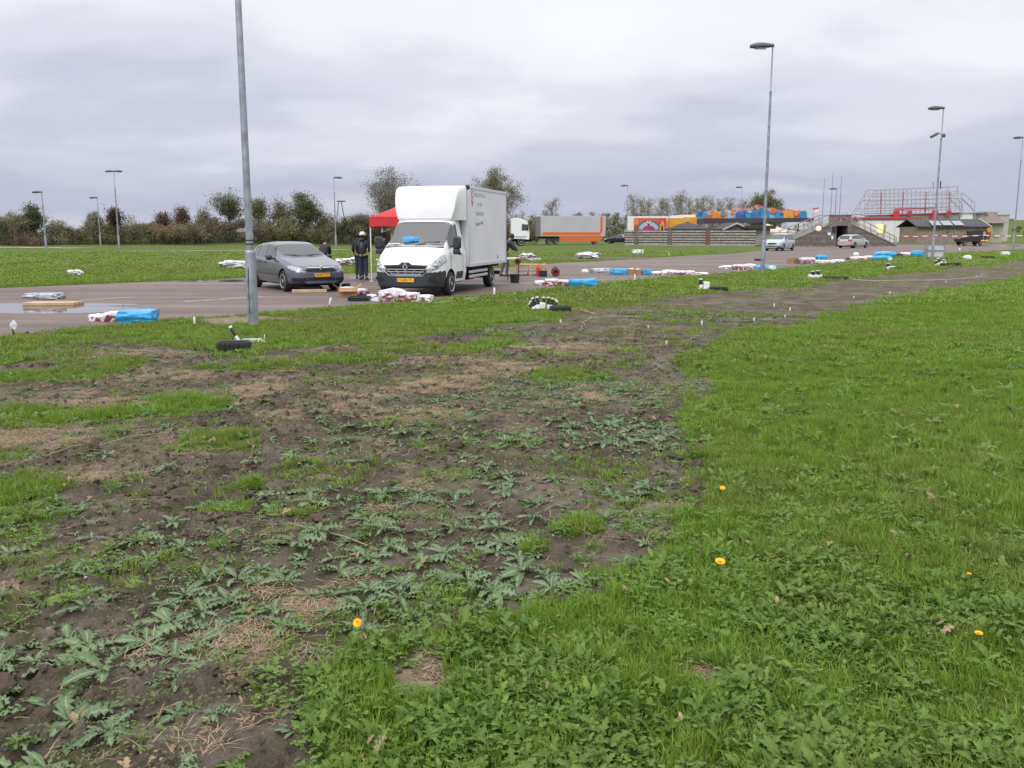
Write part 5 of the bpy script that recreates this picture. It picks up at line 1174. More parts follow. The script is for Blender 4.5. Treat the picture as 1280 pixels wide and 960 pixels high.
# ================================================================== vehicles
def curve(pts):
    xs = np.array([p[0] for p in pts]); ys = np.array([p[1] for p in pts]); o = np.argsort(xs)
    return lambda x: np.interp(x, xs[o], ys[o])
M_TYRE = mat('tyre', (.022, .022, .024), .85, var=.25, scale=14); M_RIM = mat('alloy_rim', (.42, .43, .45), .35, .6); M_GLASS = mat('car_glass', (.045, .055, .062), .05, spec=.8); M_CHROME = mat('chrome', (.75, .76, .78), .12, 1.)
M_BLKP = mat('black_plastic', (.028, .030, .036), .55, var=.15, scale=12); M_HEAD = mat('headlight_glass', (.36, .38, .41), .10, .3, coat=1., var=.35, scale=16); M_TAIL = mat('tail_light', (.35, .02, .02), .15, coat=1.); M_PLATE = mat('plate_yellow', (.80, .42, .02), .45); M_PBLUE = mat('plate_blue', (.02, .06, .35), .45); M_INK = mat('black_ink', (.02, .02, .02), .6); M_UNDER = mat('underbody', (.018, .017, .017), .9); M_AMBER = mat('amber', (.8, .3, .03), .2)
def wheel(parent, x, y, r, w, side, spokes=8, hub=None):
    b = MB(); M = frame((x, y, r), (1, 0, 0), (0, 0, 1))            # z of the frame = -y
    pr = [(r * .62, -w / 2), (r * .9, -w / 2), (r * .985, -w * .36), (r, -w * .2), (r, w * .2), (r * .985, w * .36), (r * .9, w / 2), (r * .62, w / 2)]
    b.lathe(pr, 26, M); t = b.build('wheel', M_TYRE, parent)
    b = MB(); o = -side * w * .53                                 # outer face of the wheel
    b.lathe([(r * .68, o * .85), (r * .66, o * 1.05), (r * .60, o * .95), (r * .56, o * .72), (r * .2, o * .78), (r * .17, o * 1.0), (.005, o * 1.02)], 26, M)
    rim = b.build('rim', hub or M_RIM, t)
    b = MB()
    for k in range(spokes):
        a = 6.2832 * k / spokes
        q = [(r * .26, -.035 * r), (r * .50, -.075 * r), (r * .52, .075 * r), (r * .26, .035 * r)]
        b.prism([(u * math.cos(a) - v * math.sin(a), u * math.sin(a) + v * math.cos(a)) for u, v in q], o * .06, M @ Matrix.Translation((0, 0, o * .80)))
    b.build('rim_slots', M_BLKP, t)
    return t
def plate(parent, M, s, w=.52, h=.11):
    b = MB(); b.prism([(-w / 2, -h / 2), (w / 2, -h / 2), (w / 2, h / 2), (-w / 2, h / 2)], .012, M); p = b.build('number_plate', M_PLATE, parent)
    b = MB(); b.prism([(-w / 2 + .003, -h / 2 + .003), (-w / 2 + .05, -h / 2 + .003), (-w / 2 + .05, h / 2 - .003), (-w / 2 + .003, h / 2 - .003)], .003, M @ Matrix.Translation((0, 0, .012))); b.build('plate_band', M_PBLUE, p)
    text('plate_text', s, .098, M_INK, p, M @ Matrix.Translation((.022, .002, .0135)), .001)
def shell(t, top, belt, bottom, hw, x0, x1, cls, wheels, R_arch, mats, step=.045, tumble=.20, nring=None, smooth=42, front_round=0.):
    """body lofted along x from cross-sections; faces sorted into parts by where they lie"""
    xs = np.linspace(x0, x1, int((x1 - x0) / step) + 1)
    rings = []
    for x in xs:
        zt, zb, be, w = float(top(x)), float(bottom(x)), float(belt(x)), float(hw(x)); be = min(be, zt - .015); gh = min(1, max(0, (zt - be) / .4)); wr = w * (.93 - tumble * gh)
        key = [(0, zb), (w * .80, zb), (w * .95, zb + .05), (w * .995, zb + .3 * (be - zb)), (w, zb + .6 * (be - zb)), (w * .985, zb + .9 * (be - zb)), (w * .95, be), (w * .95 - .004, be + .012 * gh), (wr, zt - .075 * gh - .008), (wr * .93, zt - .03 * gh - .004), (wr * .75, zt - .012 * gh - .001), (wr * .4, zt - .002), (0, zt)]
        sub = [3, 1, 6, 6, 6, 2, 1, 9, 2, 2, 4, 4]; pts = []
        for (a, c, n) in zip(key[:-1], key[1:], sub):
            for i in range(n): pts.append((a[0] + (c[0] - a[0]) * i / n, a[1] + (c[1] - a[1]) * i / n))
        pts.append(key[-1]); rings.append(pts)
    n = len(rings[0]); V = np.array([[(x, p[0], p[1]) for p in r] for x, r in zip(xs, rings)])
    if R_arch:
        for wx, wz in wheels:                                    # pull the nearest vertices onto the wheel-arch circle
            dx = V[..., 0] - wx; dz = V[..., 2] - wz; d = np.hypot(dx, dz); k = (np.abs(d - R_arch) < step * .62) & (V[..., 1] > .55 * hw(wx)) & (dz > -.12)
            f = np.where(k, R_arch / np.maximum(d, 1e-6), 1); V[..., 0] = wx + dx * f; V[..., 2] = np.where(k, wz + dz * f, V[..., 2])
    parts = {}
    for sgn in (1, -1):
        W = V.copy(); W[..., 1] *= sgn
        for i in range(len(xs) - 1):
            for j in range(n - 1):
                q = [W[i, j], W[i + 1, j], W[i + 1, j + 1], W[i, j + 1]]; c = sum(q) / 4
                if R_arch and abs(c[1]) > .5 * float(hw(c[0])) and any(math.hypot(c[0] - wx, c[2] - wz) < R_arch - .004 for wx, wz in wheels): continue
                nm = cls(c[0], abs(c[1]), c[2], j); parts.setdefault(nm, []).append(q if sgn > 0 else q[::-1])
    for xi, fl in ((0, 1), (-1, 0)):                             # end caps
        for j in range(n - 1):
            a, c = V[xi, j], V[xi, j + 1]
            for sgn in (1, -1):
                q = [np.array((a[0], 0, a[2])), np.array((a[0], a[1] * sgn, a[2])), np.array((c[0], c[1] * sgn, c[2])), np.array((c[0], 0, c[2]))]
                cc = sum(q) / 4; nm = cls(cc[0] + (.02 if not fl else -.02), abs(a[1]), cc[2], j); parts.setdefault(nm, []).append(q)
    out = {}; SING = {'headlights': 'headlight', 'tail_lights': 'tail_light', 'side_windows': 'side_window'}
    for nm, sy in [(n_, s_) for n_ in parts for s_ in ((1, -1) if n_ in SING else (0,))]:
        qs = [q for q in parts[nm] if not sy or sum(p[1] for p in q) * sy > 0]
        bm = bmesh.new()
        for q in qs:
            try: bm.faces.new([bm.verts.new(tuple(p)) for p in q])
            except Exception: pass
        bmesh.ops.remove_doubles(bm, verts=bm.verts, dist=.0008); bmesh.ops.dissolve_degenerate(bm, dist=.0005, edges=bm.edges); bmesh.ops.recalc_face_normals(bm, faces=bm.faces)
        me = bpy.data.meshes.new(SING.get(nm, nm)); bm.to_mesh(me); bm.free(); me.shade_smooth(); me.set_sharp_from_angle(angle=R(smooth)); me.materials.append(mats[nm]); out[nm] = obj(SING.get(nm, nm), me, t)
    return out
def inpoly(pts, x, z):
    c = False; n = len(pts)
    for i in range(n):
        x1, z1 = pts[i]; x2, z2 = pts[(i + 1) % n]
        if (z1 > z) != (z2 > z) and x < (x2 - x1) * (z - z1) / (z2 - z1) + x1: c = not c
    return c
def place(t, wheel_px, local, fwd):
    """put a vehicle so that its local point lies at the ground point seen at a photo pixel"""
    g = Vector((*G(*wheel_px), 0)); f = Vector((fwd[0], fwd[1], 0)).normalized(); a = math.atan2(f.y, f.x)
    t.rotation_euler = (0, 0, a); t.location = g - Matrix.Rotation(a, 3, 'Z') @ Vector((local[0], local[1], 0))
def interior(t, x0, x1, w, z0, z1, seat=None):
    b = MB(); b.box(((x0 + x1) / 2, 0, z0 - .06), (x1 - x0, w * 1.5, .1), mi=0)
    for y in (-.36, .36):
        b.box((x0 + (x1 - x0) * .52, y, z0 + .22), (.16, .46, .56), ry=R(-12), bev=.05); b.box((x0 + (x1 - x0) * .49, y, z0 + .58), (.1, .26, .18), bev=.04)
    b.build('seats', M_BLKP, t)
def car(name, label, L, Wd, H, wb, fo, paint, style, wheel_px, local_w, fwd, wr=.315, platetext=None, rearplate=None, step=.045, details=True, hub=None):
    t = thing(name, label, 'car'); hw_ = Wd / 2; xf = wb / 2 + fo; xr = xf - L
    if style == 'hatch':
        top = curve([(xf, .60), (xf - .05, .70), (xf - .16, .775), (xf - .5, .86), (xf - .95, .955), (xf - 1.30, 1.02), (xf - 1.68, 1.22), (xf - 2.02, 1.385), (xf - 2.35, H - .01), (xf - 2.75, H), (xf - 3.35, H - .035), (xf - 3.75, H - .12), (xf - 3.95, H - .22), (xf - 4.12, H - .45), (xr + .04, .86), (xr, .74)])
        belt = curve([(xf, .58), (xf - .3, .72), (xf - 1.2, .90), (xf - 2.2, .95), (xr + .3, 1.03), (xr, .9)])
        wins = [[(xf - 1.62, .955), (xf - 2.08, 1.325), (xf - 2.44, 1.385), (xf - 2.44, .965)], [(xf - 2.53, .97), (xf - 2.53, 1.39), (xf - 3.0, 1.385), (xf - 3.22, 1.345), (xf - 3.22, 1.0)], [(xf - 3.28, 1.005), (xf - 3.28, 1.335), (xf - 3.52, 1.25), (xf - 3.68, 1.08)]]; ws = (xf - 2.06, xf - 1.34); rw = (xr + .1, xr + .42)
    elif style == 'mpv':
        top = curve([(xf, .62), (xf - .05, .74), (xf - .2, .84), (xf - .8, .98), (xf - 1.05, 1.05), (xf - 1.95, H - .06), (xf - 2.3, H), (xr + .6, H), (xr + .2, H - .1), (xr + .06, 1.0), (xr, .75)])
        belt = curve([(xf, .6), (xf - .3, .78), (xf - 1., .93), (xr, 1.0)])
        wins = [[(xf - 1.35, .99), (xf - 2.05, H - .13), (xf - 2.45, H - .09), (xf - 2.45, 1.0)], [(xf - 2.53, 1.0), (xf - 2.53, H - .09), (xf - 3.3, H - .09), (xf - 3.3, 1.02)], [(xf - 3.38, 1.02), (xf - 3.38, H - .1), (xr + .45, H - .12), (xr + .3, 1.06)]]; ws = (xf - 1.95, xf - 1.08); rw = (xr + .07, xr + .3)
    elif style == 'estate':
        top = curve([(xf, .60), (xf - .05, .70), (xf - .2, .78), (xf - 1.1, .96), (xf - 1.35, 1.0), (xf - 2.1, H - .06), (xf - 2.5, H), (xr + .9, H - .03), (xr + .35, H - .12), (xr + .08, 1.0), (xr, .74)])
        belt = curve([(xf, .58), (xf - .3, .72), (xf - 1.2, .92), (xr, 1.0)])
        wins = [[(xf - 1.6, .97), (xf - 2.15, H - .13), (xf - 2.6, H - .09), (xf - 2.6, .98)], [(xf - 2.68, .98), (xf - 2.68, H - .09), (xf - 3.4, H - .1), (xf - 3.45, 1.0)], [(xf - 3.52, 1.02), (xf - 3.52, H - .12), (xr + .5, H - .18), (xr + .42, 1.08)]]; ws = (xf - 2.1, xf - 1.38); rw = (xr + .08, xr + .36)
    else:  # sedan
        top = curve([(xf, .58), (xf - .05, .68), (xf - .2, .76), (xf - 1.1, .93), (xf - 1.4, .98), (xf - 2.15, H - .05), (xf - 2.6, H), (xf - 3.1, H - .05), (xf - 3.85, 1.03), (xr + .2, 1.0), (xr + .04, .92), (xr, .7)])
        belt = curve([(xf, .56), (xf - .3, .7), (xf - 1.2, .88), (xr, .95)])
        wins = [[(xf - 1.6, .94), (xf - 2.2, H - .12), (xf - 2.6, H - .08), (xf - 2.6, .95)], [(xf - 2.68, .95), (xf - 2.68, H - .08), (xf - 3.1, H - .13), (xf - 3.5, 1.0)]]; ws = (xf - 2.14, xf - 1.42); rw = (xf - 3.84, xf - 3.14)
    bottom = curve([(xf, .26), (xf - .3, .2), (0, .19), (xr + .3, .24), (xr, .30)])
    hw = curve([(xf, hw_ * .62), (xf - .03, hw_ * .76), (xf - .1, hw_ * .86), (xf - .25, hw_ * .93), (xf - .6, hw_ * .98), (0, hw_), (xr + .6, hw_ * .97), (xr + .2, hw_ * .91), (xr + .05, hw_ * .83), (xr, hw_ * .74)])
    def cls(x, y, z, j):
        zt, be = float(top(x)), float(belt(x))
        side = 25 <= j < 34
        if side:
            for wdw in wins:
                if inpoly(wdw, x, z): return 'side_windows'
            if inpoly([(wins[0][0][0] + .1, be - .02), (wins[0][1][0] + .02, H - .065), (wins[-1][-2][0] - .05, H - .05), (wins[-1][-1][0] - .05, be)], x, z) : return 'window_surround' if z > be + .01 else 'body'
        if j >= 34 and ws[0] < x < ws[1] and y < hw_ * .74: return 'windscreen'
        if j >= 32 and rw[0] < x < rw[1] and y < hw_ * .66 and z > .98: return 'rear_window'
        if style == 'hatch' and x > xf - .55 and .585 < z < .79 and .60 * hw_ < y and inpoly([(.60, .60), (.72, .585), (.93, .66), (1.0, .79), (.84, .785), (.66, .70)], y / hw_, z) and x > xf - .6: return 'headlights'
        if style != 'hatch' and x > xf - .5 and .60 < z < .80 and .52 * hw_ < y: return 'headlights'
        if x < xr + .28 and .72 < z < .98 and y > .55 * hw_: return 'tail_lights'
        if z < .285 and (x > xf - .5 or x < xr + .35): return 'lower_trim'
        if z < .235: return 'lower_trim'
        if x > xf - .3:
            if .30 < z < .42 and y < .46 * hw_: return 'air_intake'
            if .31 < z < .43 and .60 * hw_ < y < .93 * hw_: return 'air_intake'
            if .595 < z < .69 and y < .50 * hw_ and x > xf - .2: return 'grille'
        return 'body'
    mats = {'body': paint, 'side_windows': M_GLASS, 'window_surround': M_BLKP, 'windscreen': M_GLASS, 'rear_window': M_GLASS, 'headlights': M_HEAD, 'tail_lights': M_TAIL, 'lower_trim': M_BLKP, 'air_intake': M_UNDER, 'grille': M_UNDER}
    shell(t, top, belt, bottom, hw, xr, xf, cls, [(wb / 2, wr), (-wb / 2, wr)], wr + .055, mats, step)
    b = MB(); b.box((0, 0, .40), (L - .5, Wd * .66, .36)); b.box((wb / 2, 0, .42), (.85, Wd * .86, .5)); b.box((-wb / 2, 0, .42), (.85, Wd * .86, .5)); b.build('underbody', M_UNDER, t)
    for sx in (1, -1):
        for sy in (1, -1): wheel(t, sx * wb / 2, sy * (hw_ - .115), wr, .2, sy, 8, hub)
    for sy in (1, -1):
        b = MB(); x = ws[1] - .36; b.box((x, sy * (hw_ + .09), .985), (.13, .2, .145), bev=.045); b.box((x + .01, sy * (hw_ - .03), .955), (.08, .16, .05)); b.build('wing_mirror', M_BLKP if style == 'hatch' else paint, t)
    if details:
        for sy in (1, -1):
            for x in (wins[1][0][0] + .17, wins[1][2][0] + .12):
                b = MB(); b.box((x, sy * (hw_ * .988), float(belt(x)) - .12), (.16, .04, .035), bev=.012); b.build('door_handle', M_BLKP if style == 'hatch' else paint, t)
            b = MB(); b.tube([(wb / 2 - .42, sy * (hw_ * 1.004), .50), (-wb / 2 + .42, sy * (hw_ * 1.004), .52)], .013, 6); b.build('side_strip', M_BLKP, t)
    if platetext:
        plate(t, frame((xf + .012, 0, .505), (0, 1, 0), (0, 0, 1)), platetext)
    if rearplate: plate(t, frame((xr - .012, 0, .62), (0, -1, 0), (0, 0, 1)), rearplate)
    place(t, wheel_px, local_w, fwd)
    return t, xf, xr
PAINT_G = mat('grey_blue_paint', (.118, .128, .172), .32, .45, coat=.7, var=.05, scale=3)
ast, xf, xr = car('grey_hatchback', 'grey blue hatchback parked behind the near lamp post', 4.25, 1.75, 1.46, 2.614, .90, PAINT_G, 'hatch', (357, 364.3), (1.307, -.78), (.56, -.83), platetext='18-SN-TX', step=.036, hub=mat('hub_cap', (.40, .40, .41), .4, .4))
b = MB(); xg = xf - .02
b.tube([(xg - .015, y, .713 + .012 * (abs(y) / .45) ** 2) for y in np.linspace(-.43, .43, 13)], .022, 6); b.build('chrome_bar', M_CHROME, ast)
b = MB(); b.lathe([(.052, 0), (.066, .004), (.066, .014), (.052, .018)], 20, frame((xg + .008, 0, .712), (0, 1, 0), (0, 0, 1))); b.box((xg + .014, 0, .712), (.012, .14, .014)); b.build('badge', M_CHROME, ast)
b = MB()
for sy in (1, -1):
    b.tube([(xf - .02, sy * .36, .29), (xf - .0, sy * .46, .42), (xf - .03, sy * .50, .55)], .012, 5)
b.build('bumper_crease', PAINT_G, ast)
for sy in (1, -1):
    for dx_, dy_, r_ in ((.155, .60, .055), (.115, .505, .045)):
        b = MB(); b.lathe([(r_, 0), (r_ * .9, .02), (.004, .03)], 14, frame((xf - dx_ + .03, sy * dy_, .668), (0, 1, 0), (0, 0, 1))); b.build('headlight_lens', M_CHROME, ast)
for y0, y1 in ((-.05, .58), (.02, -.6)):
    b = MB(); xw = lambda y: xf - 1.33 - .02 - .12 * (y / .7) ** 2 * 0; b.tube([(xf - 1.30, y0, 1.045), (xf - 1.36, (y0 + y1) / 2, 1.065), (xf - 1.42, y1, 1.07)], .010, 5); b.build('wiper', M_BLKP, ast)

mpv, _, _ = car('silver_minivan', 'pale silver minivan on the road right of the tall lamp post', 4.4, 1.76, 1.62, 2.70, .88, mat('silver_paint', (.46, .52, .58), .3, .35, coat=.6), 'mpv', (978.5, 313.6), (1.35, .78), (-.58, -.815), platetext='ZD-48-RK', step=.07, details=False)
est, _, _ = car('silver_estate', 'silver estate car seen from behind, before the wooden bridge', 4.6, 1.80, 1.49, 2.70, .95, mat('champagne_paint', (.50, .50, .51), .3, .35, coat=.6), 'estate', (1067.5, 310.2), (-1.35, -.78), (.72, .69), rearplate='PR-517-S', step=.07, details=False)
sed, _, _ = car('dark_sedan', 'dark saloon car parked beside the grey trailer', 4.5, 1.76, 1.44, 2.68, .86, mat('dark_blue_paint', (.022, .026, .045), .28, .3, coat=.8), 'sedan', (761, 304.6), (1.34, .78), (-.90, .43), step=.08, details=False)

# ------------------------------------------------------------------ white box truck
M_VAN = mat('white_van_paint', (.78, .79, .81), .35, coat=.5, var=.05, scale=1.6, detail=8, rvar=.08); M_BOX = mat('white_box_panel', (.69, .695, .735), .45, var=.06, scale=1.1, detail=9, rvar=.08)
M_CLEAR = bpy.data.materials.new('windscreen_glass'); M_CLEAR.use_nodes = True; nt_ = M_CLEAR.node_tree; tr_ = nd(nt_, 'ShaderNodeBsdfTransparent'); tr_.inputs[0].default_value = (.46, .60, .64, 1); gl_ = nd(nt_, 'ShaderNodeBsdfGlossy'); gl_.inputs['Roughness'].default_value = .03; fr2 = nd(nt_, 'ShaderNodeFresnel'); fr2.inputs[0].default_value = 1.6; mx_ = nd(nt_, 'ShaderNodeMixShader')
nt_.links.new(maprange(nt_, fr2.outputs[0], 0, 1, .16, 1.), mx_.inputs[0]); nt_.links.new(tr_.outputs[0], mx_.inputs[1]); nt_.links.new(gl_.outputs[0], mx_.inputs[2]); nt_.links.new(mx_.outputs[0], nt_.nodes['Material Output'].inputs[0])
van = thing('box_truck', 'white box truck with red emblem parked on the road, centre of the picture', 'truck')
xf = .93
top = curve([(xf, .86), (xf - .03, .98), (xf - .12, 1.06), (.45, 1.24), (.22, 1.36), (.10, 1.44), (-.12, 1.66), (-.46, 2.0), (-.62, 2.12), (-.80, 2.20), (-1.4, 2.24)])
belt = curve([(xf, .84), (.75, .98), (.4, 1.12), (.1, 1.27), (-.5, 1.30), (-1.4, 1.30)])
bottom = curve([(xf, .30), (xf - .1, .24), (.45, .22), (-.5, .32), (-1.4, .32)])
hw = curve([(xf, .60), (xf - .03, .74), (xf - .09, .84), (xf - .2, .92), (.5, .975), (.1, 1.0), (-1.4, 1.01)])
dwin = [(-.02, 1.33), (-.16, 1.56), (-.50, 1.98), (-.62, 2.02), (-.98, 2.03), (-.98, 1.33)]
def vcls(x, y, z, j):
    if 25 <= j < 34 and inpoly(dwin, x, z): return 'side_windows'
    if j >= 30 and -.60 < x < .13 and y < .83 and z > 1.38: return 'windscreen'
    if x > .30 and inpoly([(.60, .70), (.70, .68), (.90, .80), (1.0, .98), (1.0, 1.20), (.90, 1.16), (.76, .96), (.66, .80)], y, z): return 'headlights'
    if x > .40 and (z < .66 + .06 * max(0, (y - .6) / .35) and not (y < .5 and z > .60)): return 'bumper'
    if x <= .40 and z < .36: return 'sill'
    if x > xf - .22 and .60 <= z < .86 and y < .60 + .1 * (z - .6) : return 'grille'
    if -1.1 < x < -.50 and .46 < z < .66 and j < 22: return 'door_moulding'
    return 'body'
shell(van, top, belt, bottom, hw, -1.40, xf, vcls, [(0, .34)], .43, {'body': M_VAN, 'side_windows': M_GLASS, 'windscreen': M_CLEAR, 'headlights': M_HEAD, 'bumper': M_BLKP, 'sill': M_BLKP, 'grille': M_UNDER, 'door_moulding': M_BLKP}, .036, tumble=.12)
def vx(y): return float(np.interp(abs(y), [.60, .74, .84, .92], [xf, xf - .03, xf - .09, xf - .2]))
for z, hwid in ((.635, .44), (.705, .52), (.775, .58)):
    b = MB(); b.tube([(vx(y) + .004, y, z) for y in np.linspace(-hwid, hwid, 17)], .0115, 5); b.build('chrome_bar', M_CHROME, van)
b = MB(); b.tube([(vx(y) + .006, y, .595 + .20 * max(0, (abs(y) - .46) / .18) ** 1.5) for y in np.linspace(-.62, .62, 25)], .010, 5); b.build('grille_edge', M_CHROME, van)
b = MB()
for z, hwid in ((.67, .42), (.74, .5)):
    for y in np.linspace(-hwid, hwid, 5): b.box((vx(y) + .006, y, z), (.016, .06, .018))
b.build('grille_studs', M_CHROME, van)
b = MB(); b.prism([(-.60, .838), (.60, .838), (.62, .885), (.18, .90), (.10, .965), (-.10, .965), (-.18, .90), (-.62, .885)], .03, frame((xf - .012, 0, 0), (0, 1, 0), (0, 0, 1))); b.build('grille_top', M_BLKP, van)
b = MB(); dq = [(0, .135), (.078, 0), (0, -.135), (-.078, 0)]; di = [(0, .07), (.036, 0), (0, -.07), (-.036, 0)]; M = frame((xf + .02, 0, .845), (0, 1, 0), (0, 0, 1)); b.prism(dq, .012, M); bd = b.build('badge', M_CHROME, van); b = MB(); b.prism(di, .004, M @ Matrix.Translation((0, 0, .012))); b.build('badge_centre', M_UNDER, bd)
plate(van, frame((xf + .008, -.02, .475), (0, 1, 0), (0, 0, 1)), 'V-602-TS')
for sy in (1, -1):
    for (y, z, r_) in ((.735, .795, .055), (.83, .88, .05), (.91, 1.02, .035)):
        b = MB(); b.lathe([(r_, 0), (r_ * .85, .02), (.004, .03)], 14, frame((vx(y) - .02, sy * y, z), (-sy * .5, 1, 0) if y > .8 else (0, 1, 0), (0, 0, 1))); b.build('headlight_lens', M_CHROME, van)
    b = MB(); b.prism([(.60, .44), (.86, .48), (.88, .56), (.66, .55)] if sy > 0 else [(-.60, .44), (-.66, .55), (-.88, .56), (-.86, .48)], .02, frame((vx(.74) + .005, 0, 0), (0, 1, 0), (0, 0, 1))); b.build('fog_recess', M_UNDER, van)
    b = MB(); b.box((-.06, sy * 1.16, 1.50), (.12, .24, .36), bev=.05); b.box((-.05, sy * 1.15, 1.25), (.11, .22, .16), bev=.04); b.box((-.10, sy * 1.02, 1.40), (.07, .12, .06)); b.build('wing_mirror', M_BLKP, van)
    b = MB(); b.box((-.86, sy * 1.005, 1.17), (.17, .04, .05), bev=.012); b.build('door_handle', M_BLKP, van)
    b = MB(); b.tube([(-.02, sy * 1.004, .45), (-.02, sy * 1.004, 1.0), (.02, sy * .995, 1.24)], .004, 4); b.tube([(-1.08, sy * 1.012, .40), (-1.08, sy * 1.012, 1.3), (-1.06, sy * .93, 2.05)], .004, 4); b.build('door_seam', M_UNDER, van)
    wheel(van, 0, sy * .90, .34, .23, sy, 6); wheel(van, -4.25, sy * .90, .34, .23, sy, 6)
for y0, y1 in ((-.62, .05), (.0, .68)):
    b = MB(); b.tube([(.14, y0, 1.425), (.06, (y0 + y1) / 2, 1.51), (.02, y1, 1.535)], .010, 5); b.build('wiper', M_BLKP, van)
b = MB(); b.box((-.10, 0, 1.34), (.62, 1.74, .12), bev=.04); b.build('dashboard', M_BLKP, van)
b = MB(); b.box((-1.36, 0, 1.30), (.04, 1.78, 1.75)); b.box((-.7, 0, .70), (1.3, 1.7, .04)); b.build('cab_lining', mat('grey_lining', (.16, .17, .18), .9), van)
for y in (-.50, 0, .50): b = MB(); b.box((-1.16, y, 1.20), (.16, .44, .62), ry=R(-10), bev=.05); b.box((-1.21, y, 1.66), (.10, .24, .2), bev=.04); b.box((-.95, y, .86), (.5, .44, .14), bev=.04); b.build('seat', M_BLKP, van)
b = MB(); b.tube([(-.42 + .06 * math.sin(a), .46 + .2 * math.cos(a), 1.42 + .19 * math.sin(a)) for a in np.linspace(0, 6.283, 25)], .014, 6); b.build('steering_wheel', M_BLKP, van)
b = MB(); rings = []                                            # wind deflector between cab roof and box
for x, zt, w, wb_ in ((-.66, 2.20, .80, .74), (-.70, 2.50, .88, .76), (-.76, 2.80, .92, .78), (-.84, 3.00, .94, .80), (-.96, 3.10, .955, .84), (-1.15, 3.15, .98, .92), (-1.42, 3.165, 1.03, 1.02)):
    zb = 2.13 + .03 * (-.5 - x)
    rings.append([Vector((x, -wb_, zb)), Vector((x, -(wb_ + (w - wb_) * .75), zb + (zt - zb) * .5)), Vector((x, -w, zb + (zt - zb) * .85)), Vector((x, -w * .985, zt - .03)), Vector((x, -w * .95, zt)), Vector((x, 0, zt + .01)), Vector((x, w * .95, zt)), Vector((x, w * .985, zt - .03)), Vector((x, w, zb + (zt - zb) * .85)), Vector((x, wb_ + (w - wb_) * .75, zb + (zt - zb) * .5)), Vector((x, wb_, zb))])
b.loft(rings); b.build('wind_deflector', M_VAN, van, smooth=50)
BX0, BX1, BZ0, BZ1, BW = -1.50, -5.80, .76, 3.17, 1.075
b = MB(); b.box(((BX0 + BX1) / 2, 0, (BZ0 + BZ1) / 2), (BX0 - BX1, BW * 2, BZ1 - BZ0), bev=.02); bx_ = b.build('cargo_box', M_BOX, van)
b = MB()
for sy in (1, -1):
    b.box(((BX0 + BX1) / 2, sy * (BW + .006), BZ1 - .05), (BX0 - BX1 + .02, .03, .09), bev=.008); b.box(((BX0 + BX1) / 2, sy * (BW + .006), BZ0 + .05), (BX0 - BX1 + .02, .03, .11), bev=.008)
    b.box((BX0 - .04, sy * (BW + .004), (BZ0 + BZ1) / 2), (.09, .028, BZ1 - BZ0 - .22), bev=.006); b.box((BX1 + .04, sy * (BW + .004), (BZ0 + BZ1) / 2), (.09, .028, BZ1 - BZ0 - .22), bev=.006)
b.build('box_frame', mat('alu_profile', (.62, .63, .66), .4, .3), bx_)
for sy in (1, -1): b = MB(); b.box((BX0 + .0, sy * 1.03, BZ1 - .04), (.12, .14, .12), bev=.03); b.build('marker_light', M_BLKP, bx_)
b = MB(); b.box((-3.0, .38, .58), (4.8, .09, .16)); b.box((-3.0, -.38, .58), (4.8, .09, .16)); b.box((-4.25, 0, .36), (.12, 1.6, .12)); b.box((-2.2, .75, .5), (.7, .35, .3), bev=.03); b.box((-5.45, 0, .42), (.08, 1.9, .12)); b.box((-3.0, 0, .70), (4.6, 1.9, .06)); b.build('chassis', M_UNDER, van)
for sy in (1, -1):
    for z in (.46, .60): b = MB(); b.box((-2.62, sy * 1.03, z), (2.0, .03, .085), bev=.008); b.build('side_guard', mat('grey_guard', (.42, .43, .45), .5), van)
    b = MB(); b.box((-4.25, sy * .9, .78), (.95, .28, .03)); b.box((-3.80, sy * .9, .62), (.03, .28, .34)); b.build('mudguard', M_BLKP, van)
    for x in (-1.95, -3.4): b = MB(); b.box((x, sy * 1.0, .62), (.06, .06, .36)); b.build('guard_bracket', M_UNDER, van)
b = MB(); b.tube([(-2.2, .9, .45), (-2.2, .9, .70)], .04, 8); b.build('tank_filler', M_BLKP, van)
M_RED = mat('red_print', (.42, .05, .07), .5); M_GREYP = mat('grey_print', (.33, .34, .40), .5); ML = lambda x, z: frame((x, BW + .002, z), (-1, 0, 0), (0, 0, 1))
b = MB(); b.prism([(-.08, .20), (.08, .20), (.08, -.12), (0, -.27), (-.08, -.12)], .004, ML(-1.86, 2.82)); em = b.build('emblem', M_RED, bx_)
b = MB(); b.prism([(-.05, .165), (.05, .165), (.05, .055), (-.05, .055)], .003, ML(-1.86, 2.82) @ Matrix.Translation((0, 0, .004))); b.prism([(-.045, .015), (.045, .015), (.015, -.11), (-.045, -.11)], .003, ML(-1.86, 2.82) @ Matrix.Translation((0, 0, .004))); b.build('emblem_mark', M_WHITE, em)
text('lettering', 'VERHUUR TEL.A', .17, M_GREYP, bx_, ML(-2.62, 2.92)); text('lettering', '024 1777', .145, M_GREYP, bx_, ML(-2.65, 2.64)); text('lettering', 'TRANSPORT', .16, M_GREYP, bx_, ML(-2.66, 2.36)); text('lettering', 'Bel en huur', .17, M_RED, bx_, ML(-2.62, 2.07) @ Matrix.Rotation(R(6), 4, 'Z'), shear=.3)
b = MB(); b.box((-4.72, BW + .003, .98), (.05, .012, .10)); b.build('reflector', M_BLKP, bx_)
gf, gr_ = Vector(G(563.5, 369.2)), Vector(G(615.5, 357.9)); place(van, (563.5, 369.2), (0, .98), tuple(gf - gr_)); van.scale = (1, 1, .97)
# things lying on the dashboard
def on_van(x, y, z): return Matrix.Translation(van.location) @ van.rotation_euler.to_matrix().to_4x4() @ Vector((x, y, z * .97))

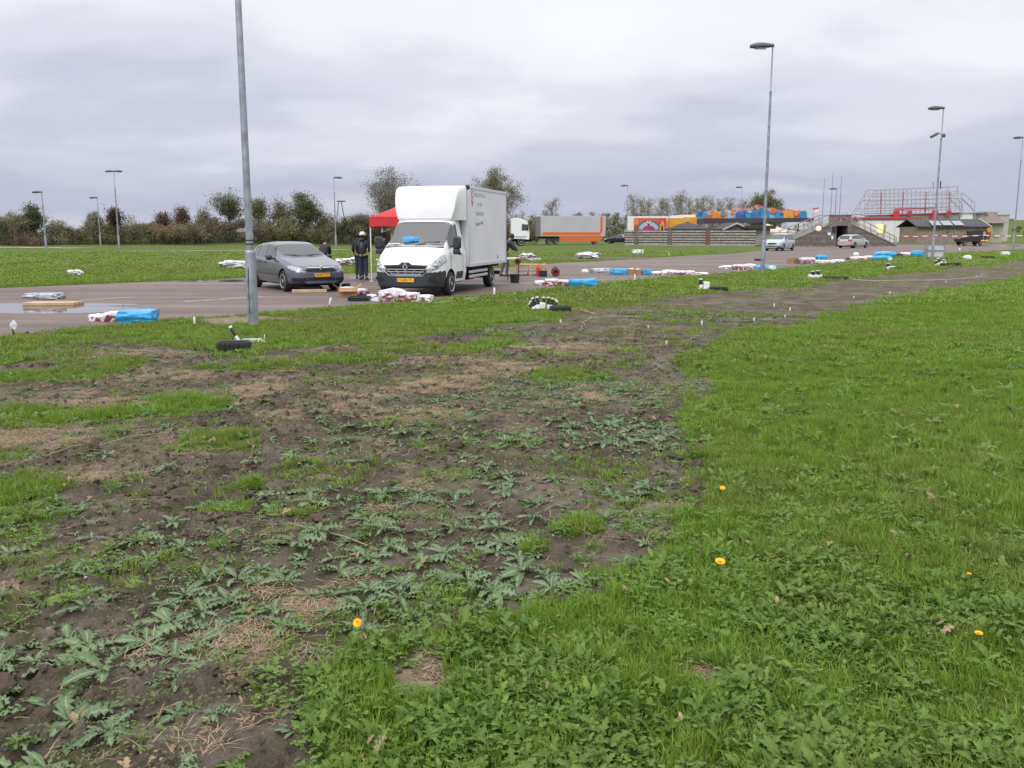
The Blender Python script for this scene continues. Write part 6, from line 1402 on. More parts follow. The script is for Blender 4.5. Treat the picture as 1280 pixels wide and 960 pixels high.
# ------------------------------------------------------------------ white lorry tractor, grey trailer, jeep
YL = 117
t = thing('lorry_tractor', 'white lorry cab half hidden behind the box truck', 'lorry', (P(640, 306, YL).x, YL, 0), R(4))
prof = [(0, .95), (2.28, .80), (2.35, 1.5), (2.30, 2.1), (2.15, 2.95), (1.95, 3.22), (1.3, 3.45), (.55, 3.55), (.1, 3.4), (0, 3.3)]
b = MB(); b.prism(prof, 2.4, frame((-.1, 2.4, 0), (1, 0, 0), (0, 0, 1))); cab_ = b.build('cab', M_VAN, t)
b = MB(); b.prism([(1.35, 1.95), (2.05, 1.95), (1.98, 2.7), (1.35, 2.75)], .03, frame((-.1, -.005, 0), (1, 0, 0), (0, 0, 1))); b.build('door_window', M_GLASS, cab_); b = MB(); b.box((2.0, -.18, 2.35), (.16, .2, .75), bev=.04); b.build('wing_mirror', M_BLKP, cab_)
b = MB(); b.box((.2, 1.2, .7), (5, 1.0, .35)); b.build('chassis', M_UNDER, t); b = MB(); b.box((.75, -.02, 1.15), (2.2, .06, .05)); b.build('side_line', M_UNDER, cab_)
wheel(t, 1.15, .15, .5, .3, -1, 6); wheel(t, 1.15, 2.25, .5, .3, 1, 6)
g = Vector((*G(676, 306), 0)); t = thing('semi_trailer', 'grey semi trailer with an orange stripe parked in front of the wood', 'trailer', (g.x, g.y, 0), R(16))
LT = 9.6; M_TG = mat('grey_trailer', (.46, .46, .49), .5, var=.05, scale=.4); M_OR = mat('orange_stripe', (.68, .14, .03), .5); zt, zb = 3.95, 1.15
b = MB(); b.box((LT / 2, 1.25, (zt + zb) / 2), (LT, 2.5, zt - zb), bev=.03); bd = b.build('body', M_TG, t)
for c, d, nm in (((LT / 2 - .25, -.01, 1.52), (LT - 1.0, .03, .42), 'orange_stripe'), ((LT - .65, -.01, 2.8), (.34, .03, 2.2), 'orange_stripe'), ((-.01, 1.25, 1.52), (.03, 2.4, .42), 'orange_stripe')): b = MB(); b.box(c, d); b.build(nm, M_OR, bd)
b = MB(); b.prism([(2.6, 1.12), (LT - .3, 1.12), (LT - .9, .42), (3.1, .42)], .06, frame((0, .02, 0), (1, 0, 0), (0, 0, 1))); b.build('skirt', M_OR, t)
b = MB(); b.box((-.02, 1.25, 2.6), (.05, 2.3, 2.5)); b.build('rear_doors', mat('grey_trailer_end', (.22, .22, .24), .6), bd); b = MB(); b.box((LT / 2, 1.25, .98), (LT - .4, 1.6, .3)); b.build('chassis', M_UNDER, t)
for x in (1.2, 2.2, LT - 1.6): wheel(t, x, .2, .48, .34, -1, 6)
g = Vector((*G(1212, 306.4), 0)); t = thing('jeep', 'black open jeep with a dark canvas top beside the brick building', 'jeep', (g.x, g.y, 0), R(184)); M_BLK = mat('black_paint', (.016, .017, .020), .4, coat=.4)
b = MB(); b.prism([(-1.75, .45), (1.75, .42), (1.85, .8), (1.75, 1.0), (.75, 1.08), (.6, 1.12), (-1.75, 1.12)], 1.5, frame((0, .75, 0), (1, 0, 0), (0, 0, 1))); b.build('body', M_BLK, t); b = MB(); b.prism([(.15, 1.1), (-1.75, 1.1), (-1.72, 1.95), (-.2, 1.98), (.1, 1.9)], 1.5, frame((0, .75, 0), (1, 0, 0), (0, 0, 1))); b.build('canvas_top', mat('black_canvas', (.03, .03, .034), .8, var=.3), t)
b = MB(); b.tube([(.62, -.72, 1.1), (.3, -.7, 1.85), (.3, .7, 1.85), (.62, .72, 1.1)], .035, 6); b.build('windscreen_frame', M_BLK, t)
b = MB(); b.box((-1.5, .755, 1.6), (.35, .02, .4)); b.build('side_window', mat('milky_window', (.35, .35, .37), .3), t)
for x in (1.15, -1.1):
    for y in (-.68, .68): wheel(t, x, y, .36, .2, 1 if y > 0 else -1, 6)
for x in (-1.86, -1.2, -1.5): b = MB(); b.box((x, .77, .62), (.22, .05, .12), bev=.02); b.build('tail_lamp', mat('lit_tail_lamp', (.8, .2, .05), .3, emit=(1., .30, .06), es=1.6), t)
b = MB(); b.lathe([(.34, 0), (.36, .05), (.34, .18), (.1, .2)], 16, frame((-1.78, 0, 1.0), (0, 1, 0), (0, 0, 1)) @ Matrix.Rotation(R(180), 4, 'X')); b.build('spare_wheel', M_TYRE, t)

# ================================================================== red tent, table
tx, ty = G(463.5, 352.2)
t = thing('party_tent', 'red party tent with white legs behind the box truck', 'tent', (tx, ty, 0)); M_REDC = mat('red_canvas', (.50, .030, .038), .75, var=.12, scale=1.2, bump=.25, bscale=5); W = 3.0; ze, zv, za = 2.28, 1.93, 3.06
b = MB(); n = 8
def tent_z(u, v): m_ = max(abs(u), abs(v)); return ze + (za - ze) * (1 - m_) - .07 * math.sin(math.pi * (1 - m_)) 
us = np.linspace(-1, 1, 2 * n + 1); vs = [(W / 2 + u * W / 2, W / 2 + v * W / 2, tent_z(u, v)) for v in us for u in us]; k = 2 * n + 1
b.add(vs, [(i * k + j, i * k + j + 1, (i + 1) * k + j + 1, (i + 1) * k + j) for i in range(2 * n) for j in range(2 * n)]); cn = b.build('canopy', M_REDC, t, smooth=25, fixn=False)
for s in range(4):
    b = MB(); vs = []
    for i in range(25):
        f = i / 24; w_ = .018 * math.sin(f * 17 + s) + .012 * math.sin(f * 41); p = [(f * W, -.012 - w_ * 0), (W + .012, f * W), (W - f * W, W + .012), (-.012, W - f * W)][s]; nx, ny = [(0, -1), (1, 0), (0, 1), (-1, 0)][s]
        for z, a_ in ((ze + .005, 0), ((ze + zv) / 2, .6), (zv + .02 * math.sin(f * 9.4), 1.)): vs.append((p[0] + nx * w_ * a_, p[1] + ny * w_ * a_, z))
    b.add(vs, [(3 * i + q, 3 * i + 3 + q, 3 * i + 4 + q, 3 * i + 1 + q) for i in range(24) for q in (0, 1)]); b.build('valance', M_REDC, cn, fixn=False)
for x, y in ((.03, .03), (W - .03, .03), (W - .03, W - .03), (.03, W - .03)):
    b = MB(); b.box((x, y, 1.15), (.045, .045, 2.3), bev=.006); b.box((x, y, .012), (.13, .13, .02)); b.build('leg', mat('white_pole', (.62, .62, .60), .5), t)
tb = thing('folding_table', 'white folding table under the red tent', 'table', (tx + .25, ty + .9, 0)); b = MB(); b.box((.75, .35, .735), (1.6, .72, .04), bev=.008); b.build('table_top', mat('white_plastic', (.70, .70, .70), .5), tb)
for x in (.1, 1.4):
    for s in (1, -1): b = MB(); b.tube([(x, .05 if s > 0 else .65, 0), (x, .65 if s > 0 else .05, .72)], .014, 6); b.build('leg', M_GALV, tb)

# ================================================================== people
M_SKIN = mat('skin', (.42, .26, .19), .6); M_HAIR = mat('dark_hair', (.025, .018, .014), .7); M_JKT = mat('navy_jacket', (.034, .036, .052), .8, var=.25, scale=9, bump=.3, bscale=16); M_JKT2 = mat('black_jacket', (.026, .024, .026), .8, var=.3, scale=9); M_TRS = mat('dark_trousers', (.030, .036, .062), .85, var=.2, scale=9); M_GREYT = mat('grey_trousers', (.11, .11, .12), .85, var=.2, scale=9); M_SHOE = mat('dark_shoe', (.03, .028, .028), .7); M_CAP = mat('white_cap', (.70, .70, .70), .8); M_STRIPE = mat('reflective_print', (.35, .35, .38), .6)
def skin(name, vs, es, rad, m, parent, root=0, sub=2):
    me = bpy.data.meshes.new(name); me.from_pydata([tuple(v) for v in vs], es, []); me.update()
    o = obj(name, me, parent); md = o.modifiers.new('skin', 'SKIN'); md.use_smooth_shade = True
    if not me.skin_vertices: 
        bm = bmesh.new(); bm.from_mesh(me); bm.verts.layers.skin.verify(); bm.to_mesh(me); bm.free()
    for i, sv_ in enumerate(me.skin_vertices[0].data): sv_.radius = rad[i] if hasattr(rad[i], '__len__') else (rad[i], rad[i]); sv_.use_root = (i == root)
    sm_ = o.modifiers.new('round', 'SMOOTH'); sm_.factor = .5; sm_.iterations = 1 if name == 'body' else 3
    if name != 'body':
        for q_ in me.skin_vertices[0].data: q_.radius = (q_.radius[0] * 1.42, q_.radius[1] * 1.42)
    o.modifiers.new('sub', 'SUBSURF').levels = sub; o.modifiers['sub'].render_levels = sub; me.materials.append(m); return o
BASE = dict(pelvis=(0, 0, .95), waist=(0, 0, 1.08), chest=(0, .0, 1.30), neck=(0, -.01, 1.47), head=(0, .01, 1.585), crown=(0, .0, 1.71), sl=(-.17, -.01, 1.41), sr=(.17, -.01, 1.41), el=(-.24, -.03, 1.14), er=(.24, -.03, 1.14), wl=(-.20, .16, .98), wr=(.20, .16, .98), hl=(-.095, 0, .90), hr=(.095, 0, .90), kl=(-.105, .02, .50), kr=(.11, .02, .50), al=(-.11, -.02, .09), ar=(.12, -.02, .09))
def person(label, loc, rz, pose=None, jacket=None, trousers=None, hair=None, cap=None, stripes=False, hood=None):
    p = {k: Vector(v) for k, v in BASE.items()}; p.update({k: Vector(v) for k, v in (pose or {}).items()})
    t = thing('person', label, 'person', loc, rz)
    names = ['pelvis', 'waist', 'chest', 'neck', 'head', 'crown', 'sl', 'el', 'wl', 'sr', 'er', 'wr', 'hl', 'kl', 'al', 'hr', 'kr', 'ar']; ix = {n: i for i, n in enumerate(names)}
    vs = [p[n] for n in names]; rad = [.08, .075, .09, .055, .085, .07, .06, .045, .03, .06, .045, .03, .055, .05, .04, .055, .05, .04]
    es = [('pelvis', 'waist'), ('waist', 'chest'), ('chest', 'neck'), ('neck', 'head'), ('head', 'crown'), ('chest', 'sl'), ('sl', 'el'), ('el', 'wl'), ('chest', 'sr'), ('sr', 'er'), ('er', 'wr'), ('pelvis', 'hl'), ('hl', 'kl'), ('kl', 'al'), ('pelvis', 'hr'), ('hr', 'kr'), ('kr', 'ar')]
    es = [(ix[a], ix[c]) for a, c in es]
    f = (p['head'] - p['neck']); fw = Vector((0, 1, 0)); fw = (fw - f * (fw.dot(f) / max(f.length_squared, 1e-6))).normalized(); up = f.normalized(); rt = fw.cross(up)
    nose = p['head'] + fw * .095 + up * .01; vs.append(nose); rad.append(.016); es.append((ix['head'], len(vs) - 1)); chin = p['head'] + fw * .065 - up * .075; vs.append(chin); rad.append(.035); es.append((ix['head'], len(vs) - 1))
    for s in (1, -1): vs.append(p['head'] + rt * s * .088 - fw * .005); rad.append(.018); es.append((ix['head'], len(vs) - 1))
    for s, w, e in ((-1, 'wl', 'el'), (1, 'wr', 'er')):           # hands: palm, four fingers, thumb
        d = (p[w] - p[e]).normalized(); sd = Vector((1, 0, 0)); sd = (sd - d * sd.dot(d)); sd = sd.normalized() if sd.length > .1 else d.orthogonal().normalized(); nrm = d.cross(sd)
        palm = p[w] + d * .06; vs.append(palm); rad.append((.034, .02)); es.append((ix[w], len(vs) - 1)); pi_ = len(vs) - 1
        for q, (o_, l_) in enumerate(((-.03, .075), (-.01, .085), (.01, .08), (.028, .062))):
            vs.append(palm + d * .035 + sd * o_); rad.append(.011); es.append((pi_, len(vs) - 1)); vs.append(palm + d * (.03 + l_ * .6) + sd * o_ * 1.1 + nrm * -.012); rad.append(.009); es.append((len(vs) - 2, len(vs) - 1)); vs.append(palm + d * (.03 + l_) + sd * o_ + nrm * -.03); rad.append(.008); es.append((len(vs) - 2, len(vs) - 1))
        vs.append(p[w] + d * .045 - sd * s * .04); rad.append(.012); es.append((pi_, len(vs) - 1)); vs.append(p[w] + d * .085 - sd * s * .058); rad.append(.010); es.append((len(vs) - 2, len(vs) - 1))
    skin('body', vs, es, rad, M_SKIN, t, 0)
    jn = ['pelvis', 'waist', 'chest', 'neck', 'sl', 'el', 'wl', 'sr', 'er', 'wr']; jx = {n: i for i, n in enumerate(jn)}
    jv = [p[n].copy() for n in jn]; jv[0] = p['pelvis'].lerp(p['waist'], -.85); jv[3] = p['chest'].lerp(p['neck'], .78)
    skin('jacket', jv, [(jx[a], jx[c]) for a, c in (('pelvis', 'waist'), ('waist', 'chest'), ('chest', 'neck'), ('chest', 'sl'), ('sl', 'el'), ('el', 'wl'), ('chest', 'sr'), ('sr', 'er'), ('er', 'wr'))], [(.175, .14), (.17, .135), (.185, .14), (.085, .08), .095, .075, .05, .095, .075, .05], jacket or M_JKT, t, 0)
    tn = ['pelvis', 'hl', 'kl', 'al', 'hr', 'kr', 'ar']; q = {n: i for i, n in enumerate(tn)}
    tv = [p[n].copy() for n in tn]; tv[0] = p['pelvis'].lerp(p['waist'], .7)
    skin('trousers', tv, [(0, 1), (1, 2), (2, 3), (0, 4), (4, 5), (5, 6)], [(.15, .13), .105, .078, .065, .105, .078, .065], trousers or M_TRS, t, 0)
    for a in ('al', 'ar'):
        b = MB(); c = p[a]; b.loft([[Vector((c.x + x * w, c.y + y, z + c.z - .09)) for x, z in ((-1, 0), (1, 0), (.8, h), (-.8, h))] for y, w, h in ((-.07, .035, .07), (-.02, .045, .11), (.06, .048, .085), (.14, .046, .05), (.185, .03, .025))]); b.build('shoe', M_SHOE, t, smooth=70)
    hd = p['head'] * .5 + p['crown'] * .5
    b = MB(); b.lathe([(.06, -.10), (.098, -.06), (.104, 0), (.095, .055), (.06, .098), (.005, .112)], 14, frame(p['head'] + up * .045 - fw * .018, rt, fw)); b.build('hair', hair or M_HAIR, t, smooth=180)
    for s in (1, -1): b = MB(); b.lathe([(.002, -.010), (.009, -.005), (.009, .005), (.002, .010)], 8, frame(p['head'] + fw * .083 + up * .028 + rt * s * .032, rt, fw)); b.build('eye', M_INK, t)
    b = MB(); b.box(p['head'] + fw * .088 - up * .045, (.045, .012, .010)); b.build('mouth', mat('lips', (.30, .12, .10), .6), t)
    if cap:
        b = MB(); b.lathe([(.112, -.02), (.116, .02), (.105, .07), (.07, .108), (.006, .122)], 16, frame(p['head'] + up * .06 - fw * .01, rt, fw)); b.prism([(-.085, .08), (.085, .08), (.07, .18), (0, .20), (-.07, .18)], .012, frame(p['head'] + up * .048, rt, fw)); b.build('cap', cap, t, smooth=50)
    if stripes:
        bk = p['chest'] - Vector((0, .155, 0))
        for dz, w in ((.05, .10), (.01, .08), (-.03, .09), (-.10, .08)): b = MB(); b.box((bk.x, bk.y + .012, bk.z + dz), (w, .03, .014), bev=.003); b.build('back_print', M_STRIPE, t)
    if hood: b = MB(); b.lathe([(.10, -.04), (.12, 0), (.09, .04), (.04, .05)], 14, frame(p['neck'] - Vector((0, .05, -.02)), (1, 0, 0), (0, 1, .3))); b.build('hood', jacket or M_JKT, t, smooth=180)
    return t
gx, gy = G(454.5, 350); person('person in dark jacket and white cap seen from behind by the tent leg', (gx, gy, 0), R(-8), dict(el=(-.29, -.02, 1.17), er=(.27, .0, 1.15), wl=(-.17, .2, 1.08), wr=(.17, .2, 1.05)), M_JKT, M_TRS, cap=M_CAP, stripes=True, hood=True)
gx, gy = G(450, 348.5); person('dark-haired person mostly hidden behind the one with the white cap', (gx, gy, 0), R(10), None, M_JKT2, M_TRS, hood=True)
gx, gy = G(481, 351.5); person('person in dark jacket facing left under the red tent', (gx, gy, 0), R(80), dict(head=(0, .03, 1.575), crown=(0, .03, 1.70), wr=(.18, .20, 1.05), wl=(-.16, .24, 1.02)), M_JKT, M_TRS)
gx, gy = G(405.5, 351); person('person in black bending forward behind the grey hatchback', (gx, gy, 0), R(12), dict(pelvis=(0, -.06, .94), waist=(0, .02, 1.10), chest=(.03, .20, 1.24), neck=(.06, .34, 1.30), head=(.08, .44, 1.30), crown=(.10, .55, 1.28), sl=(-.15, .20, 1.20), sr=(.20, .22, 1.24), el=(-.20, .34, .98), er=(.24, .40, 1.0), wl=(-.12, .50, .82), wr=(.16, .56, .84)), M_JKT2, M_JKT2)
gx, gy = G(631.5, 345.5); person('person in dark clothes behind the box truck reaching down to the right', (gx, gy, 0), R(-75), dict(pelvis=(0, -.04, .93), waist=(0, .02, 1.08), chest=(0, .12, 1.30), neck=(0, .19, 1.44), head=(0, .26, 1.54), crown=(0, .28, 1.66), sl=(-.18, .14, 1.38), sr=(.18, .14, 1.38), el=(-.22, .30, 1.18), er=(.22, .30, 1.16), wl=(-.18, .46, 1.0), wr=(.18, .48, .98), kr=(.11, .08, .5), ar=(.12, .02, .09), kl=(-.11, -.04, .5), al=(-.11, -.14, .09)), M_JKT, M_GREYT)

# ================================================================== firework parcels, bags, crates and mortars
def print_mat(name, base, inks, scale=7., cut=.53, seed=0.):
    """pale wrapping paper with irregular printed patches"""
    m = bpy.data.materials.new(name); m.use_nodes = True; nt = m.node_tree; b = nt.nodes['Principled BSDF']
    tcd = nd(nt, 'ShaderNodeTexCoord'); mp = nd(nt, 'ShaderNodeMapping'); mp.inputs['Location'].default_value = (seed, seed * .7, seed * .3); nt.links.new(tcd.outputs['Object'], mp.inputs[0]); col = None
    for i, ink in enumerate(inks):
        f = maprange(nt, noise(nt, mp.outputs[0], scale * (1 + .4 * i), 3, .5, 1.), cut + .03 * i, cut + .03 * i + .04); sh = nd(nt, 'ShaderNodeVectorMath', operation='ADD'); sh.inputs[1].default_value = (3.1 * i, 1.7, 5.3); nt.links.new(mp.outputs[0], sh.inputs[0])
        col = mixc(nt, f, col if col else base, ink); mp = nd(nt, 'ShaderNodeMapping'); nt.links.new(sh.outputs[0], mp.inputs[0])
    gz = nd(nt, 'ShaderNodeSeparateXYZ'); nt.links.new(tcd.outputs['Generated'], gz.inputs[0])      # crumpled white paper on top, print on the sides
    wf = maprange(nt, mathn(nt, 'ADD', gz.outputs[2], mathn(nt, 'MULTIPLY', noise(nt, tcd.outputs['Object'], 5, 3), .6)), .98, 1.04)
    col = mixc(nt, wf, col, (.74, .74, .77))
    nt.links.new(col, b.inputs['Base Color']); b.inputs['Roughness'].default_value = .38
    bp = nd(nt, 'ShaderNodeBump'); bp.inputs['Strength'].default_value = .5; bp.inputs['Distance'].default_value = .03; nt.links.new(noise(nt, tcd.outputs['Object'], 9, 4, .6, .8), bp.inputs['Height']); nt.links.new(bp.outputs[0], b.inputs['Normal'])
    return m
WP = (.72, .72, .76)
PR = {'red': print_mat('white_wrap_red', WP, [(.46, .12, .12), (.16, .05, .07)], 9, .50, 1.), 'pink': print_mat('white_wrap_pink', WP, [(.62, .38, .38), (.34, .10, .12), (.10, .06, .09)], 8, .50, 2.), 'dark': print_mat('white_wrap_dark', WP, [(.06, .05, .08), (.40, .08, .10)], 6, .43, 3.), 'purple': print_mat('white_wrap_purple', (.60, .58, .64), [(.14, .08, .18), (.38, .20, .24)], 7, .42, 4.), 'blue': print_mat('white_wrap_blue', WP, [(.14, .18, .40), (.50, .22, .22)], 7, .47, 5.), 'plain': mat('white_plastic_wrap', (.72, .73, .76), .35, var=.07, scale=6, bump=.7, bscale=8), 'clear': mat('grey_plastic_wrap', (.34, .35, .40), .22, var=.5, scale=6, bump=.8, bscale=9), 'maroon': print_mat('maroon_wrap', (.16, .03, .04), [(.60, .58, .58), (.07, .03, .03)], 5, .56, 6.),
      'bag': mat('blue_plastic', (.035, .33, .66), .32, var=.22, scale=3.5, bump=.9, bscale=6), 'bagd': mat('blue_plastic_dark', (.03, .25, .52), .32, var=.3, scale=4, bump=.9, bscale=7)}
M_CARD = mat('cardboard', (.36, .20, .115), .85, var=.15, scale=5); M_CARD2 = mat('cardboard_dark', (.24, .13, .08), .85, var=.15, scale=5); M_CRATE = mat('black_crate', (.022, .022, .024), .5); M_PLANK = mat('pine_plank', (.50, .36, .22), .8, var=.15, scale=4); M_SHEET = mat('pale_blue_sheet', (.42, .50, .62), .4, var=.15, scale=4, bump=.6, bscale=8)
def crumple(name, d, m, seed=0, amp=.10, square=.62, parent=None, sub=9, sag=0.):
    """soft parcel: a rounded box with creases, standing on z = 0"""
    bm = bmesh.new(); bmesh.ops.create_cube(bm, size=2.0); bmesh.ops.subdivide_edges(bm, edges=bm.edges, cuts=sub, use_grid_fill=True)
    X = np.array([v.co[:] for v in bm.verts]); n = X / np.linalg.norm(X, axis=1)[:, None]; Q = X * square + n * (1 - square) * 1.25
    a = fbm(Q[:, 0] * 2.1 + seed * 7.7, Q[:, 1] * 2.1 + Q[:, 2] * 1.9, 200 + seed, 3) - .5; r2 = np.abs(fbm(Q[:, 0] * 4 + seed, Q[:, 1] * 4 - Q[:, 2] * 3.3, 260 + seed, 2) - .5)
    Q = Q * (1 + 2.2 * amp * a - 1.6 * amp * r2)[:, None]
    Q[:, 2] = np.where(Q[:, 2] > 0, Q[:, 2] * (1 - sag * (np.abs(Q[:, 0]) ** 2)), Q[:, 2])
    lo = Q[:, 2].min(); hi = Q[:, 2].max(); Q[:, 2] = np.maximum((Q[:, 2] - lo) / (hi - lo), .06) - .06
    foot = Q[:, 2] < .12; Q[foot, 0] *= 1.05
    for v, q in zip(bm.verts, Q): v.co = (q[0] * d[0] / 2, q[1] * d[1] / 2, q[2] * d[2] / .94)
    me = bpy.data.meshes.new(name); bm.to_mesh(me); bm.free(); me.shade_smooth(); me.set_sharp_from_angle(angle=R(38)); me.materials.append(m); return obj(name, me, parent)
def ppm(px, py): x, y = G(px, py); return F / (y * math.cos(TH) + EYE * math.sin(TH))
def spot(x0, x1, yb): 
    k = ppm((x0 + x1) / 2, yb); x, y = G((x0 + x1) / 2, yb); return x, y, k, (x1 - x0) / k
def parcel(x0, x1, yb, hpx, m, label, cat='parcel', dep=None, seed=0, amp=.10, sq=.62, group='firework parcels laid out along the road', rz=None, sag=0., name=None, z=None):
    x, y, k, w = spot(x0, x1, yb); d = dep if dep else min(.75, max(.32, w * .7)); y2 = y + d * .45
    o = crumple(name or ('blue_bag' if cat == 'bag' and m in (PR['bag'], PR['bagd']) else 'firework_parcel'), (w * 1.04, d, hpx / k), m, seed, amp, sq, sag=sag); o.location = (x * y2 / y, y2, (hg(x, y2) if z is None else z) + .006); o.rotation_euler = (0, 0, (seed * .37 % .5 - .25) if rz is None else rz)
    return tag(o, label, cat, group)
def carton(x0, x1, yb, hpx, label, seed=0, m=None, dep=None, flaps=True, fill=None, rz=0.):
    x, y, k, w = spot(x0, x1, yb); h = hpx / k; d = dep or w * .8; t = thing('cardboard_box', label, 'box', (x, y + d * .5, hg(x, y) + .004), rz, 'firework parcels laid out along the road'); m = m or M_CARD
    b = MB(); th = .008
    for c, s in (((0, -d / 2, h / 2), (w, th, h)), ((0, d / 2, h / 2), (w, th, h)), ((-w / 2, 0, h / 2), (th, d - .02, h)), ((w / 2, 0, h / 2), (th, d - .02, h)), ((0, 0, .01), (w - .02, d - .02, th))): b.box(c, s)
    b.build('carton', m, t)
    if flaps:
        for s, ang in ((-1, 42), (1, -30)): b = MB(); b.box((s * (w / 2 + .07 * math.cos(R(ang))), 0, h + .05), (.18, d - .03, .007), ry=R(-s * 35)); b.build('flap', m, t)
        b = MB(); b.box((0, -d / 2 - .06, h - .03), (w - .03, .16, .007), rx=R(40)); b.build('flap', m, t)
    if fill: o = crumple('contents', (w * .8, d * .8, h * .4), fill, seed, .16, .4, t); o.location = (0, 0, h * .72)
    return t
def crate(x0, x1, yb, hpx, label, dep=None, m=None, name='black_crate', rz=0.):
    x, y, k, w = spot(x0, x1, yb); h = hpx / k; d = dep or min(.5, w * .7); t = thing(name, label, 'crate', (x, y + d / 2, hg(x, y) + .004), rz); m = m or M_CRATE
    b = MB(); th = .015
    for c, s in (((0, -d / 2, h / 2), (w, th, h)), ((0, d / 2, h / 2), (w, th, h)), ((-w / 2, 0, h / 2), (th, d - .03, h)), ((w / 2, 0, h / 2), (th, d - .03, h)), ((0, 0, .012), (w - .03, d - .03, th))): b.box(c, s, bev=.003)
    b.build('crate_body', m, t); b = MB(); b.box((0, -d / 2 - .012, h - .02), (w + .03, .025, .035), bev=.006); b.box((0, d / 2 + .012, h - .02), (w + .03, .025, .035), bev=.006); b.build('rim', m, t)
    for i in range(4): b = MB(); b.box((-w * .36 + i * w * .24, -d / 2 - .010, h * .45), (w * .15, .012, h * .35), bev=.003); b.build('slot', M_UNDER, t)
    return t
# --- on the road, left: planks with parcel, first row of parcels
def planks(px0, px1, py, label, n=2, th=.05):
    a, c = Vector((*G(px0, py), 0)), Vector((*G(px1, py - .4), 0)); L = (c - a).length; t = thing('wooden_planks', label, 'planks', a, math.atan2(c.y - a.y, c.x - a.x))
    for i in range(n): b = MB(); b.box((L / 2 + .02 * i, .08 + .2 * i, th / 2 + .006), (L, .15, th), bev=.005); b.build('plank', M_PLANK, t)
planks(28, 92, 382.6, 'two pale planks on the road under the wrapped parcel', 3, .07)
parcel(33, 78, 379.5, 9.5, PR['clear'], 'grey plastic wrapped parcel lying on the pale planks', seed=1, amp=.12, dep=.5, z=.07, rz=.05)
parcel(114, 137, 401.5, 13, PR['red'], 'white and red firework parcel at the left end, two left of the first blue bag', seed=2); parcel(134, 156, 402.5, 17, PR['maroon'], 'maroon parcel with white top beside the first blue bag', seed=3, amp=.12); parcel(155, 172, 399, 12, PR['pink'], 'pale pink parcel behind the first blue bag', seed=4)
parcel(152, 195, 404.5, 16, PR['bag'], 'bright blue plastic bag nearest the left edge of the road', 'bag', seed=5, amp=.10, sq=.7, dep=.6)
# --- field beyond the road
for x0, x1, yb, h, m, lb, sd in ((87, 104, 344.5, 7.5, 'plain', 'small white plastic bundle on the left field', 6), (276, 307, 336.5, 11, 'plain', 'heap of white plastic on the field left of the near lamp post', 7), (420, 437, 332, 9, 'blue', 'white printed heap on the field left of the tent people', 8), (434, 453, 332, 11, 'blue', 'second white printed heap touching the tent people on the field', 9), (651, 669, 326, 10, 'blue', 'white bundle on the field just right of the box truck', 10), (723, 748, 323.5, 8.5, 'plain', 'white plastic heap on the muddy strip below the trailer', 11), (791, 804, 318.5, 6.5, 'plain', 'small white heap on the far field below the fence', 12)):
    parcel(x0, x1, yb, h, PR[m], lb, 'bundle', seed=sd, amp=.42, sq=.3, group='white bundles on the field')
parcel(660, 676, 326.5, 4, PR['clear'], 'flat pale blue wrapped bundle beside the white field bundle', 'bundle', seed=13, amp=.2, group='white bundles on the field')
# --- between car and truck
crate(427.5, 435, 361.2, 9, 'black box on the road at the right front of the grey car', .4)
planks(365, 408.5, 366.3, 'pale plank on the road in front of the grey car', 1, .09); parcel(376, 401, 363.2, 8.5, PR['clear'], 'crumpled clear plastic bundle under the grey car bumper', 'bundle', seed=14, amp=.22, sq=.3, dep=.5)
carton(421, 444, 371.5, 14, 'brown cardboard box with flaps beside the grey car', 3, fill=PR['plain'], rz=.25, dep=.45)
parcel(441, 460, 369.5, 11.5, PR['dark'], 'white wrapped parcel behind the black open crate', seed=15); crate(435, 460, 376.6, 8.5, 'low black open crate on the road in front of the cardboard box', .4)
parcel(459, 470.5, 371.5, 6.5, PR['maroon'], 'small dark red parcel on the pale blue sheet', seed=16)
gp = [G(*p) for p in ((461, 375.6), (470, 371.2), (500, 370.4), (545, 375.5), (538, 379), (500, 377.4), (470, 377.2))]; o = sheet('plastic_sheet', gp, .008, M_SHEET); tag(o, 'pale blue plastic sheet spread on the road in front of the truck', 'sheet')
parcel(475, 508, 377.2, 20, PR['pink'], 'tall white and pink heap of parcels in front of the truck bumper', seed=17, amp=.14, dep=.55, sag=.25); parcel(500, 524, 378.4, 13, PR['dark'], 'white parcel with dark print right of the pink heap', seed=18, amp=.14); parcel(519, 541, 378.2, 10, PR['red'], 'white and red parcel at the right end below the truck', seed=19, amp=.18)
# --- right of the truck
x, y, k, w = spot(637, 650, 353.6); t = thing('bucket', 'black bucket on the road behind the truck rear wheel', 'bucket', (x, y + w / 2, 0)); b = MB(); b.lathe([(w * .40, 0), (w * .5, 10 / k), (w * .53, 10 / k), (w * .53, 10.6 / k), (w * .47, 10.6 / k), (w * .38, .03)], 20); b.build('pail', M_CRATE, t); b = MB(); b.tube([(w * .5 * math.cos(a), 0, 10 / k + w * .05 * math.sin(a)) for a in np.linspace(0, math.pi, 9)], .005, 5); b.build('handle', M_GALV, t)
def pallet(x, y, z, L, rz, label):
    t = thing('pallet', label, 'pallet', (x, y, z), rz); D = .8
    for i in range(5): b = MB(); b.box((L / 2, i * .175 + .05, .135), (L, .1, .022), bev=.003); b.build('deck_board', M_PLANK, t)
    for i in range(3):
        for j in range(3): b = MB(); b.box((.07 + i * (L - .14) / 2, .05 + j * .35, .075), (.14, .1, .09)); b.build('block', M_PLANK, t)
        b = MB(); b.box((.07 + i * (L - .14) / 2, .4, .015), (.12, .8, .022)); b.build('bottom_board', M_PLANK, t)
        b = MB(); b.box((.07 + i * (L - .14) / 2, .4, .1235 - .0), (.12, .8, .006)); b.build('stringer', M_PLANK, t)
x, y, k, w = spot(642, 684, 344.4)
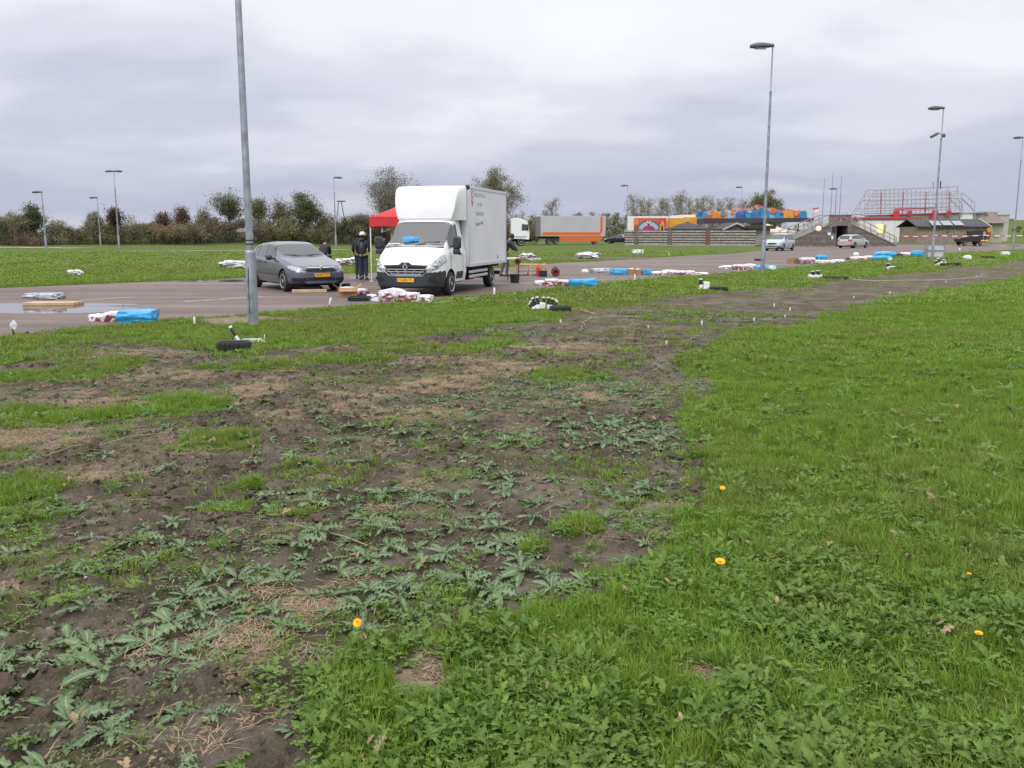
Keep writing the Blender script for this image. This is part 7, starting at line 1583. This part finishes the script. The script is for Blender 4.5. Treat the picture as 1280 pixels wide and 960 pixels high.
for i, lb in enumerate(('bottom pallet of the stack behind the truck', 'middle pallet of the stack behind the truck', 'top pallet of the stack behind the truck')): pallet(x - .6 + .01 * i, y + .03 * i, .004 + i * .150, 1.2, R(3 - 2 * i), lb)
def extinguisher(px, py, hpx, label):
    x, y, k, w = spot(px - 2.6, px + 2.6, py); h = hpx / k; r_ = w / 2; t = thing('gas_bottle', label, 'bottle', (x, y, 0)); b = MB(); b.lathe([(r_ * .9, 0), (r_, .02), (r_, h * .72), (r_ * .8, h * .80), (r_ * .35, h * .85), (r_ * .3, h * .9)], 16); b.build('cylinder', mat('signal_red', (.55, .035, .02), .4), t); b = MB(); b.box((0, 0, h * .93), (r_ * 1.2, r_ * .5, h * .08), bev=.006); b.box((r_ * .5, 0, h * .99), (r_ * 1.6, r_ * .35, h * .04)); b.build('valve', M_AMBER, t)
extinguisher(672.8, 345.2, 15, 'red bottle standing left of the black box by the pallets'); extinguisher(679.6, 343.4, 14, 'red bottle with orange top behind the black box by the pallets'); crate(674, 683.6, 346, 9.5, 'black box in front of the two red bottles', .3)
def reel(px, py, r_px, label, stand=True, z=0., Y=None, rz=0.):
    if Y is None: x, y, k, w = spot(px - r_px, px + r_px, py)
    else: y = Y; x = P(px, py, Y).x; k = F / (Y * math.cos(TH) + EYE * math.sin(TH))
    r_ = r_px / k; t = thing('cable_reel', label, 'reel', (x, y, z), rz); M = frame((0, .12, r_ * 1.08), (1, 0, 0), (0, 0, 1))
    for zo in (0, .24): b = MB(); b.lathe([(r_, -.01), (r_, .01), (r_ * .8, .012), (r_ * .3, .012), (r_ * .3, -.012), (r_ * .8, -.012)], 22, M @ Matrix.Translation((0, 0, zo))); b.build('flange', mat('maroon_reel', (.06, .022, .022), .5) if zo else M_CRATE, t)
    b = MB()
    for i in range(6): b.tube([(r_ * .62 * math.cos(a), -.02 - i * .035, r_ * 1.08 + r_ * .62 * math.sin(a)) for a in np.linspace(0, 6.283, 22)], .02, 6)
    b.build('cable', mat('red_cable', (.30, .03, .03), .5), t)
    if stand: b = MB(); b.tube([(-r_ * .8, -.13, 0), (-r_ * .3, -.13, r_ * 1.08), (r_ * .3, -.13, r_ * 1.08), (r_ * .8, -.13, 0)], .012, 6); b.tube([(-r_ * .6, -.05, r_ * 2.15), (0, -.05, r_ * 2.35), (r_ * .6, -.05, r_ * 2.15)], .012, 6); b.build('stand', M_CRATE, t)
reel(694.3, 345.6, 5.3, 'dark cable reel with red cable on the road right of the red bottles')
g = Vector((*G(640, 345), 0)); t = thing('loading_board', 'white board held at waist height behind the truck', 'board', (P(634, 320, 33.6).x, 33.6, .78), R(0)); b = MB(); b.box((.22, .2, .0), (.48, .7, .06), bev=.01); b.build('top', PR['plain'], t)
for x_ in (.02, .42):
    for y_ in (-.1, .5): b = MB(); b.tube([(x_, y_, -.776), (x_, y_, -.02)], .015, 6); b.build('leg', M_CRATE, t)
reel(647.2, 328, 4.0, 'small dark cable reel hanging at the end of the white board', False, z=.57, Y=33.2)
parcel(668, 684, 356.8, 8.5, PR['pink'], 'white and orange parcel at the left of the row right of the truck', seed=21); parcel(681, 698, 357.4, 11.5, PR['dark'], 'white parcel with black side in the row right of the truck', seed=22, sq=.8); parcel(696, 712, 357.4, 9, PR['maroon'], 'dark red parcel left of the blue bag with the raised corner', seed=23, sq=.8)
parcel(711, 745, 358.6, 10, PR['bag'], 'blue plastic bag with raised corner right of the truck', 'bag', seed=24, sq=.75, dep=.6, sag=-.35)
# --- second row, middle of the road
parcel(727, 735, 340.2, 5.5, PR['plain'], 'small white box alone on the road right of the cable reel', seed=25); parcel(739, 765, 341.4, 8, PR['clear'], 'grey wrapped parcel left of the long blue bag', seed=26)
parcel(764, 786.5, 343.4, 9.2, PR['bag'], 'square blue bag left of two cardboard boxes', 'bag', seed=27, sq=.8, dep=.8); carton(785.5, 793.5, 343.6, 9, 'left of two small cardboard boxes between blue bags', 5, flaps=False, fill=PR['plain']); carton(794, 801.8, 343.6, 8.6, 'right of two small cardboard boxes between blue bags', 6, flaps=False, fill=PR['plain']); parcel(801, 817, 343.4, 8, PR['bagd'], 'smaller blue bag right of the two small cardboard boxes', 'bag', seed=28, sq=.7)
parcel(814, 832, 343.6, 6.5, PR['red'], 'white and red parcel right of the smaller blue bag', seed=29); parcel(828, 846, 343.6, 8.2, PR['purple'], 'white and purple parcel in the middle row', seed=30); parcel(843, 859, 343.6, 7.2, PR['dark'], 'white parcel with dark stripes right of the purple one', seed=31); parcel(855, 868, 343.8, 7.5, PR['blue'], 'white parcel left of the flat white bag', seed=32); parcel(863, 885, 343.4, 4.8, PR['plain'], 'flat white bag at the right end of the middle row', seed=33, amp=.16)
# --- third row behind the tall lamp post
parcel(899, 919, 336.4, 6.2, PR['red'], 'white and red parcel at the left of the row by the tall lamp post', seed=34, sag=.3); parcel(916, 931, 337.2, 8.4, PR['dark'], 'white parcel over a black crate near the tall lamp post', seed=35); parcel(929, 944, 336, 8, PR['blue'], 'white and blue parcel just left of the tall lamp post', seed=36); parcel(942, 970, 336.2, 6.6, PR['bag'], 'blue bag behind the tall lamp post', 'bag', seed=37, dep=.7); parcel(961, 969, 338.4, 6, PR['plain'], 'small white bag right of the tall lamp post', 'bag', seed=38, amp=.2, sq=.4)
crate(945, 952.5, 326, 3.6, 'small dark box far out on the road behind the tall lamp post', .4)
# --- fourth row
carton(985.5, 992.6, 329.6, 8, 'left of two cardboard boxes below the minivan', 7, flaps=False); carton(993, 1001.4, 329.4, 7.5, 'right of two cardboard boxes below the minivan', 8, flaps=False, m=M_CARD2); parcel(1000, 1017, 330, 9.5, PR['purple'], 'white and purple heap right of the two boxes below the minivan', seed=39, amp=.14); parcel(1014, 1033, 329.6, 6, PR['pink'], 'white and pink parcel under the round blue bag', seed=40); parcel(1020.5, 1032.5, 324, 7, PR['bag'], 'round blue bag behind pink parcels below the wooden bridge', 'bag', seed=41, sq=.3); parcel(1029, 1044, 329, 5, PR['plain'], 'low white bag right of the pink parcel', seed=42, amp=.16); parcel(1040, 1054, 328.6, 4.4, PR['plain'], 'flat white bag at the end of the row below the estate car', seed=43, amp=.16)
# --- fifth row
crate(1060.5, 1065.5, 324.6, 3.2, 'tiny dark box left of the white parcel below the estate car', .4); parcel(1064, 1082, 325.4, 6, PR['red'], 'white and red parcel below the estate car', seed=44); parcel(1067, 1073, 321, 5.4, PR['plain'], 'small white bottle shaped bundle behind the parcel below the estate car', seed=45, sq=.3); parcel(1080, 1092, 324.8, 5, PR['purple'], 'dark purple parcel left of the two blue mounds', seed=46); parcel(1094.5, 1117.5, 321.6, 7.4, PR['bag'], 'rounded blue mound behind a lower blue bag', 'bag', seed=47, sq=.4, dep=1.0); parcel(1090.5, 1113, 325, 5.4, PR['bag'], 'lower blue bag in front of the rounded blue mound', 'bag', seed=48, sq=.55); parcel(1110, 1114.5, 326, 3.6, PR['plain'], 'tiny white bag at the corner of the lower blue bag', 'bag', seed=49); crate(1117, 1128, 320.6, 3.2, 'flat dark box right of the blue mounds', .5); parcel(1126, 1139, 320.6, 5, PR['pink'], 'white and pink parcel left of the last blue bag', seed=50); parcel(1139.5, 1154, 320.8, 7.6, PR['bag'], 'last blue bag, left of the grey cabinet', 'bag', seed=51, sq=.45)
# --- right verge
parcel(1204.5, 1213, 325.4, 6.6, PR['plain'], 'small white bag on the grass right of the grey cabinet', 'bag', seed=52, amp=.22, sq=.3, group='odd bits on the right verge'); crate(1231, 1243, 323.2, 2.6, 'flat black slab on the grass towards the right edge', .5, name='black_slab'); parcel(1252, 1261, 319.4, 4.8, PR['plain'], 'white box on the grass at the right edge', 'box', seed=53, sq=.85, group='odd bits on the right verge')

# ------------------------------------------------------------------ mortars on the grass
M_TUBEW = mat('white_tube', (.72, .72, .73), .4); M_TUBEB = mat('black_tube', (.02, .02, .022), .45)
def mortar(parent, base, tip, r_, dark=.62):
    a, c = Vector(base), Vector(tip); d = c - a; L = d.length; M = frame(a, d.orthogonal(), d.cross(d.orthogonal())); M2 = M
    b = MB(); b.lathe([(r_, 0), (r_, L * (1 - dark)), (r_ * .98, L * (1 - dark))], 12, M2); o = b.build('mortar_tube', M_TUBEW, parent)
    b = MB(); b.lathe([(r_ * 1.03, L * (1 - dark)), (r_ * 1.03, L * .88), (r_, L * .88)], 12, M2); b.build('black_band', M_TUBEB, o)
    b = MB(); b.lathe([(r_ * 1.06, L * .88), (r_ * 1.06, L), (r_ * .85, L), (r_ * .85, L * .92)], 12, M2); b.build('white_rim', M_TUBEW, o)
def pad(x0, x1, yb, hpx, label, dep=.3, rz=0.):
    x, y, k, w = spot(x0, x1, yb); z = hg(x, y); t = thing('rubber_block', label, 'block', (x, y + dep / 2, z - .005), rz); h = hpx / k; b = MB(); b.box((0, 0, h / 2), (w, dep, h), bev=.02); b.build('block_body', M_RUBBER, t)
    for i in range(7): b = MB(); b.box((-w / 2 + (i + .5) * w / 7, -dep / 2 - .004, h * .5), (w / 11, .014, h * .62), bev=.003); b.build('rib', M_TUBEB, t)
    b = MB(); b.box((0, 0, h + .004), (w * .8, dep * .7, .012), bev=.004); b.build('lid', M_RUBBER, t)
def mortar_set(x0, x1, yb, label, tubes, board=None, box=None):
    """tubes: (px, foot py, top px, top py)"""
    x, y, k, w = spot(x0, x1, yb); z = hg(x, y); t = thing('firework_mortars', label, 'mortars', (x, y, z), 0, 'firework mortars on the grass')
    if board: b = MB(); b.box((w * .0, .14, .015), (w * .85, .26, .025), bev=.004); b.build('base_board', M_TUBEW, t)
    for (fx, fy, tx_, ty_, r_) in tubes:
        f = ((fx - (x0 + x1) / 2) / k, .12 + (yb - fy) / k * .8, .03); mortar(t, f, ((tx_ - (x0 + x1) / 2) / k, f[1] + .03, .03 + (fy - ty_) / k), r_)
    if box: bx0, bx1, bt = box; b = MB(); b.box((((bx0 + bx1) / 2 - (x0 + x1) / 2) / k, .22, (yb - bt) / k / 2), ((bx1 - bx0) / k, .25, (yb - bt) / k), bev=.015); b.build('white_box', M_TUBEW, t)
    return t
mortar_set(664, 698, 389, 'fan of black and white mortar tubes in the middle of the grass strip', [(672, 387, 662.5, 377, .034), (674, 386, 665, 371.5, .034), (676, 384, 671, 368, .034), (680, 383, 680, 367.5, .034), (686, 383, 686, 367.5, .034), (689, 384, 691.5, 370, .034), (692, 386, 696, 374, .034), (668, 388, 661, 381, .034), (690, 387, 697, 377, .034)], False, (675, 682, 379))
pad(688, 714, 391.4, 8, 'black ribbed block right of the fan of mortar tubes', .3, R(4))
mortar_set(284, 312, 433, 'single leaning black and white mortar tube by the near lamp post', [(296, 430, 284, 410, .026)])
pad(270, 310, 440.5, 12.5, 'black ribbed block in front of the single leaning mortar tube', .22, R(5))
x, y, k, w = spot(292, 332, 430); t = thing('slatted_rack', 'flattened white slatted rack on the grass behind the black block', 'rack', (x, y, hg(x, y) + .01), R(8))
for i in range(6): b = MB(); b.box((0, -.08 + i * .07, .02 + .006 * (i % 2)), (w * (1 - .08 * i), .03, .012), rz=R(3 * (i % 3) - 3), bev=.002); b.build('slat', M_TUBEW, t)
b = MB(); b.tube([(w * .42, .05, 0), (w * .45, .05, .09), (w * .40, .25, .09)], .006, 5); b.build('wire_hoop', M_TUBEW, t)
mortar_set(872, 889, 362, 'upright mortar tube with a white box left of the tall lamp post', [(878, 360.5, 877, 348.6, .06)], True, (880.5, 888, 353)); pad(889, 910, 363.6, 4.6, 'black slab right of the upright mortar tube', .35)
mortar_set(1006, 1031, 348.6, 'pair of mortar tubes with white boxes on grass below the bridge', [(1019, 347.6, 1017, 339, .07), (1024.5, 347.6, 1024, 338.2, .07)], True, (1013, 1029, 343.6)); pad(1033, 1061, 349.6, 3.8, 'long black slab right of the pair of mortar tubes', .4)
mortar_set(1108, 1120, 336.4, 'small white mortar set on the grass left of the grey cabinet', [(1112, 336, 1111, 329.8, .08)], True, (1113, 1120, 333)); pad(1116, 1130, 336.8, 2.4, 'thin black slab beside the small white mortar set', .4)
mortar_set(1169, 1184, 332, 'white and black mortar tubes at the foot of the grey cabinet', [(1176, 331, 1174, 322.5, .08), (1179, 331, 1182, 325, .08), (1173, 331.4, 1171, 326, .08)], True, (1178, 1184, 327)); pad(1179, 1190, 332.8, 3.6, 'left black slab by the cabinet mortars', .4); pad(1191, 1202, 332.4, 3.8, 'right black slab by the cabinet mortars', .4)
# ------------------------------------------------------------------ cabinet at the lamp post
x, y, k, w = spot(1160, 1180, 323.6); t = thing('metal_cabinet', 'grey metal frame cabinet with white panels at the lamp post foot', 'cabinet', (x, y + .25, hg(x, y)), R(-8)); h = 19 / k
b = MB()
for sx in (-1, 1):
    for sy in (-1, 1): b.box((sx * w / 2, sy * .25, h / 2), (.05, .05, h))
for z in (.1, h * .55, h - .03):
    for sy in (-1, 1): b.box((0, sy * .25, z), (w - .05, .045, .045))
    for sx in (-1, 1): b.box((sx * w / 2, 0, z), (.045, .45, .045))
b.build('frame', M_GALV, t)
for z0, z1 in ((.14, h * .52), (h * .58, h - .06)): b = MB(); b.box((0, -.2, (z0 + z1) / 2), (w - .08, .02, z1 - z0)); b.build('panel', mat('cabinet_panel', (.52, .53, .55), .5, var=.08), t)
# ------------------------------------------------------------------ stakes with white tubes along the road and across the soil
def stake(px, py, hpx, label, bag=False, lean=0.):
    x, y, k, w = spot(px - 1, px + 1, py); h = hpx / k; t = thing('marker_stake', label, 'stake', (x, y, hg(x, y) - .02), random.uniform(-.3, .3), 'white marker stakes', ry=lean); b = MB(); b.tube([(0, 0, -.05), (0, 0, h * .5)], .012, 6); b.build('stick', M_TUBEB, t)
    if bag: o = crumple('plastic_bag', (h * .34, h * .16, h * .55), PR['plain'], int(px), .35, .45, t, sag=.6); o.location = (h * .06, 0, h * .42)
    else: b = MB(); r_ = max(.022, h * .10); b.lathe([(r_ * .7, h * .35), (r_, h * .42), (r_, h * .82), (r_ * .7, h * .92), (r_ * .3, h)], 10); b.build('sleeve', M_TUBEW, t)
for a in ((17, 421, 23, 'stake with a white bag at the left edge of the picture', True), (243.5, 408.5, 14.5, 'white sleeved stake left of the near lamp post'), (411, 384, 14.5, 'leaning white sleeved stake below the grey car', False, .22), (523, 380.5, 14, 'white sleeved stake in front of the parcels below the truck'), (618, 372.5, 14.5, 'white sleeved stake right of the truck wheel'), (793.5, 353.5, 11.5, 'white sleeved stake below the small cardboard boxes'), (923, 339.5, 6, 'white stake left of the tall lamp post'), (664.5, 356.5, 3.6, 'tiny white peg on the road at the end of the cord'), (836, 321, 5, 'white peg at the far edge of the road'), (1015, 331.5, 5, 'white peg in front of the purple heap'), (1199, 315.5, 6, 'white peg on the verge right of the cabinet', True)): stake(*a)
for i, (px, py, h) in enumerate(((811, 415, 9), (877, 414, 14), (942, 407, 11), (968, 388, 11), (981, 401, 9), (988, 394, 12), (1067, 376, 7), (1112, 372, 8), (1181, 356, 6), (1220, 349, 5), (1227, 347, 5), (833, 436, 13), (702, 413, 12))):
    x, y, k, w = spot(px - 1, px + 1, py); t = thing('soil_peg', 'thin white topped peg stuck in the bare soil', 'peg', (x, y, hg(x, y) - .02), 0, 'thin pegs in the soil', rx=random.uniform(-.1, .1), ry=random.uniform(-.15, .15)); hh = h / k; b = MB(); b.tube([(0, 0, -.03), (0, 0, hh * .7)], .006, 5); b.build('stick', M_TWIG, t); b = MB(); b.lathe([(.010, hh * .62), (.014, hh * .66), (.014, hh * .95), (.006, hh)], 8); b.build('top', M_TUBEW, t)
# ------------------------------------------------------------------ cords and cables on the ground
def cord(name, pts, r_, m, label, dz=.012, wig=.05):
    g_ = [Vector((*G(*p), 0)) for p in pts]; out = []
    for i in range(len(g_) - 1):
        for j in range(8):
            q = g_[i].lerp(g_[i + 1], j / 8); q += Vector((random.gauss(0, wig), random.gauss(0, wig), 0)); out.append((q.x, q.y, hg(q.x, q.y) + dz + r_))
    b = MB(); b.tube(out, r_, 5); tag(b.build(name, m), label, 'cable')
cord('ground_line', [(545, 379.5), (580, 374.6), (612, 371.6), (640, 368.6), (656, 363), (668, 357)], .010, M_TUBEW, 'thin white cord lying along the road edge by the truck', wig=.02)
M_YC = mat('yellow_cable', (.45, .36, .14), .6)
cord('yellow_cable', [(712, 389), (724, 388), (736, 392), (746, 397), (738, 401), (728, 408), (727, 416)], .0045, M_YC, 'yellow cable running from the mortar fan onto the soil', .03, .03); cord('yellow_cable', [(712, 390), (730, 391), (752, 396), (775, 398), (800, 400)], .0045, M_YC, 'second yellow cable trailing right along the soil edge', .03, .03)
cord('pale_cable', [(1060, 350), (1090, 353), (1120, 352), (1160, 352), (1200, 350), (1240, 346)], .010, mat('pale_cable', (.45, .42, .36), .7), 'pale cable along the soil strip at the right', .04, .06)
# the bag and papers behind the truck windscreen
o = crumple('blue_bag', (.34, .5, .26), PR['bag'], 71, .14, .4); tag(o, 'bright blue bag lying behind the truck windscreen', 'bag'); o.location = on_van(-.14, -.18, 1.42); o.rotation_euler = (0, 0, van.rotation_euler.z)
o = crumple('white_papers', (.25, .5, .07), PR['plain'], 72, .2, .4); tag(o, 'white papers on the truck dashboard left of the blue bag', 'papers'); o.location = on_van(-.02, -.58, 1.42); o.rotation_euler = (0, 0, van.rotation_euler.z)
o = crumple('white_papers', (.25, .6, .08), PR['clear'], 73, .2, .4); tag(o, 'grey papers on the truck dashboard right of the blue bag', 'papers'); o.location = on_van(-.05, .40, 1.42); o.rotation_euler = (0, 0, van.rotation_euler.z)
